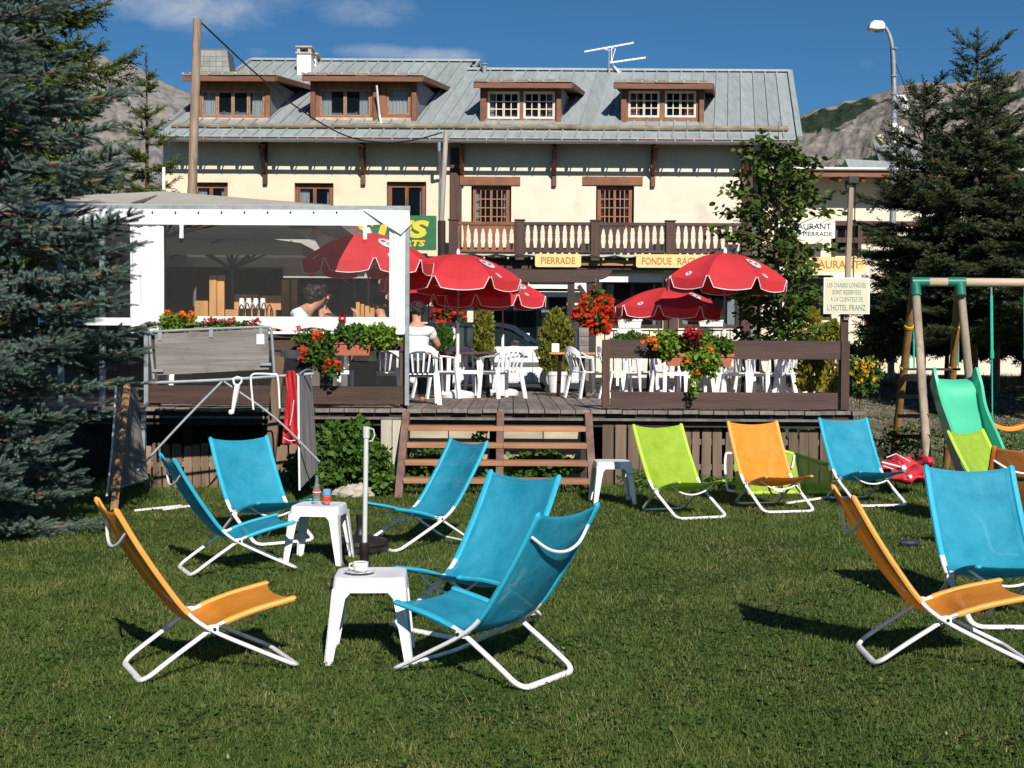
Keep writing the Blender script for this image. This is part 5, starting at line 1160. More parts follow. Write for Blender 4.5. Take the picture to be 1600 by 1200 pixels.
def hanging_basket(px, py, rpx, Y, label, n):
    c = W(px, py, Y); r = rpx / F_PX * Y; t = thing('hanging_basket', c, label, 'hanging basket')
    MB().lathe([(.05, -.25), (.2, -.1), (.24, .0)], c, 12).build('basket', DARKW, t)
    MB().bar(c, c + Vector((0, .1, r * 1.6)), .015, .015).build('chain', BLACK, t)
    leaves('foliage', cloud(c, (r * .93, r * .8, r), n * 8, .5), .08, LEAFG, t, LEAF3_T, LEAF3_F)
    blooms(cloud(c, (r, r * .9, r * 1.05), n, .12), .055, REDFL, t, per=9, ps=.05)
hanging_basket(931, 487, 33, 24.5, 'big ball of red geraniums hanging right of the potted shrub', 230)
hanging_basket(700, 483, 27, 30, 'red geranium ball hanging behind the frontmost parasol pole', 110)
def conifer_bush(px, pyb, pyt, wpx, Y, label, pot=None, m=CYPR, n=2600, cat='shrub', z0=None, name='potted_shrub'):
    x = WX(px, Y); zb, zt = WZ(pyb, Y), WZ(pyt, Y); r = wpx / F_PX * Y / 2; t = thing(name, (x, Y, z0 if z0 is not None else DECK_Z), label, cat)
    h = RNG.uniform(0, 1, n) ** .9; ang = RNG.uniform(0, 2 * PI, n); rr = r * np.minimum(1, 2.2 * (1 - h) ** .8) * np.minimum(1, .55 + h * 2) * RNG.uniform(.25, 1, n) ** .5 * (1 + .38 * np.sin(ang * 3 + h * 11) * np.sin(h * 17 + ang))
    P = np.stack([x + rr * np.cos(ang), Y + rr * np.sin(ang), zb + (zt - zb) * h], 1)
    U = np.stack([np.cos(ang) * .6, np.sin(ang) * .6, np.ones(n)], 1) + .4 * RNG.normal(size=(n, 3))
    scatter('foliage', P, U, rdir(n), LEAF_T, LEAF_F, RNG.uniform(.05, .11, n), m, t, 'stuff')
    MB().tube([(x, Y, (z0 if z0 is not None else DECK_Z)), (x, Y, zb + (zt - zb) * .6)], .025, 6).build('stem', BARK, t)
    if pot:
        q = rect(pot[0], pot[1], pot[2], pot[3], Y); R1 = (q[1] - q[0]) / 2; cx = (q[0] + q[1]) / 2; hh = q[3] - DECK_Z
        MB().lathe([(R1 * .72, 0), (R1 * .93, hh * .8), (R1, hh * .82), (R1, hh), (R1 * .92, hh), (R1 * .85, hh * .85)], (cx, Y, DECK_Z + .004), 24).build('pot', WPLAS, t, smooth=True)
    return t
conifer_bush(869, 582, 486, 52, 23.4, 'yellow green bushy shrub in a white pot on the terrace', (854, 887, 581, 610), n=3600)
conifer_bush(757, 585, 474, 28, 24.3, 'slender dark conifer standing behind the brown table')
conifer_bush(692, 575, 512, 40, 24.6, 'low green shrub behind the tables near the tent post', m=LEAFG, n=1400, z0=.93)
conifer_bush(1262, 600, 470, 52, 23.5, 'yellow green shrub right of the leafy tree behind the terrace', m=LEAFY, n=2600, z0=.9, name='shrub')
conifer_bush(1302, 620, 500, 40, 22.5, 'orange tinged shrub behind the sign post', m=LEAFY, n=1400, z0=.9, name='shrub')
conifer_bush(1268, 610, 560, 40, 17.6, 'yellow green shrub behind the right end of the fence', m=LEAFY, n=900)
for k, (px, py, w_, h_, Y, lb) in enumerate([(985, 535, 70, 30, 27, 'grey green low bush behind the left end of the right fence'), (1090, 535, 60, 34, 28, 'grey green low bush behind the middle of the right fence'), (1345, 590, 60, 60, 22, 'dark bush with small yellow flowers behind the sign post'), (1375, 540, 80, 60, 26, 'dark bush at the foot of the spruces right of the sign')]):
    c = W(px, py, Y); r = w_ / 2 / F_PX * Y; t = tag(thing('bush', (c.x, Y, Gz(c.x, Y))), lb, 'bush'); leaves('foliage', cloud(c, (r, r * .8, h_ / 2 / F_PX * Y), 2200), .09, LEAFG if k != 3 else LEAFD, t)
    MB().tube([(c.x, Y, Gz(c.x, Y) - .05), c], .02, 5).build('stem', BARK, t)
    if k == 2: blooms(cloud(c + Vector((0, -.3, .1)), (r, .2, r * .8), 26, .5), .03, YEFL, t, per=6, ps=.04)
# undergrowth left of and under the stairs
t = tag(thing('undergrowth', (WX(550, 16.1), 16.1, 0)), 'thick green leafy plants in front of the terrace, left of the stairs', 'bush')
P = []
for (px, py, rx, rz, Y, n) in [(520, 700, 30, 42, 16.2, 1500), (555, 700, 35, 40, 16.1, 1600), (585, 725, 28, 32, 15.9, 1000), (510, 745, 25, 20, 15.8, 600), (470, 735, 22, 30, 16.3, 500), (600, 755, 16, 16, 15.6, 300), (560, 668, 20, 14, 16.3, 250)]:
    c = W(px, py, Y); P.append(cloud(c, (rx / F_PX * Y, .25, rz / F_PX * Y), n))
leaves('foliage', np.concatenate(P), .075, LEAFG, t, LEAF3_T, LEAF3_F)
sp_ = MB()
for k in range(60): c = Vector(P[k % 3][k * 7]); sp_.tube([(c.x, 16.1, -.02), c], .004, 4)
sp_.build('stems', mat('green_stem', (.06, .11, .02)), t, kind='stuff')
t = tag(thing('undergrowth', (WX(780, 16.4), 16.4, 0)), 'shaded weeds growing behind the open stairs', 'bush')
P = [cloud(W(px, py, Y), (rx / F_PX * Y, .2, rz / F_PX * Y), n) for (px, py, rx, rz, Y, n) in [(680, 722, 55, 18, 16.45, 800), (850, 724, 60, 16, 16.45, 800), (760, 748, 120, 10, 16.4, 700), (750, 684, 14, 13, 16.45, 50), (850, 716, 30, 12, 16.4, 200)]]
leaves('foliage', np.concatenate(P), .07, LEAFG, t, LEAF3_T, LEAF3_F)
MB().tube([W(755, 760, 16.4), W(752, 690, 16.45)], .006, 4).tube([W(820, 760, 16.4), W(823, 705, 16.45)], .006, 4).build('stems', mat('green_stem', ()), t)
t = tag(thing('undergrowth', (WX(1010, 16.2), 16.2, 0)), 'weeds at the foot of the pickets behind the far stool and green chair', 'bush')
P = [cloud(W(px, py, Y), (rx / F_PX * Y, .16, rz / F_PX * Y), n) for (px, py, rx, rz, Y, n) in [(1005, 750, 40, 18, 16.1, 600), (1100, 752, 70, 10, 16.2, 500), (1200, 760, 80, 8, 16.2, 500), (1340, 755, 50, 14, 16.4, 500), (1420, 690, 60, 30, 17.8, 900), (1570, 690, 50, 16, 18.5, 500)]]
leaves('foliage', np.concatenate(P), .055, LEAFG, t)
MB().tube([W(1005, 765, 16.1), W(1003, 740, 16.1)], .005, 4).build('stems', mat('green_stem', ()), t)
# stones by the undergrowth
for k, (px, py, s_) in enumerate([(545, 764, .12), (562, 765, .14), (530, 768, .08), (575, 768, .07)]):
    Y = 15.5; c = W(px, py, Y); v = MB().ball((c.x, Y, Gz(c.x, Y) + s_ * .3), s_, 9, 6, 1.2, .8, .7)
    v.v = [(a + random.uniform(-.2, .2) * s_, b + random.uniform(-.2, .2) * s_, z + random.uniform(-.2, .2) * s_) for a, b, z in v.v]
    tag(v.build('stone', STONE), ['pale stone left of the parasol pole, second from the left', 'largest pale stone in front of the undergrowth', 'leftmost small pale stone in front of the undergrowth', 'small pale stone at the right of the stone row'][k], 'stone')

# ------------------------------------------------------------------ folding beach chairs
def fabric(name, c):
    m = bpy.data.materials.new(name); m.use_nodes = True; t = m.node_tree; t.nodes.clear(); MATS[name] = m
    out = N(t, 'ShaderNodeOutputMaterial'); p = N(t, 'ShaderNodeBsdfPrincipled'); p.inputs['Roughness'].default_value = .6; p.inputs['Specular IOR Level'].default_value = .3
    tc = N(t, 'ShaderNodeTexCoord'); oi = N(t, 'ShaderNodeObjectInfo'); n = N(t, 'ShaderNodeTexNoise'); n.inputs['Scale'].default_value = 5; n.inputs['Detail'].default_value = 8; n.inputs['Roughness'].default_value = .7
    ad = N(t, 'ShaderNodeVectorMath', operation='ADD'); sv = N(t, 'ShaderNodeVectorMath', operation='SCALE'); sv.inputs[0].default_value = (17, 31, 11); t.links.new(oi.outputs['Random'], sv.inputs['Scale'])
    t.links.new(tc.outputs['Object'], ad.inputs[0]); t.links.new(sv.outputs[0], ad.inputs[1]); t.links.new(ad.outputs[0], n.inputs['Vector'])
    cr = N(t, 'ShaderNodeValToRGB'); cr.color_ramp.elements[0].position = .3; cr.color_ramp.elements[0].color = tuple(x * .8 for x in c) + (1,)
    cr.color_ramp.elements[1].position = .75; cr.color_ramp.elements[1].color = tuple(min(1, x * 1.08 + .05) for x in c) + (1,); t.links.new(n.outputs[0], cr.inputs[0])
    wv = N(t, 'ShaderNodeTexNoise'); wv.inputs['Scale'].default_value = 260; t.links.new(tc.outputs['Object'], wv.inputs['Vector'])
    bp = N(t, 'ShaderNodeBump'); bp.inputs['Distance'].default_value = .0015; t.links.new(wv.outputs[0], bp.inputs['Height'])
    b2 = N(t, 'ShaderNodeBump'); b2.inputs['Distance'].default_value = .012; t.links.new(n.outputs[0], b2.inputs['Height']); t.links.new(bp.outputs[0], b2.inputs['Normal']); t.links.new(b2.outputs[0], p.inputs['Normal'])
    t.links.new(cr.outputs[0], p.inputs['Base Color'])
    tr = N(t, 'ShaderNodeBsdfTranslucent'); t.links.new(cr.outputs[0], tr.inputs[0]); ms = N(t, 'ShaderNodeMixShader'); ms.inputs[0].default_value = .28
    t.links.new(p.outputs[0], ms.inputs[1]); t.links.new(tr.outputs[0], ms.inputs[2])
    tp = N(t, 'ShaderNodeBsdfTransparent'); m2 = N(t, 'ShaderNodeMixShader'); m2.inputs[0].default_value = .82
    t.links.new(tp.outputs[0], m2.inputs[1]); t.links.new(ms.outputs[0], m2.inputs[2]); t.links.new(m2.outputs[0], out.inputs[0]); return m
FAB = {'blue': (.012, .40, .60), 'orange': (1.0, .38, .025), 'green': (.42, .62, .035), 'shaded_orange': (.42, .13, .012)}  # last entry: the orange cloth with shade put into its colour
SLV = {'blue': (.03, .43, .62), 'orange': (.95, .42, .09), 'green': (.48, .68, .07), 'shaded_orange': (.5, .16, .02)}
WA, WB = .586, .556
A_SIDE = [(-.117, .874), (-.02, .70), (.10, .51), (.22, .345), (.341, .246), (.55, .135), (.70, .06), (.792, .016)]
B_SIDE = [(0, .016), (.12, .10), (.25, .185), (.38, .262), (.56, .32), (.777, .365)]
def beach_chair(color):
    t = thing('beach_chair', (0, 0, 0))
    def p3(q, y): return Vector((q[0], y, q[1]))
    def U(side, hw, end):   # tube with rounded ground crossbar
        s = [p3(q, 0) for q in side]; c = bez([Vector((q.x, hw, q.z)) for q in s], 5)
        return c
    a = WA / 2 - .016; b = WB / 2 - .03
    ca = bez([(q[0], a, q[1]) for q in A_SIDE], 5)
    rc = .07
    end = ca[-1]; dirv = (ca[-1] - ca[-4]).normalized(); base = end - dirv * rc
    path = [q for q in ca if (q - end).length > rc] + [base + dirv * rc * math.sin(k * PI / 10) + Vector((0, -rc * (1 - math.cos(k * PI / 10)), 0)) for k in range(6)]
    full = path + [Vector((q.x, -q.y, q.z)) for q in path[::-1]]
    MB().tube(full, .0175, 10, sq=.7).build('back_frame', WTUBE, t, smooth=True)
    cb = bez([(q[0], b, q[1]) for q in B_SIDE], 5); end = cb[0]; dirv = (cb[0] - cb[3]).normalized(); base = end - dirv * rc
    path = [q for q in cb[::-1] if (q - end).length > rc] + [base + dirv * rc * math.sin(k * PI / 10) + Vector((0, -rc * (1 - math.cos(k * PI / 10)), 0)) for k in range(6)]
    full = path + [Vector((q.x, -q.y, q.z)) for q in path[::-1]]
    MB().tube(full, .0165, 10, sq=.72).build('seat_frame', WTUBE, t, smooth=True)
    # bowed cross tubes behind the back and under the seat
    i0 = 5; q = ca[4]
    def bow(q, hw, back, drop, r=.0085):
        P = [Vector((q.x, hw, q.z)), Vector((q.x + back.x * .25, hw * .93, q.z + back.z * .25 - .005)), Vector((q.x + back.x * .8, hw * .5, q.z + back.z * .8 - drop * .75)), Vector((q.x + back.x, 0, q.z + back.z - drop)),
             Vector((q.x + back.x * .8, -hw * .5, q.z + back.z * .8 - drop * .75)), Vector((q.x + back.x * .25, -hw * .93, q.z + back.z * .25 - .005)), Vector((q.x, -hw, q.z))]
        return MB().tube(bez(P, 4), r, 8)
    bow(ca[3], a, Vector((-.035, 0, -.02)), .085).build('bow_tube', WTUBE, t, smooth=True)
    bow(cb[-5], b, Vector((-.01, 0, -.05)), .06).build('bow_tube', WTUBE, t, smooth=True)
    # hinge plates
    for s in (-1, 1): MB().box(.325, .375, s * (a - .012) - .012, s * (a - .012) + .012, .232, .272).build('hinge', WTUBE, t)
    for s in (-1, 1): MB().tube([(.352, s * (a + .012), .253), (.352, s * (a + .02), .253)], .009, 8).build('rivet', BLACK, t)
    # fabric sling: from the top corners down the back, over the hinge and out to the seat front
    nu, nv = 12, 30
    backc = bez([q[0:1] + (0,) + q[1:] for q in A_SIDE[:5]], 8)[:-5]; seatc = bez([q[0:1] + (0,) + q[1:] for q in B_SIDE[3:]], 8)
    line = [Vector((q[0], 0, q[2])) for q in backc] + [Vector((.36, 0, .262))] + [Vector((q[0], 0, q[2])) for q in seatc[2:]]
    nb_ = len(backc); vs = []
    for j, q in enumerate(line):
        v = j / (len(line) - 1); tv = line[min(j + 1, len(line) - 1)] - line[max(j - 1, 0)]; nrm = Vector((tv.z, 0, -tv.x)).normalized()
        if nrm.z > 0: nrm = -nrm
        hw = a if j < nb_ else b + (a - b) * max(0, 1 - (j - nb_) / 4)
        sag = .018 + .028 * math.sin(min(1, v / .62) * PI) ** 1 + (-.012 if j > nb_ + 2 else 0) + .02 * math.exp(-((v - .62) / .08) ** 2)
        for i in range(nu + 1):
            u = -1 + 2 * i / nu; e = 1 - u * u
            p = Vector((q.x, u * hw, q.z)) + nrm * sag * e
            if j == 0: p += (line[1] - line[0]).normalized() * .026 * e
            if j == 1: p += (line[1] - line[0]).normalized() * .018 * e
            if j == len(line) - 1: p -= (line[-1] - line[-2]).normalized() * .04 * e
            if j == len(line) - 2: p -= (line[-1] - line[-2]).normalized() * .02 * e
            vs.append(p)
    m_ = nu + 1; fs = [(j * m_ + i, j * m_ + i + 1, (j + 1) * m_ + i + 1, (j + 1) * m_ + i) for j in range(len(line) - 1) for i in range(nu)]
    sl = MB().add(vs, fs).build('sling', fabric(color + '_mesh_fabric', FAB[color]), t, smooth=True)
    off = [Vector(v) + Vector((.003, 0, .003)) for v in vs]; hem = MB(); nl = len(line)
    hem.add(off, [(j * m_ + i, j * m_ + i + 1, (j + 1) * m_ + i + 1, (j + 1) * m_ + i) for j in range(nl - 1) for i in (0, nu - 1)] + [(i, i + 1, m_ + i + 1, m_ + i) for i in range(1, nu - 1)] + [((nl - 2) * m_ + i, (nl - 2) * m_ + i + 1, (nl - 1) * m_ + i + 1, (nl - 1) * m_ + i) for i in range(1, nu - 1)])
    hem.build('hem', MATS[color + '_mesh_fabric'], t, smooth=True)
    so = sl.modifiers.new('solid', 'SOLIDIFY'); so.thickness = .0022
    sm = mat(color + '_sleeve', SLV[color], .6, .1, 6, bump=.002, bscale=40, transl=.1)
    for s in (-1, 1):
        pts = [Vector((q.x, s * a, q.z)) for q in ca if q.x < .235]
        MB().tube([pts[0] - (pts[1] - pts[0]).normalized() * .014] + pts, [.008] + [.0205] * len(pts), 8, sq=.8).build('sleeve', sm, t, smooth=True)
        pts = [Vector((q.x, s * b, q.z)) for q in cb if q.x > .40]
        MB().tube(pts + [pts[-1] + (pts[-1] - pts[-2]).normalized() * .012], [.02] * len(pts) + [.008], 8, sq=.8).build('sleeve', sm, t, smooth=True)
    return t
proto = {}
def put_beach(color, x, y, th, label, dz=0, rx=0, group=True):
    if color not in proto: o = proto[color] = beach_chair(color)
    else: o = copy_tree(proto[color])
    o.location = (x, y, Gz(x + .35 * math.cos(R(th)), y + .35 * math.sin(R(th))) + .003 + dz); o.rotation_euler = (rx, -math.atan(.013) * math.cos(R(th)), R(th)); o.scale = (1, 1, 1)
    tag(o, label, 'beach chair', 'folding beach chairs on the lawn'); return o
put_beach('orange', -1.923, 6.827, 26.6, 'nearest orange beach chair at the left, side on beside the near stool')
put_beach('blue', -2.447, 10.081, 24.8, 'blue beach chair seen side on, left of the stool with the bottle')
put_beach('blue', -2.405, 12.158, -53.0, 'blue beach chair facing the lawn between the pickets and the bottle stool')
put_beach('blue', -.463, 11.704, 216.3, 'blue beach chair in front of the stairs, behind the bare parasol pole')
put_beach('blue', .01, 8.424, 230.2, 'blue beach chair directly behind the nearest blue one')
put_beach('blue', .195, 6.71, 145.9, 'nearest blue beach chair, its back with white bow tube turned to us')
put_beach('green', 1.553, 13.809, -67.3, 'lime green beach chair facing us right of the far stool')
put_beach('orange', 2.604, 14.305, -75.7, 'orange beach chair facing us between the lime and the blue one')
put_beach('blue', 3.666, 14.703, -77.1, 'blue beach chair facing us beside the red cloth heap')
put_beach('blue', 2.966, 8.62, -89.5, 'big blue beach chair at the right edge with the chair frames showing through')
put_beach('orange', 1.88, 7.109, -2.8, 'nearest orange beach chair at the right edge, cut by the frame')
put_beach('green', 4.35, 12.6, -52, 'lime green beach chair below the slide, half hidden by the darkened orange one')
put_beach('shaded_orange', 4.05, 10.6, 84, 'orange beach chair with shade put into its fabric colour, turned away at the right edge, behind the big blue one')
# folded lime chairs lying on their side
def folded_chair(px0, py0, px1, py1, Y, label):
    a = W(px0, py0, Y); b = W(px1, py1, Y); x0, x1 = a.x, b.x; g = Gz((x0 + x1) / 2, Y)
    t = thing('folded_beach_chair', ((x0 + x1) / 2, Y, g), label, 'beach chair', 'folded lime beach chairs')
    h = .46; lean = .2
    def q(u, v, o=0): return Vector((x0 + (x1 - x0) * u, Y + lean * v - o, g + .03 + h * v - .16 * u * v - .0))
    nx = 10; vs = [q(i / nx, j / 5, .02 * math.sin(PI * i / nx)) for j in range(6) for i in range(nx + 1)]; m_ = nx + 1
    MB().add(vs, [(j * m_ + i, j * m_ + i + 1, (j + 1) * m_ + i + 1, (j + 1) * m_ + i) for j in range(5) for i in range(nx)]).build('sling', MATS['green_mesh_fabric'], t, smooth=True)
    for v in (0, 1): MB().tube([q(0, v), q(.5, v, .01), q(1, v)], .022, 8).build('sleeve', MATS['green_sleeve'], t)
    fr = bez([q(-.1, .92, -.03), q(-.17, .85, -.03), q(-.2, .5, -.03), q(-.18, .1, -.03), q(-.08, .03, -.03), q(.4, .0, -.03)], 5)
    MB().tube(fr, .014, 8).build('frame', WTUBE, t, smooth=True); MB().tube([q(.28, .98, .05), q(.24, .8, .06), q(.2, .62, .05)], .012, 6).build('frame', WTUBE, t)
    MB().tube([q(-.1, .92, -.05), q(.4, .95, -.05)], .014, 8).build('frame', WTUBE, t)
    return t
folded_chair(1224, 757, 1300, 757, 15.15, 'folded lime beach chair lying on its side, between the orange and the blue chair')
folded_chair(1150, 760, 1222, 760, 15.3, 'folded lime beach chair behind the orange chair, only its white frame clear')

# ------------------------------------------------------------------ stools, cup, bottle
def stool():
    t = thing('plastic_stool', (0, 0, 0)); h, r = .455, .19
    mb = MB(); prof = [(r - .045, h), (r - .012, h - .004), (r, h - .02), (r + .004, h - .075)]
    def sq(rr, z, rc=.06, n=5):
        o = []
        rc = min(rc, rr * .6)
        for cx, cy, a0 in ((1, 1, 0), (-1, 1, 90), (-1, -1, 180), (1, -1, 270)):
            for k in range(n): a = R(a0 + k * 90 / (n - 1)); o.append((cx * (rr - rc) + rc * math.cos(a), cy * (rr - rc) + rc * math.sin(a), z))
        return o
    rings = [sq(r - .03, h - .003), sq(r - .012, h), sq(r - .002, h - .006), sq(r + .002, h - .02), sq(r + .008, h - .078)]
    vs = [v for rg in rings for v in rg]; n = 20
    fs = [(i * n + k, i * n + (k + 1) % n, (i + 1) * n + (k + 1) % n, (i + 1) * n + k) for i in range(4) for k in range(n)] + [tuple(range(n))[::-1]]
    inner = sq(r - .008, h - .078); inner2 = sq(r - .02, h - .03); b0 = len(vs); vs += inner + inner2
    fs += [(4 * n + k, 4 * n + (k + 1) % n, b0 + (k + 1) % n, b0 + k) for k in range(n)] + [(b0 + k, b0 + (k + 1) % n, b0 + n + (k + 1) % n, b0 + n + k) for k in range(n)] + [tuple(b0 + n + k for k in range(n))]
    mb.add(vs, fs).build('stool_top', WPLAS, t, smooth=True)
    for sx in (-1, 1):
        for sy in (-1, 1):
            m_ = MB(); T_ = h - .06; ro, fo = r + .006, r + .045
            for (ax, ay) in ((1, 0), (0, 1)):   # L-shaped leg: two tapering webs
                wt, wb, th_ = .085, .045, .012
                if ax: pl = [(sx * ro, sy * ro, T_), (sx * (ro - wt - .03), sy * ro, T_), (sx * (ro - wt + .015), sy * (ro + .005), T_ - .05), (sx * (fo - wb), sy * fo, 0), (sx * fo, sy * fo, 0)]; off = (0, -sy * th_, 0)
                else: pl = [(sx * ro, sy * ro, T_), (sx * ro, sy * (ro - wt - .03), T_), (sx * (ro + .005), sy * (ro - wt + .015), T_ - .05), (sx * fo, sy * (fo - wb), 0), (sx * fo, sy * fo, 0)]; off = (-sx * th_, 0, 0)
                m_.prism(pl, off)
            m_.build('leg', WPLAS, t, bevel=.003)
    return t
s0 = stool()
def put_stool(px0, px1, pyf, rz, label, first=False, Y=None):
    px = (px0 + px1) / 2; o = s0 if first else copy_tree(s0); c = W(px, 700, Y); o.location = (c.x, Y, Gz(c.x, Y) + .002); o.rotation_euler = (0, 0, R(rz)); tag(o, label, 'stool', 'white plastic stools'); return o
Y1 = 7.28; s1 = put_stool(528, 633, 0, 3, 'near white plastic stool carrying the coffee cup', True, Y1)
Y2 = 10.66; s2 = put_stool(462, 536, 0, -6, 'white plastic stool carrying the glass bottle', False, Y2)
Y3 = 14.6; s3 = put_stool(931, 983, 0, 4, 'far white plastic stool at the right foot of the stairs', False, Y3)
CER = mat('white_porcelain', (.8, .8, .8), .2)
z1 = s1.location.z + .457; c = W(563, 890, Y1 - .03); 
sa = tag(MB().lathe([(.04, 0), (.05, .003), (.082, .012), (.083, .015), (.06, .008), (.02, .006)], (0, 0, 0), 28).build('saucer', CER, None, smooth=True), 'white saucer under the coffee cup on the near stool', 'saucer'); sa.location = (c.x, Y1 - .05, z1 + .001)
cu = thing('coffee_cup', (c.x + .003, Y1 - .05, z1 + .009), 'white coffee cup on the near stool', 'cup')
o_ = org(cu); MB().lathe([(.022, 0), (.036, .006), (.042, .03), (.043, .052), (.040, .052), (.038, .03), (.02, .01)], o_, 24).build('bowl', CER, cu, smooth=True)
MB().tube([o_ + Vector((-.038, 0, .045)), o_ + Vector((-.058, 0, .042)), o_ + Vector((-.06, 0, .025)), o_ + Vector((-.04, 0, .012))], .005, 6).build('handle', CER, cu, smooth=True)
MB().lathe([(.001, .044), (.039, .044)], o_, 20).build('coffee', mat('coffee', (.05, .02, .01), .2), cu)
sp = tag(MB().bar((c.x - .085, Y1 - .07, z1 + .018), (c.x + .0, Y1 - .1, z1 + .016), .007, .003).bar((c.x - .02, Y1 - .095, z1 + .02), (c.x + .04, Y1 - .12, z1 + .016), .016, .003).build('spoon', GALV), 'small spoon lying on the white saucer', 'spoon')
z2 = s2.location.z + .457; xb = WX(498, Y2); bo = thing('glass_bottle', (xb, Y2 - .08, z2 + .001), 'clear cola style glass bottle with red label on the stool', 'bottle')
o_ = org(bo); MB().lathe([(.026, 0), (.03, .01), (.029, .06), (.031, .1), (.024, .14), (.014, .18), (.012, .215), (.014, .22), (.0145, .23)], o_, 18).build('body', CGLASS, bo, smooth=True)
MB().lathe([(.0315, .085), (.0325, .1), (.030, .118)], o_, 18).build('label_band', REDC, bo); MB().lathe([(.0325, .097), (.033, .1), (.0325, .104)], o_, 18).build('label_script', WHITEP, bo)
MB().lathe([(.022, .165), (.0155, .19)], o_ + Vector((0, 0, 0)), 10).build('highlight_strip', WHITEP, bo) if False else None
gz = thing('drinking_glass', (xb + .075, Y2 - .05, z2 + .001), 'drinking glass with a red print and blue rim beside the bottle', 'glass')
o_ = org(gz); MB().lathe([(.026, 0), (.029, .01), (.033, .12), (.031, .12), (.027, .01)], o_, 18).build('tumbler', CGLASS, gz, smooth=True)
MB().lathe([(.0285, .01), (.0318, .058), (.03, .066)], o_, 18).build('red_print', mat('red_drink', (.75, .05, .03), .3), gz); MB().lathe([(.0325, .075), (.0338, .11)], o_, 18).build('blue_print', mat('blue_print', (.12, .35, .65), .3), gz)

# parasol feet on the lawn
def parasol_foot(px, py_, Y, pole, label):
    x = WX(px, Y, 840); g = Gz(x, Y); t = thing('parasol_base', (x, Y, g), label, 'parasol base')
    MB().lathe([(.215, .0), (.235, .02), (.235, .05), (.215, .062), (.23, .068), (.225, .1), (.12, .125), (.05, .14), (.038, .16), (.03, .24), (.036, .25), (.036, .3), (.03, .305)], (x, Y, g), 28).build('foot', BLACK, t, smooth=True)
    if pole:
        MB().tube([(x, Y, g + .2), (x + .01, Y, g + 1.11)], .017, 10).build('pole', WSTAND, t, smooth=True); MB().tube([(x + .01, Y, g + 1.06), (x + .01, Y, g + 1.14)], .023, 10).build('sleeve', WSTAND, t)
        MB().tube([(x + .028, Y, g + 1.13), (x + .06, Y, g + 1.12), (x + .068, Y, g + 1.08), (x + .05, Y, g + 1.04), (x + .03, Y, g + 1.04)], .0055, 6).build('clip_ring', WSTAND, t)
        MB().lathe([(.032, .26), (.036, .27), (.036, .33), (.03, .34)], (x, Y, g), 14).build('collar', BLACK, t)
    return t
parasol_foot(569.5, 0, 9.3, True, 'bare white parasol pole in its dark foot behind the near stool')
parasol_foot(563, 0, 11.1, False, 'empty dark round parasol foot left of the blue chair by the stairs')

# ------------------------------------------------------------------ plank panels on a tube frame, left
fy = 15.0
pf = tag(thing('tube_frame', (WX(340, fy), fy, 0)), 'galvanised tube frame holding a grey plank panel above two upright wings', 'frame')
def tb(pts, r, name='tube', m=GALV, par=pf): return MB().tube(bez(pts, 4) if len(pts) > 2 else pts, r, 8).build(name, m, par, smooth=True)
tb([W(240, 592, fy), W(237, 560, fy), W(234, 528, fy), W(237, 521, fy), W(244, 518, fy), W(330, 514, fy), W(412, 511, fy), W(420, 513, fy), W(424, 520, fy), W(427, 560, fy), W(429, 588, fy)], .016)
pn = [(242, 522, 419, 513.5), (242, 537.5, 419, 530), (243, 553, 420, 546), (244, 569, 420, 562), (245, 586, 420, 577)]
for i in range(4):
    a0, b0, a1, b1 = pn[i]; c0, d0, c1, d1 = pn[i + 1]; d0 += .15; d1 += .15
    MB().prism([W(a0, b0, fy), W(a1, b1, fy), W(c1, d1, fy), W(c0, d0, fy)][::-1], (0, .025, 0)).build('plank', OLDWH, pf)
MB().prism([W(401, 522, fy - .01), W(413, 522, fy - .01), W(413, 538, fy - .01), W(401, 538, fy - .01)], (0, -.004, 0)).build('paper_note', WHITEP, pf)
for px, py in ((250, 524), (330, 519), (408, 516)): MB().box(W(px - 3, py, fy).x, W(px + 3, py, fy).x, fy - .012, fy + .03, W(px, py + 8, fy).z, W(px, py - 8, fy).z).build('clamp', GALV, pf)
for px, py in ((247, 579), (416, 569)): MB().bar(W(px - 9, py, fy - .02), W(px + 8, py, fy - .02), .03, .03).build('clamp', GALV, pf)
tb([W(183, 600, fy - .3), W(340, 594, fy - .15), W(490, 584, fy - .05)], .018)
tb([W(347, 596, fy - .18), W(290, 654, fy - .3), W(215, 735, fy - .5)], .014); tb([W(350, 596, fy - .18), W(430, 653, fy - .3), W(500, 722, fy - .5)], .012)
# left wing: upright planks seen obliquely
def wing(pA, pB, pC, pD, YA, YB, n, label):
    P = [W(*pA, YA), W(*pB, YB), W(*pC, YB), W(*pD, YA)]
    for i in range(n):
        u0, u1 = i / n + .006, (i + 1) / n - .006
        q = [P[0].lerp(P[1], u0), P[0].lerp(P[1], u1), P[3].lerp(P[2], u1), P[3].lerp(P[2], u0)]
        MB().prism(q, (.0, .022, 0)).build('plank', mat('weathered_grey_upright', (.24, .23, .225), .85, .35, 8, bump=.004, stretch=(1.5, 1.5, .1), rnd=.15), pf)
wing((182, 606), (214, 605), (231, 745), (172, 764), fy - .45, fy + .3, 3, '')
tb([W(181, 604, fy - .47), W(176, 690, fy - .47), W(167, 775, fy - .47)], .012, m=WTUBE)
MB().box(WX(221, fy + .3), WX(227, fy + .3), fy + .28, fy + .34, WZ(748, fy + .3), WZ(645, fy + .3)).build('post', GALV, pf)
tb([W(231, 747, fy + .3), W(200, 757, fy - .1), W(174, 765, fy - .4)], .014)
wing((467, 587), (486, 583), (497, 735), (468, 765), fy - .3, fy + .3, 3, '')
tb([W(466, 587, fy - .32), W(467, 690, fy - .32), W(468, 766, fy - .32)], .012, m=WTUBE); tb([W(466, 586, fy - .32), W(478, 578, fy), W(487, 580, fy + .3), W(486, 590, fy + .3)], .012)
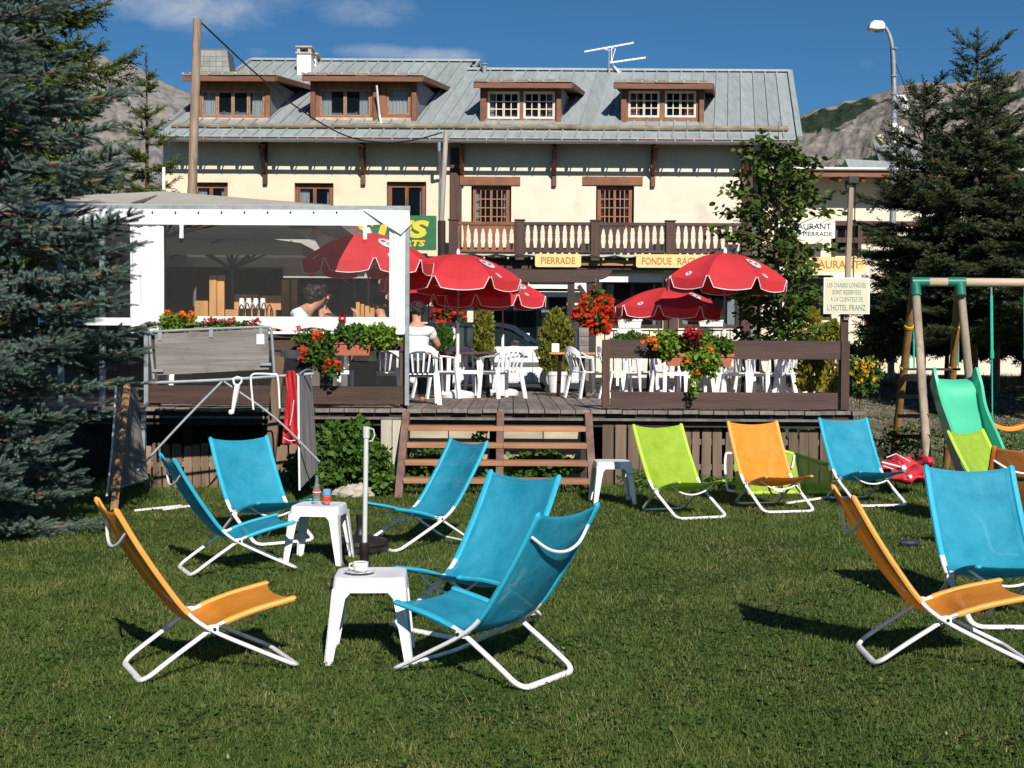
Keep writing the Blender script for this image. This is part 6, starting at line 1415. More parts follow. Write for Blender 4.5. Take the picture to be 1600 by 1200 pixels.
tb([W(396, 640, fy - .25), W(392, 595, fy - .25), W(394, 586, fy - .25), W(402, 584, fy - .25), W(426, 585, fy - .25), W(434, 590, fy - .25), W(437, 638, fy - .25)], .011, m=WTUBE)
# post stubs near the frame
st_ = tag(thing('wooden_post', (WX(425, 15.8), 15.8, 0)), 'weathered grey post with a rounded top behind the red cloth', 'post'); MB().prism([W(409, 775, 15.8), W(424, 775, 15.8), W(444, 563, 15.8), (W(443, 558, 15.8)), (W(429, 556, 15.8)), W(427, 560, 15.8)], (0, .09, 0)).build('post', TANW, st_)
sk_ = tag(MB().tube([W(178, 798, 13.8), W(199, 598, 14.6)], .038, 4).build('leaning_pole', mat('fresh_lath', (.36, .2, .1), .7, .3, 8, stretch=(1, 1, .2))), 'long orange brown wooden lath leaning against the left wing of the tube frame', 'pole')
hk = thing('ski_tow_handle', W(372, 590, fy - .28), 'white plastic T shaped handle hanging from the tube frame', 'handle')
MB().tube([W(364, 592, fy - .3), W(366, 600, fy - .3), W(372, 603, fy - .3), W(377, 597, fy - .3), W(378, 591, fy - .3), W(371, 589, fy - .3), W(364, 592, fy - .3)], .012, 6).build('grip', WPLAS, hk)
MB().tube([W(371, 600, fy - .3), W(367, 622, fy - .3), W(363, 646, fy - .3)], [.032, .028, .016], 8).build('stem', WPLAS, hk, smooth=True); MB().ball(W(361, 644, fy - .3), .03, 8, 6).build('knob', WPLAS, hk)
cl_ = thing('red_cloth', W(455, 590, fy - .28), 'red cloth with white piping hanging from the end of the tube frame', 'cloth')
vs = []; rows = [(448, 461, 579), (446, 464, 590), (449, 465, 610), (446, 466, 630), (444, 467, 655), (442, 467, 675), (441, 466, 692)]
for j, (a, b, py) in enumerate(rows):
    for i in range(9): u = i / 8; vs.append(W(a + (b - a) * u, py + (3 if i % 2 and j == 6 else 0), fy - .3 - .05 * math.sin(u * 11 + j * .7) - .03 * math.sin(u * 23)))
MB().add(vs, [(j * 9 + i, j * 9 + i + 1, j * 9 + 10 + i, j * 9 + 9 + i) for j in range(6) for i in range(8)]).build('cloth', REDC, cl_, smooth=True)
MB().tube([W(459, 625, fy - .38), W(457, 645, fy - .38), W(453, 665, fy - .38)], .004, 4).tube([W(443, 684, fy - .38), W(452, 689, fy - .38), W(462, 688, fy - .36)], .005, 4).build('piping', WHITEP, cl_)
# white laths in the grass
for k, (a, b) in enumerate((((210, 780), (283, 769)), ((255, 787), (300, 781)), ((1230, 779), (1300, 769)))):
    pA = W(*a, 14.0 if k < 2 else 14.3); pB = W(*b, 14.3 if k < 2 else 14.8)
    pA.z = Gz(pA.x, pA.y) + .02; pB.z = Gz(pB.x, pB.y) + .02
    tag(MB().bar(pA, pB, .03, .02).build('lath', WHITEP), ['longer white lath in the grass behind the side-on blue chair', 'shorter white lath in the grass behind the side-on blue chair', 'pale lath in the grass under the folded lime chair'][k], 'lath')

# red heap: fallen parasol
rh = tag(thing('collapsed_parasol', (WX(1410, 15.4), 15.4, Gz(3.9, 15.4))), 'crumpled red parasol cloth with white rods lying in the grass beside the blue chair', 'parasol')
for (px, py, rx, rz, Y, sd) in ((1402, 727, 26, 17, 15.6, 1), (1430, 740, 20, 12, 15.3, 2), (1410, 746, 26, 8, 15.2, 3), (1445, 722, 16, 12, 15.9, 4)):
    c = W(px, py, Y); mb = MB(); mb.ball(c, 1, 14, 9, rx / F_PX * Y, .2, rz / F_PX * Y); rs = random.Random(sd); ph = [rs.uniform(0, 6) for _ in range(4)]
    for i, v in enumerate(mb.v):
        d = Vector(v) - c; k = 1 + .22 * math.sin(d.x * 34 + ph[0] + d.z * 17) + .15 * math.sin(d.z * 45 + ph[1] - d.x * 20); mb.v[i] = tuple(c + d * k)
    mb.build('cloth', REDC, rh, smooth=True)
MB().tube([W(1378, 722, 15.35), W(1412, 731, 15.3)], .01, 5).tube([W(1385, 715, 15.4), W(1400, 709, 15.4), W(1422, 721, 15.3)], .006, 5).tube([W(1380, 728, 15.3), W(1396, 733, 15.25)], .006, 5).build('rod', WTUBE, rh); MB().ball(W(1412, 731, 15.28), .035, 8, 6).ball(W(1422, 745, 15.0), .025, 8, 6).build('joint', WPLAS, rh)
c = W(1421, 832, 11.2); dk_ = tag(MB().ball((c.x, 11.2, Gz(c.x, 11.2) + .03), .07, 10, 6, 1.3, .6, .45).build('dark_shoe', mat('dark_blue_rubber', (.02, .025, .05), .6)), 'small dark blue object lying in the grass left of the big blue chair', 'shoe')

# ------------------------------------------------------------------ swing and slide
sy = 17.0
ps = tag(thing('swing_set', (WX(1470, sy), sy, Gz(5.3, sy))), 'round timber swing frame with green corner brackets and a slide', 'swing set')
LOG = mat('grey_round_log', (.33, .265, .2), .8, .35, 8, bump=.004, stretch=(1, 1, .12), stain=((.2, .16, .12), 5, .58)); LOGH = mat('grey_round_log_beam', (.45, .35, .25), .8, .3, 8, bump=.004, stretch=(.1, 1, 1)); LOGY = mat('golden_round_log', (.30, .16, .05), .7, .3, 8, stretch=(1, 1, .15))
MB().tube([W(1424, 440.5, sy), W(1760, 443, sy)], .055, 14).build('top_beam', LOGH, ps, smooth=True)
for (xt, xb, yb, xr, yr) in ((1430, 1452, 765, 1398, 690), (1500, 1526, 765, 1478, 640)):
    MB().tube([W(xt, 444, sy), W(xb, yb, sy - 1.0) if xt == 1430 else W(1519, 640, sy + .1)], .052, 14).build('front_leg', LOG, ps, smooth=True)
    g = W(xr, 560, sy + 1.6); top = W(xt - 2, 446, sy); bot = Vector((W(xr, 690, sy + 1.4).x, sy + 1.5, Gz(g.x, sy + 1.5)))
    if xt == 1500: bot = Vector((W(1480, 600, sy + 1.3).x, sy + 1.3, Gz(5.6, sy + 1.3)))
    MB().tube([top, bot], .05, 14).build('rear_leg', LOGY, ps, smooth=True)
    MB().tube([W(xt - 6 if xt == 1430 else xt - 20, 440.5, sy), W(xt + 21 if xt == 1430 else xt + 8, 440.5, sy)], .061, 14).tube([W(xt, 442, sy), W(xt + 2.2, 463, sy - .08)], .061, 14).build('bracket', GREENB, ps, smooth=True)
    for py in (510, 574):
        k_ = (top.z - W(xt, py, sy + .5).z) / (top.z - bot.z); c = top.lerp(bot, k_); MB().tube([c + Vector((0, -.01, .012)), c + Vector((0, .01, -.012))], .062, 12).build('yellow_collar', mat('yellow_collar', (.8, .5, .02), .4), ps)
# ladder rungs between left legs
LR = (W(1430, 444, sy), W(1452, 765, sy - 1.0)); LB = (top, bot)
for k, py in enumerate((590, 620, 650, 682)):
    a = W(1412 - k * 4, py, sy + .75); b = W(1445 + k * 2, py, sy - .5 - .1 * k); MB().bar(a, b, .035, .09 if k == 0 else .05).build('rung', LOG if k == 0 else DARKW, ps)
MB().bar(W(1412, 577, sy + .3), W(1500, 577, sy + .3), .05, .03).build('platform_edge', DARKW, ps)
for x_ in (1420, 1428, 1490, 1497): MB().tube([W(x_, 514, sy + .6), W(x_, 575, sy + .6)], .012, 5).build('net_rope', ROPE, ps)
# slide
sl = tag(thing('slide', (WX(1500, sy - .8), sy - .8, 0)), 'mint green plastic slide running down from the swing frame', 'slide')
prof = [((1455, 1517), 592, sy - .3), ((1456, 1520), 602, sy - .45), ((1462, 1528), 622, sy - .55), ((1470, 1533), 650, sy - .85), ((1478, 1541), 680, sy - 1.1), ((1489, 1556), 712, sy - 1.5), ((1500, 1572), 742, sy - 1.9), ((1512, 1588), 765, sy - 2.2)]
Lp = [W(a[0] + 6, py, Y) for a, py, Y in prof]; Rp = [W(a[1], py, Y) for a, py, Y in prof]
Lp = bez(Lp, 3); Rp = bez(Rp, 3); vs = []
for i, (a, b) in enumerate(zip(Lp, Rp)):
    h = .17 + .03 * math.sin(i * .6); rx = (b - a).normalized(); k = min(1, i / 2); h *= (.35 + .65 * min(1, (i + .6) / 2))
    up = Vector((0, -.35, 1)).normalized()
    vs += [a - rx * .05 + up * h * 1.0, a - rx * .015 + up * h * 1.02, a + Vector((0, 0, .03)), a + rx * .06, a.lerp(b, .5) - Vector((0, 0, .01)), b - rx * .06, b + Vector((0, 0, .03)), b + rx * .015 + up * h * 1.02, b + rx * .05 + up * h, b + rx * .055 - up * .05, a - rx * .055 - up * .05]
nn = 11; fs = [(i * nn + k, i * nn + (k + 1) % nn, (i + 1) * nn + (k + 1) % nn, (i + 1) * nn + k) for i in range(len(Lp) - 1) for k in range(nn)] + [tuple(range(nn))]
MB().add(vs, fs).build('chute', SLIDE, sl, smooth=True)
# swing
sw = tag(thing('swing', W(1574, 668, sy - .2)), 'orange plastic swing seat hanging on teal ropes', 'swing')
pts = [W(1548 + i * 5.4, 661 + 9 * math.sin(PI * (i + .6) / 11.2), sy - .2) for i in range(11)]
vs = []
for p_ in pts: vs += [p_ + Vector((0, -.08, .025)), p_ + Vector((0, .08, .025)), p_ + Vector((0, .08, -.03)), p_ + Vector((0, -.08, -.03))]
MB().add(vs, [(4 * i + a, 4 * i + (a + 1) % 4, 4 * i + 4 + (a + 1) % 4, 4 * i + 4 + a) for i in range(10) for a in range(4)] + [(0, 1, 2, 3), (43, 42, 41, 40)]).build('seat', SWOR, sw, bevel=.008)
for px in (1549, 1601):
    MB().tube([W(px, 462, sy), W(px + 1, 560, sy - .1)], .018, 6).tube([W(px + 1, 560, sy - .1), W(px + 1.5, 640, sy - .2)], .008, 5).tube([W(px + 1.5, 640, sy - .2), W(px, 660, sy - .28)], .006, 4).tube([W(px + 1.5, 640, sy - .2), W(px + 3, 660, sy - .12)], .006, 4).build('rope', ROPE, sw)
    MB().tube([W(px, 448, sy), W(px, 464, sy)], .012, 6).build('hook', GALV, sw); MB().tube([W(px + 1, 548, sy - .1), W(px + 1, 560, sy - .1)], .024, 6).build('adjuster', ROPE, sw)

# ------------------------------------------------------------------ hotel sign on its post, lamps, poles
sg = tag(thing('notice_post', (WX(1321, 16.2), 16.2, 0)), 'tall wooden post with the HOTEL FRANZ deck chair notice and a floodlight on top', 'sign')
Y = 16.62
MB().prism([W(1311, 765, Y), W(1324, 765, Y), W(1326, 480, Y), W(1315, 480, Y)], (0, .07, 0)).build('lower_post', BROWN, sg)
MB().prism([W(1318.5, 500, Y - .04), W(1327, 500, Y - .04), W(1334, 293, Y - .04), W(1327, 293, Y - .04)], (0, .05, 0)).build('upper_post', mat('tan_square_post', (.30, .24, .17), .8, .3, 8, stretch=(1, 1, .1)), sg)
x0, x1, z0, z1 = rect(1286.5, 1359.5, 434, 490.5, Y - .1)
MB().box(x0, x1, Y - .1, Y - .085, z0, z1).build('white_edge', WHITEP, sg, bevel=.004); MB().box(x0 + .014, x1 - .014, Y - .103, Y - .1005, z0 + .014, z1 - .014).build('notice_board', mat('peach_board', (.72, .55, .40), .5, .05, 5), sg)
GL = mat('teal_letters', (.03, .30, .27), .5)
for s_, py, wpx, hpx in (('LES CHAISES LONGUES', 445.5, 60, 7.2), ('SONT RESERVEES', 456.5, 45, 7.2), ('A LA CLIENTELE DE', 467.5, 51, 7.2), ("L'HOTEL FRANZ", 480.5, 60, 9.6)):
    k_ = (Y - .1) / F_PX; c = W(1323, py, Y - .105); text_mesh('lettering', s_, wpx * k_, hpx * k_, (c.x, Y - .1045, c.z), GL, sg, ext=.001, bold=.018 if hpx > 8 else .008, rot=0)
MB().box(WX(1322, Y) - .008, WX(1322, Y) + .008, Y - .108, Y - .104, WZ(489, Y), WZ(487, Y)).build('screw', GALV, sg)
fl = MB(); fl.box(WX(1320, Y), WX(1337, Y), Y - .1, Y + .05, WZ(285, Y), WZ(273, Y)); fl.build('floodlight', BLACK, sg, bevel=.01)
MB().tube([W(1321, 283, Y), W(1322, 296, Y), W(1333, 296, Y), W(1334, 283, Y)], .01, 5).tube([W(1336, 275, Y), W(1336, 310, Y), W(1332, 480, Y)], .008, 5).build('cable', BLACK, sg)

LY = 30.0
lp = tag(thing('street_lamp', (WX(1396, LY), LY, 1.0)), 'tall grey street lamp with curved neck, floodlights and a camera on it', 'street lamp')
MB().tube(bez([(WX(1393, LY), LY, 1.0), W(1394, 400, LY), W(1397, 200, LY), W(1397, 130, LY), W(1395, 80, LY), W(1390, 55, LY), W(1383, 42, LY)], 6), [.075] * 6 + [.07] * 6 + [.06] * 6 + [.05] * 6 + [.045] * 6 + [.04] * 7, 10).build('pole', GALV, lp, smooth=True)
MB().prism([W(1358, 44, LY - .14), W(1361, 35, LY - .14), W(1367, 31, LY - .14), W(1380, 32, LY - .14), W(1384, 37, LY - .14), W(1383, 45, LY - .14), W(1372, 46, LY - .14)], (0, .28, 0)).build('lamp_head', WHITEP, lp, bevel=.03); MB().prism([W(1369, 45, LY - .1), W(1383, 44, LY - .1), W(1382, 47, LY - .1), W(1371, 48, LY - .1)], (0, .2, 0)).build('lamp_neck', BLACK, lp)
for (pa, pb, pc, pd, Yy) in (((1370, 212), (1377, 209), (1388, 222), (1380, 226), LY - .2), ((1402, 212), (1418, 211), (1421, 222), (1404, 226), LY - .2)):
    MB().prism([W(*q, Yy) for q in (pa, pb, pc, pd)], (0, .25, 0)).build('floodlight', mat('cream_metal', (.55, .48, .32), .5), lp, bevel=.015)
MB().box(WX(1391, LY), WX(1402, LY), LY - .12, LY - .06, WZ(227, LY), WZ(216, LY)).box(WX(1399, LY), WX(1407, LY), LY - .1, LY, WZ(215, LY), WZ(195, LY)).build('junction_box', WHITEP, lp)
MB().lathe([(.04, .0), (.09, .02), (.11, .12), (.1, .2), (.02, .23)], W(1414, 175, LY), 12).build('camera_dome', WPLAS, lp, smooth=True); MB().tube([W(1400, 150, LY), W(1412, 151, LY), W(1416, 158, LY)], .035, 8).build('camera_arm', WPLAS, lp)
MB().box(WX(1389, LY), WX(1396, LY), LY - .1, LY, WZ(203, LY), WZ(190, LY)).build('bracket', WPLAS, lp)
MB().tube([W(1399, 98, LY), W(1410, 125, LY), W(1422, 160, LY)], .008, 4).tube([W(1391, 70, LY), W(1393, 130, LY), W(1397, 170, LY)], .008, 4).build('cable', BLACK, lp)
for py in (77, 120, 148, 186, 205): c = W(1396.5, py, LY); MB().tube([c, c + Vector((0, 0, .03))], .08, 8).build('clamp', GALV, lp)
MB().bar(W(1385, 228, LY - .1), W(1432, 229, LY - .1), .04, .05).build('crossbar', GALV, lp)

up = tag(thing('utility_pole', (WX(300, 26), 26, .9)), 'tall rough grey brown wooden pole behind the marquee with a cable from its top', 'pole')
pts = []; rs_ = []
for k in range(25): u = k / 24; pts.append(W(298 + 10.5 * u + .4 * math.sin(k * 2.3), 370 - 340 * u, 26)); rs_.append((.094 - .012 * u) * (1 + .05 * math.sin(k * 3.7)))
MB().tube(pts, rs_, 12).build('pole', POLEW, up, smooth=True); p0 = W(299, 370, 26); MB().tube([Vector((p0.x, 26, .8)), p0], .095, 12).build('pole_foot', POLEW, up)
cb_ = bez([W(315, 36, 26), W(400, 115, 28.5), W(470, 172, 31), W(540, 212, 33), W(600, 223, 34), W(650, 218, 34), W(691, 207, 34)], 6)
tag(MB().tube(cb_, .018, 5).build('overhead_cable', BLACK), 'black cable sagging from the tall wooden pole to the thin grey pole', 'cable')
u2 = tag(thing('utility_pole', (WX(690, 34), 34, .9)), 'thinner grey pole standing against the hotel corner post', 'pole')
MB().tube([Vector((WX(689, 34), 34, .85)), W(690, 345, 34), W(697, 205, 34)], .065, 10).build('pole', mat('pale_grey_pole', (.32, .29, .27), .85, .3, 10, stretch=(1, 1, .1)), u2, smooth=True)
MB().tube([W(690, 345, 33.9), W(690, 400, 33.9)], .1, 8).build('sleeve', DARKW, u2)
w2 = tag(MB().tube([W(1568, 187, 34), W(1585, 181, 33), W(1640, 165, 31)], .02, 4).build('overhead_cable', BLACK), 'short dark cable crossing the sky behind the right spruces', 'cable')

# ------------------------------------------------------------------ parked car
cy = 25.2; g = WZ(606, cy); car = tag(thing('parked_car', (WX(740, cy), cy, g)), 'silver car with dark roof parked behind the terrace tables', 'car')
def cp(px, py): p_ = W(px, py, cy); return (p_.x, cy, p_.z)
low = [(562, 600), (558, 570), (562, 548), (600, 542), (850, 541), (880, 546), (903, 556), (912, 572), (912, 592), (905, 600)]
MB().prism([cp(*q) for q in low], (0, 1.62, 0)).build('body', CARS, car, bevel=.05)
roofl = [(604, 543), (628, 512), (650, 506), (720, 503), (785, 504), (805, 509), (852, 540), (846, 543), (800, 515), (782, 510), (720, 509), (655, 511), (634, 517), (612, 543)]
for dy in (0.1, 1.44): MB().prism([(a, b + dy, c) for a, b, c in [cp(*q) for q in roofl]], (0, .05, 0)).build('window_frame', CARR, car)
MB().prism([(a, b + .12, c) for a, b, c in [cp(*q) for q in ((628, 512), (650, 506), (720, 503), (785, 504), (805, 509), (800, 513), (782, 509), (720, 508), (655, 510), (634, 516))]], (0, 1.36, 0)).build('roof', CARR, car)
MB().prism([(a, b + .16, c) for a, b, c in [cp(*q) for q in ((615, 542), (636, 517), (656, 511), (705, 509), (705, 542))]], (0, .02, 0)).build('side_window', CARG, car)
MB().prism([(a, b + .16, c) for a, b, c in [cp(*q) for q in ((711, 542), (711, 509), (782, 510), (798, 515), (838, 541))]], (0, .02, 0)).build('side_window', CARG, car)
MB().prism([(a, b + .13, c) for a, b, c in [cp(*q) for q in ((800, 510), (805, 509), (852, 540), (846, 541))]], (0, 1.34, 0)).build('windscreen', CARG, car)
MB().box(cp(706, 0)[0], cp(710, 0)[0], cy + .1, cy + .16, cp(0, 542)[2], cp(0, 508)[2]).build('door_pillar', CARR, car)
MB().prism([(a, b - .012, c) for a, b, c in [cp(*q) for q in ((562, 566), (905, 566), (905, 573), (562, 573))]], (0, .02, 0)).build('side_strip', mat('grey_trim', (.1, .1, .11), .5), car)
for px in (615, 708, 836): x = cp(px, 0)[0]; MB().box(x - .004, x + .004, cy - .004, cy + .004, cp(0, 596)[2], cp(0, 544)[2]).build('door_gap', BLACK, car)
MB().prism([(a, b - .1, c) for a, b, c in [cp(*q) for q in ((797, 541), (797, 534), (802, 531), (812, 534), (813, 541))]], (0, .12, 0)).build('mirror', BLACK, car, bevel=.02)
MB().box(cp(815, 0)[0], cp(828, 0)[0], cy - .02, cy - .001, cp(0, 553)[2], cp(0, 551)[2]).build('door_handle', BLACK, car)
for px in (608, 868):
    for dy in (0, 1.42):
        c = Vector(cp(px, 592)); wh = MB().tube([c + Vector((0, -.02 + dy, 0)), c + Vector((0, .2 + dy, 0))], .3, 20).build('wheel', RUBBER, car); MB().tube([c + Vector((0, -.03 + dy, 0)), c + Vector((0, -.021 + dy, 0))], .18, 14).build('rim', GALV, wh)
sa_ = MB().ball(Vector(cp(760, 532)) + Vector((0, .5, 0)), .16, 10, 8, .7, .8, 1.3).build('seat', mat('dark_seat', (.05, .05, .05)), car); MB().prism([(a, b + .4, c) for a, b, c in [cp(*q) for q in ((818, 540), (820, 520), (828, 520), (827, 540))]], (0, .3, 0)).build('dashboard_paper', WHITEP, car)

# ------------------------------------------------------------------ people at the tables
def skin_mesh(name, V, E_, Rr, m, parent, root=0, sub=2):
    me = bpy.data.meshes.new(name); me.from_pydata([Vector(v) - org(parent) for v in V], E_, []); me.update(); o = link(name, me, m, parent)
    sk = o.modifiers.new('skin', 'SKIN'); ly = me.skin_vertices[0].data if me.skin_vertices else None
    if ly is None:
        bpy.context.view_layer.objects.active = o; o.select_set(True); bpy.ops.mesh.customdata_skin_add() if not me.skin_vertices else None; ly = me.skin_vertices[0].data
    for i, r_ in enumerate(Rr): ly[i].radius = (r_, r_) if not isinstance(r_, tuple) else r_; ly[i].use_root = (i == root)
    sk.use_smooth_shade = True; ss = o.modifiers.new('sub', 'SUBSURF'); ss.levels = sub; ss.render_levels = sub
    return o
def person(x, y, face, label, shirt, armL, armR, hairlen=.03, lean=.1, bare_arm=True, glasses=False, afro=1.0, hd=0, size=1.16):
    """seated figure; face: heading angle, arms: (elbow, hand) offsets in body frame (forward, left, up) from the seat"""
    seat = DECK_Z + .44; t = thing('person', (x, y, DECK_Z), label, 'person'); f = Vector((math.cos(R(face)), math.sin(R(face)), 0)); l = Vector((-f.y, f.x, 0)); u = Vector((0, 0, 1)); o = Vector((x, y, seat))
    P = lambda a, b, c: o + f * a + l * b + u * c
    V = [P(0, 0, .08), P(.03 + lean * .3, 0, .25), P(lean * .8, 0, .42), P(lean * 1.1, 0, .52), P(lean * 1.25 + hd * .5, 0, .585 - hd * .5), P(lean * 1.35 + .01 + hd, 0, .64 - hd), P(lean * 1.4 + .03 + hd, 0, .70 - hd), P(lean * 1.4 + .02 + hd, 0, .77 - hd)]
    Rr = [(.13, .12), (.12, .11), (.135, .11), (.09, .07), .055, .06, (.075, .09), (.07, .085)]; E_ = [(i, i + 1) for i in range(7)]
    def limb(st, pts, rs):
        prev = st
        for p_, r_ in zip(pts, rs): V.append(p_); Rr.append(r_); E_.append((prev, len(V) - 1)); prev = len(V) - 1
        return prev
    for sgn, arm in ((1, armL), (-1, armR)):
        sh = P(lean * .95, sgn * .17, .47); el = P(*arm[0]); ha = P(*arm[1]); d = (ha - el).normalized()
        e = limb(3, [sh, sh.lerp(el, .5), el, el.lerp(ha, .5), ha], [.055, .048, .04, .034, .025]); pl = limb(e, [ha + d * .05], [.03])
        side = d.cross(u).normalized() if abs(d.z) < .95 else l
        for k in range(4): b_ = ha + d * .07 + side * (.012 + .0 - .022 * k + .02); limb(pl, [b_, b_ + d * .03 + u * -.005, b_ + d * .05 + u * -.018], [.0095, .009, .007])
        limb(e, [ha + d * .02 + side * .035, ha + d * .05 + side * .045], [.011, .009])
    for sgn in (1, -1): limb(0, [P(.08, sgn * .1, .05), P(.28, sgn * .11, .06), P(.44, sgn * .11, .04), P(.44, sgn * .11, -.2), P(.43, sgn * .11, -.38), P(.52, sgn * .12, -.405)], [.1, .085, .065, .055, .042, .04])
    skin_mesh('body', V, E_, Rr, SKIN, t)
    # clothes
    n0 = len(V)
    sv = [V[0] + u * .0, V[1], V[2], V[3], V[3].lerp(V[4], .55)]; sr = [(.15, .14), (.15, .14), (.17, .145), (.125, .11), .066]; se = [(0, 1), (1, 2), (2, 3), (3, 4)]
    for sgn, arm in ((1, armL), (-1, armR)):
        sh = P(lean * .95, sgn * .17, .47); el = P(*arm[0]); sv += [sh, sh.lerp(el, .55)]; sr += [.075, .068]; se += [(3, len(sv) - 2), (len(sv) - 2, len(sv) - 1)]
    skin_mesh('shirt', sv, se, sr, shirt, t)
    tv = [P(0, 0, .04)]; tr = [.14]; te = []
    for sgn in (1, -1): b0 = len(tv); tv += [P(.08, sgn * .1, .05), P(.28, sgn * .11, .06), P(.44, sgn * .11, .04), P(.44, sgn * .11, -.2), P(.43, sgn * .11, -.34)]; tr += [.115, .1, .08, .068, .06]; te += [(0, b0)] + [(b0 + i, b0 + i + 1) for i in range(4)]
    skin_mesh('trousers', tv, te, tr, DENIM, t)
    hc = P(lean * 1.4 + .02 + hd, 0, .735 - hd)
    hair = MB(); rh_ = random.Random(int(abs(x) * 100))
    for i in range(90):
        d = Vector((rh_.gauss(0, 1), rh_.gauss(0, 1), rh_.gauss(.25, 1))).normalized(); a_ = d.dot(f)
        if (a_ > .35 and d.z < .55) or d.z < -.55: continue
        hair.ball(hc + d * .082 * afro * rh_.uniform(.92, 1.1) - f * .01 + u * .012, rh_.uniform(.022, .034) * afro, 7, 5)
    hair.ball(hc - f * .02 + u * .015, .088 * afro, 12, 8); hair.build('hair', HAIR, t, smooth=True)
    nose = hc + f * .1 - u * .03; MB().ball(nose, .016, 8, 6, 1, .8, 1.3).build('nose', SKIN, t); MB().tube([hc + f * .093 + l * .022 - u * .07, hc + f * .098 - u * .072, hc + f * .093 - l * .022 - u * .07], .006, 5).build('mouth', mat('lips', (.35, .1, .08)), t)
    for sgn in (1, -1):
        MB().ball(hc + f * .085 + l * sgn * .03 - u * .0, .011, 8, 6).build('eye', BLACK, t); MB().ball(hc + l * sgn * .078 - u * .02, .02, 8, 6, .5, .5, 1).build('ear', SKIN, t)
        if glasses: MB().tube([hc + f * .1 + l * (sgn * .03 + .022 * math.cos(k)) + u * .02 * math.sin(k) for k in np.linspace(0, 2 * PI, 12)], .003, 4).build('glasses', BLACK, t)
    t.scale = (size,) * 3
    return t
Yp = 17.45
person(WX(452, Yp) - .08, Yp, 5, 'person with bushy dark hair in a white shirt seated in profile behind the plastic window', WHITECL, ((.16, .26, .28), (.36, .12, .33)), ((.14, -.26, .27), (.36, -.1, .3)), afro=1.25, lean=.2, hd=.05, size=1.27)
person(WX(514, Yp + .3) + .1, Yp + .3, 205, 'person in glasses holding a hand to the face behind the plastic window', mat('dark_shirt', (.05, .04, .04), .85), ((.22, .22, .33), (.2, .05, .62)), ((.3, -.25, .33), (.5, -.3, .34)), glasses=True, lean=.12, afro=1.1, size=1.2)
person(WX(652, 17.75), 17.75, 100, 'person in a white shirt seated with the back to the lawn beside the tent post', WHITECL, ((.12, .3, .3), (.3, .2, .3)), ((.12, -.28, .3), (.32, -.2, .28)), lean=.05, size=1.06)
person(WX(612, 19.3), 19.3, 170, 'tanned person raising an arm behind the right tarp of the marquee', mat('tan_shirt', (.3, .16, .08), .85), ((.25, .25, .4), (.4, .15, .62)), ((.2, -.25, .3), (.4, -.2, .3)), lean=.1)

# ------------------------------------------------------------------ trees
def sprig_template(k, spread, ln, wd):
    """a needle-covered shoot of length 1 along +x"""
    v = []; f = []
    rs = np.random.default_rng(5)
    for i in range(k):
        t_ = (i + .5) / k * .95; a = i * 2.4; r0 = .02
        b = np.array([t_, r0 * math.cos(a), r0 * math.sin(a)]); d = np.array([.75, spread * math.cos(a), spread * math.sin(a)]); d /= np.linalg.norm(d)
        s = np.cross(d, [1, 0, 0]); s /= np.linalg.norm(s) + 1e-9; L = ln * (1 - .35 * t_) * rs.uniform(.85, 1.15); n = len(v)
        v += [b - s * wd, b + s * wd, b + d * L]; f.append((n, n + 1, n + 2))
    n = len(v); v += [(0, -.02, 0), (0, .02, 0), (1, 0, 0), (0, 0, .02), (0, 0, -.02)]; f += [(n, n + 1, n + 2), (n + 3, n + 4, n + 2)]
    return np.array(v, float), np.array(f)
SP_NEAR = sprig_template(56, .9, .20, .030); SP_FAR = sprig_template(14, .9, .38, .06)
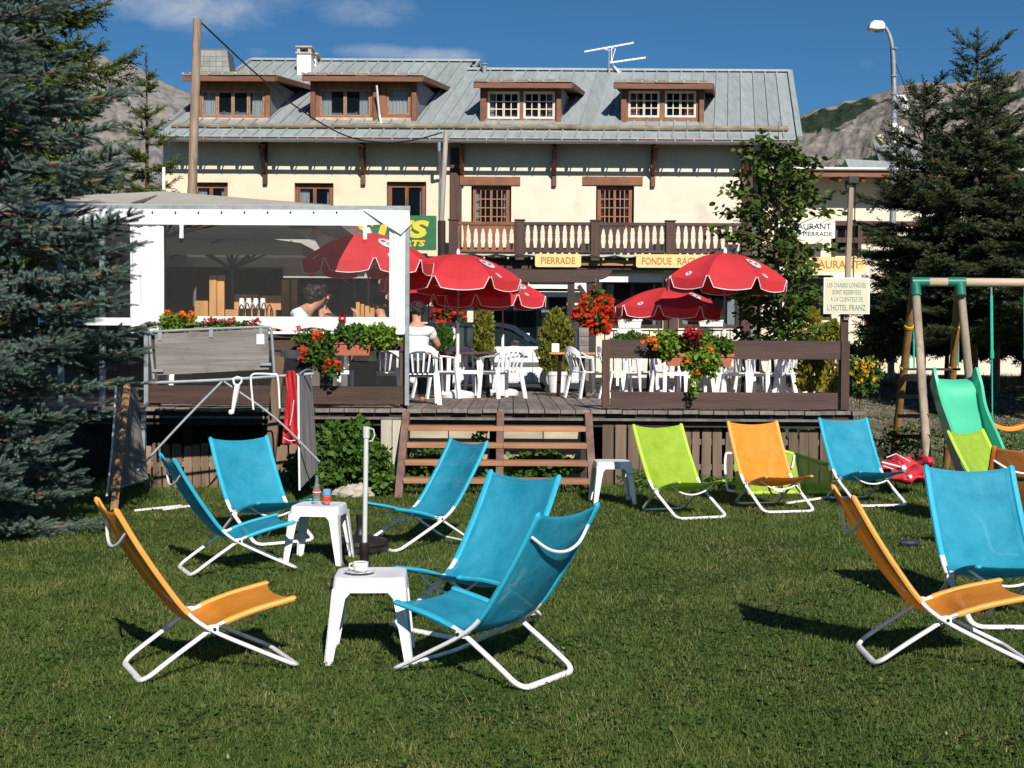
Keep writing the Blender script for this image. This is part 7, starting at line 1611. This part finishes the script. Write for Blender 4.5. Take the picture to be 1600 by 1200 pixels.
def spruce(name, x, y, z0, H_, radf, m, label, tmpl, zs, nbr, sprig, droop=.15, zmin=.2, seed=0, gap=.06, group=None, upt=.25, arc=(0, 2 * PI), thin=1.0):
    rs = np.random.default_rng(seed); t = tag(thing(name, (x, y, z0)), label, 'spruce tree', group)
    tr = MB(); tr.tube([(x, y, z0 - .1), (x + .02, y, z0 + H_ * .5), (x, y, z0 + H_)], [max(.05, H_ * .017), max(.03, H_ * .009), .006], 8); tr.build('trunk', BARK, t, smooth=True)
    Pp, Dd, Ss = [], [], []; brm = MB(); up = np.array([0, 0, 1.])
    whorls = np.arange(zmin, H_ - .15, zs)
    for wz in whorls:
        fr = wz / H_; nb = max(3, int(round(nbr * (1 - .45 * fr))))
        a0 = rs.uniform(0, 2 * PI)
        for k in range(nb):
            a = a0 + 2 * PI * k / nb + rs.normal() * .16; h = wz + rs.normal() * zs * .25
            L = radf(h) * (rs.uniform(.62, 1.0) if rs.random() < .7 else rs.uniform(1.0, 1.28))
            if L < .05: continue
            o = np.array([math.cos(a), math.sin(a), 0]); s = np.array([-math.sin(a), math.cos(a), 0]); n = max(4, int(L / .09))
            tt = np.linspace(0, 1, n); dz = (-droop * tt + (droop * .9 + .0) * tt ** 3 * 1.0) * L + upt * L * max(0, fr - .45) * 2 * tt
            C = np.array([x, y, z0 + h]) + o[None] * (tt * L)[:, None] + up[None] * dz[:, None] + s[None] * (.06 * L * np.sin(tt * 3 + a * 3))[:, None]
            brm.tube([Vector(c) for c in C[::max(1, n // 4)]] + [Vector(C[-1])], [.012 * L + .005] * (len(C[::max(1, n // 4)])) + [.003], 4, cap=False)
            T_ = np.gradient(C, axis=0); T_ /= np.linalg.norm(T_, axis=1, keepdims=True)
            # leader sprigs
            Pp.append(C[-1]); Dd.append(T_[-1]); Ss.append(sprig * 1.15)
            for i in range(max(1, int(n * .18)), n):
                u = tt[i]; tl = L * .42 * (1 - u) ** .6 * min(1, u * 3) + sprig * .5
                for sg in (-1, 1):
                    if rs.random() > .93 * thin: continue
                    d = T_[i] * .75 + s * sg * .85 + up * rs.normal() * .12 - up * droop * .5; d /= np.linalg.norm(d)
                    ns_2 = max(1, int(tl / (sprig * .55)))
                    for q in range(ns_2):
                        p = C[i] + d * (q * sprig * .6) + up * rs.normal() * .015; r_ = rs.random()
                        dd = d + rs.normal(size=3) * .22 + up * .12; Pp.append(p); Dd.append(dd); Ss.append(sprig * rs.uniform(.75, 1.15))
                        if q < ns_2 - 1 or r_ < .5:
                            for s2 in (-1, 1):
                                if rs.random() < .55: Pp.append(p); Dd.append(T_[i] * .9 + s * sg * (.2 - .5 * s2) + rs.normal(size=3) * .2 + up * .15); Ss.append(sprig * rs.uniform(.55, .95))
                if rs.random() < .5 * thin: Pp.append(C[i]); Dd.append(T_[i] + up * .5 + rs.normal(size=3) * .2); Ss.append(sprig * rs.uniform(.6, .9))
    brm.build('branches', BARK, t, kind='stuff')
    # leader
    for k in range(6): Pp.append(np.array([x, y, z0 + H_ - .05 - k * sprig * .5])); Dd.append(np.array([rs.normal() * .1, rs.normal() * .1, 1.])); Ss.append(sprig)
    Pp, Dd, Ss = map(np.array, (Pp, Dd, Ss)); U = np.tile([0, 0, 1.], (len(Pp), 1)) + .1 * RNG.normal(size=Pp.shape)
    scatter('needles', Pp, Dd, U, tmpl[0], tmpl[1], Ss, m, t, 'stuff')
    return len(Pp)
cnt = []
# the big blue spruce at the left edge
cnt.append(spruce('blue_spruce', WX(-45, 12.2), 12.2, 0, 8.6, lambda h: 1.42 * min(1, max(0, 1 - h / 8.6) / .60) * (.72 + .28 * float(sst(.9, 1.7, h))), BSPR, 'big blue green spruce filling the left edge of the photo', SP_NEAR, .25, 10, .16, droop=.16, zmin=.12, seed=2, thin=.9))
# dark spruces behind it
cnt.append(spruce('green_spruce', WX(50, 21), 21, .6, 11.5, lambda h: (1.05 if h < 4.6 else 1.75) * min(1, max(0, 1 - h / 11.5) / .7), GSPR, 'tall dark green spruce rising behind the blue one', SP_FAR, .34, 9, .24, droop=.45, zmin=1.2, seed=4, upt=.1))
cnt.append(spruce('green_spruce', WX(229, 25), 25, .9, WZ(97, 25) - .9, lambda h: 1.35 * max(0, 1 - h / 5.9) ** .8 + (.02 if h < 5.4 else -.02), GSPR, 'young green spruce with a long bare leader left of the wooden pole', SP_FAR, .34, 7, .2, droop=.30, zmin=1.0, seed=8, upt=.5))
cnt.append(spruce('green_spruce', WX(120, 26), 26, .9, 4.7, lambda h: 1.9 * max(0, 1 - h / 5.4) ** .7, GSPR, 'lower green spruce between the blue spruce and the marquee roof', SP_FAR, .34, 9, .24, droop=.30, zmin=1.2, seed=12))
# group on the right
cnt.append(spruce('dark_spruce', WX(1521, 24.5), 24.5, 1.0, WZ(72, 24.5) - 1.0, lambda h: .42 if h > 5.3 else 1.75 * min(1, max(0, 6.5 - h) / 4.4), RSPR, 'dark spruce with a star shaped tip behind the swing', SP_FAR, .30, 9, .23, droop=.16, zmin=1.15, seed=21, upt=.7))
cnt.append(spruce('dark_spruce', WX(1440, 25.5), 25.5, 1.0, WZ(128, 25.5) - 1.0, lambda h: 1.0 * min(1, max(0, 5.9 - h) / 2.4) ** .8 + .03, RSPR, 'dark spruce with a broad low top just left of the tallest tip on the right', SP_FAR, .31, 9, .23, droop=.14, zmin=1.15, seed=23, upt=.8))
cnt.append(spruce('dark_spruce', WX(1556, 25), 25, 1.0, WZ(112, 25) - 1.0, lambda h: .22 if h > 4.9 else 1.7 * min(1, max(0, 5.6 - h) / 4.2), RSPR, 'thin topped dark spruce just right of the star shaped tip', SP_FAR, .31, 9, .22, droop=.12, zmin=1.15, seed=25, upt=.6))
cnt.append(spruce('dark_spruce', WX(1638, 23), 23, 1.0, 4.9, lambda h: 1.7 * min(1, max(0, 1 - h / 5.0) / .6), RSPR, 'dark spruce cut by the right edge of the photo', SP_FAR, .36, 8, .22, droop=.15, zmin=1.15, seed=27))
cnt.append(spruce('dark_spruce', WX(1480, 29), 29, 1.1, 3.3, lambda h: 2.4 * max(0, 1 - h / 3.8) ** .6, RSPR, 'low dark spruce deep behind the slide', SP_FAR, .3, 10, .26, droop=.1, zmin=.75, seed=29))
cnt.append(spruce('dark_spruce', WX(1600, 28), 28, 1.1, 3.4, lambda h: 2.4 * max(0, 1 - h / 4) ** .6, RSPR, 'low dark spruce deep behind the swing seat', SP_FAR, .3, 10, .26, droop=.1, zmin=.75, seed=31))
print('sprigs', cnt)
# small leafy tree in front of the hotel's right end
def leafy_tree():
    Y = 21.5; xb = WX(1222, Y); t = tag(thing('leafy_tree', (xb, Y, .7)), 'slim leafy tree with ragged dark green crown at the right end of the balcony', 'tree')
    tr = MB(); tr.tube([(xb, Y, .5), W(1218, 480, Y), W(1212, 380, Y), W(1215, 280, Y), W(1217, 190, Y)], [.05, .045, .035, .02, .006], 7)
    P, D = [], []
    rs = random.Random(5)
    for k in range(112):
        py = 205 + (k / 112) ** .9 * 320; wide = np.interp(py, [195, 235, 280, 360, 430, 520], [18, 60, 80, 98, 84, 70]); a = rs.uniform(0, 2 * PI)
        L = wide / F_PX * Y * rs.uniform(.55, 1.15); c0 = W(1216, py + 30, Y); e = c0 + Vector((math.cos(a) * L * (.86 if math.cos(a) > 0 else .95), math.sin(a) * L, L * rs.uniform(.15, .6)))
        tr.tube([c0, c0.lerp(e, .5) + Vector((0, 0, .06)), e], [.012, .008, .003], 4)
        for q in range(44):
            u = rs.uniform(.25, 1.08); b = c0.lerp(e, u) + Vector((rs.gauss(0, .075), rs.gauss(0, .075), rs.gauss(0, .06))); 
            if W(1246, 360, b.y).x < b.x and W(800, 380, b.y).z < b.z < W(800, 336, b.y).z: continue
            P.append(b); D.append((math.cos(a) + rs.gauss(0, .7), math.sin(a) + rs.gauss(0, .7), rs.gauss(-.25, .4)))
    tr.build('branches', BARK, t)
    n = len(P); scatter('foliage', np.array([tuple(p) for p in P]), np.array(D), rdir(n, .9), LEAF3_T, LEAF3_F, RNG.uniform(.07, .13, n), LEAFD, t, 'stuff')
leafy_tree()

# ------------------------------------------------------------------ lawn
def lawn():
    n = 520000; u = RNG.uniform(0, 1, n); d0, d1 = 4.6, 19.5
    d = d0 * (d1 / d0) ** (u ** 1.15); x = RNG.uniform(-1, 1, n) * (.42 * d + .4)
    x -= .15
    keep = ~((d > DY0 + .05) & (x < X1d + .1)); 
    # worn patches keep fewer blades
    pn = np.sin(x * 2.1 + np.sin(d * 1.7) * 2) * np.sin(d * 2.3 + np.sin(x * 1.3) * 2) + .5 * np.sin(x * 6.1 + d * 4) * np.sin(d * 7.3 - x)
    keep &= RNG.uniform(0, 1, n) < np.clip(.78 + .34 * pn, .22, 1)
    keep &= RNG.uniform(0, 1, n) < np.where(d > 17, .45, 1)
    x, d, pn = x[keep], d[keep], pn[keep]; n = len(x); z = G(x, d)
    hgt = RNG.gamma(6, .0035, n) * (1 + .25 * np.clip(pn, -1, 1)) * (1 + .03 * (d - 5)); edge = np.clip((d - 14.8) / 1.6, 0, 1); hgt *= 1 + 1.3 * edge
    a = RNG.uniform(0, 2 * PI, n); lean = RNG.uniform(.1, 1.1, n); wd = .0021 * (.8 + .11 * d)
    dx, dy = np.cos(a), np.sin(a); b = RNG.uniform(0, 2 * PI, n)
    V = np.empty((n, 3, 3)); V[:, 0] = np.stack([x - np.cos(b) * wd, d - np.sin(b) * wd, z - .003], 1); V[:, 1] = np.stack([x + np.cos(b) * wd, d + np.sin(b) * wd, z - .003], 1)
    V[:, 2] = np.stack([x + dx * lean * hgt, d + dy * lean * hgt, z + hgt], 1)
    o = npmesh('grass', V.reshape(-1, 3), np.arange(n * 3).reshape(-1, 3), None, None, 'stuff')
    m = bpy.data.materials.new('grass_blades'); m.use_nodes = True; t = m.node_tree; t.nodes.clear()
    out = N(t, 'ShaderNodeOutputMaterial'); p = N(t, 'ShaderNodeBsdfPrincipled'); p.inputs['Roughness'].default_value = .55; p.inputs['Specular IOR Level'].default_value = .25
    g = N(t, 'ShaderNodeNewGeometry'); tc = N(t, 'ShaderNodeTexCoord'); n1 = N(t, 'ShaderNodeTexNoise'); n1.inputs['Scale'].default_value = 1.3; n1.inputs['Detail'].default_value = 6; n1.inputs['Roughness'].default_value = .7; t.links.new(tc.outputs['Object'], n1.inputs['Vector'])
    cr = N(t, 'ShaderNodeValToRGB'); e = cr.color_ramp.elements; e[0].position = .0; e[0].color = (.052, .10, .02, 1); e[1].position = .5; e[1].color = (.112, .175, .036, 1)
    e2 = cr.color_ramp.elements.new(.88); e2.color = (.19, .20, .06, 1); e3 = cr.color_ramp.elements.new(.99); e3.color = (.38, .31, .16, 1)
    k = M(t, 'ADD', M(t, 'MULTIPLY', g.outputs['Random Per Island'], .75), M(t, 'MULTIPLY', M(t, 'SUBTRACT', n1.outputs[0], .42), 1.5), clamp=True); t.links.new(k, cr.inputs[0])
    t.links.new(cr.outputs[0], p.inputs['Base Color']); tr = N(t, 'ShaderNodeBsdfTranslucent'); t.links.new(cr.outputs[0], tr.inputs[0]); ms = N(t, 'ShaderNodeMixShader'); ms.inputs[0].default_value = .3
    t.links.new(p.outputs[0], ms.inputs[1]); t.links.new(tr.outputs[0], ms.inputs[2]); t.links.new(ms.outputs[0], out.inputs[0]); o.data.materials.append(m)
    # dry stalks and scattered straw
    P, D, Sz = [], [], []
    for (px, py, r, k) in [(1190, 925, .35, 90), (1110, 955, .2, 40), (1240, 880, .25, 40), (1165, 905, .2, 40), (985, 985, .2, 25), (1050, 890, .2, 20), (700, 1130, .3, 14), (1500, 1090, .3, 20), (560, 775, .3, 30), (1380, 860, .3, 30), (860, 1150, .4, 12), (60, 1130, .3, 12)]:
        Y = F_PX * 1.65 / (py - 549); c = W(px, py, Y)
        for _ in range(k): X_, Y_ = c.x + RNG.normal() * r, Y + RNG.normal() * r; P.append((X_, Y_, Gz(X_, Y_) + .005)); D.append((RNG.normal(), RNG.normal(), abs(RNG.normal()) * .35)); Sz.append(RNG.uniform(.06, .2))
    T = np.array([(0, -.012, 0), (0, .012, 0), (1, 0, .05)]); scatter('dry_straw', P, D, np.tile([0, 0, 1.], (len(P), 1)), T, np.array([(0, 1, 2)]), Sz, leafmat('straw', (.25, .2, .09), (.42, .33, .18), scale=20), None, 'stuff')
    ns_3 = 110; yy = 4.9 * 3.0 ** RNG.uniform(0, 1, ns_3); xx = RNG.uniform(-1, 1, ns_3) * .4 * yy
    scatter('fallen_leaves', np.stack([xx, yy, G(xx, yy) + .03], 1), rdir(ns_3), rdir(ns_3, 3), LEAF_T, LEAF_F, RNG.uniform(.01, .026, ns_3), leafmat('fallen_leaf', (.25, .22, .1), (.5, .47, .34), scale=20), None, 'stuff')
    # broad-leaved weeds in the turf
    nw = 8500; d = 4.8 * (17 / 4.8) ** RNG.uniform(0, 1, nw); x = RNG.uniform(-1, 1, nw) * (.42 * d + .3); kk = (d < 16.2); x, d = x[kk], d[kk]
    x = np.repeat(x, 4) + RNG.normal(size=4 * len(x)) * .02; d = np.repeat(d, 4) + RNG.normal(size=len(x)) * .02; U = rdir(len(x), 2.5); Dd = RNG.normal(size=(len(x), 3)); Dd[:, 2] *= .15
    scatter('clover', np.stack([x, d, G(x, d) + .018], 1), Dd, U, LEAF3_T, LEAF3_F, RNG.uniform(.014, .03, len(x)), leafmat('clover_leaves', (.03, .075, .012), (.09, .15, .025), scale=4), None, 'stuff')
lawn()
def stones():
    n = 5200; y = RNG.uniform(18.0, 27, n); x = RNG.uniform(5.0, 9.6, n); k = (np.sin(x * 2.2 + 1) * np.sin(y * 1.1) + RNG.normal(size=n) * .5 > .0); x, y = x[k], y[k]; n = len(x)
    v = [(1, 0, 0), (-1, 0, 0), (0, 1, 0), (0, -1, 0), (0, 0, .7), (0, 0, -.7)]; f = [(0, 2, 4), (2, 1, 4), (1, 3, 4), (3, 0, 4), (2, 0, 5), (1, 2, 5), (3, 1, 5), (0, 3, 5)]
    scatter('gravel', np.stack([x, y, G(x, y) + .005], 1), rdir(n), rdir(n, 2), np.array(v, float), np.array(f), RNG.uniform(.01, .034, n), leafmat('gravel_stone', (.10, .09, .075), (.30, .28, .24), scale=8, transl=0), None, 'stuff')
    n = 26000; y = RNG.uniform(17.5, 33, n); x = RNG.uniform(4.9, 14, n); k = np.sin(x * 1.7 + 2) * np.sin(y * 1.5) + RNG.normal(size=n) * .5 > .1; x, y = x[k], y[k]; n = len(x)
    D = RNG.normal(size=(n, 3)) * .5; D[:, 2] = 1
    scatter('rough_grass', np.stack([x, y, G(x, y)], 1), D, rdir(n), np.array([(0, -.05, 0), (0, .05, 0), (1, 0, 0)], float), np.array([(0, 1, 2)]), RNG.uniform(.05, .14, n), leafmat('rough_grass_blades', (.08, .09, .025), (.26, .21, .10), scale=1.2), None, 'stuff')
stones()
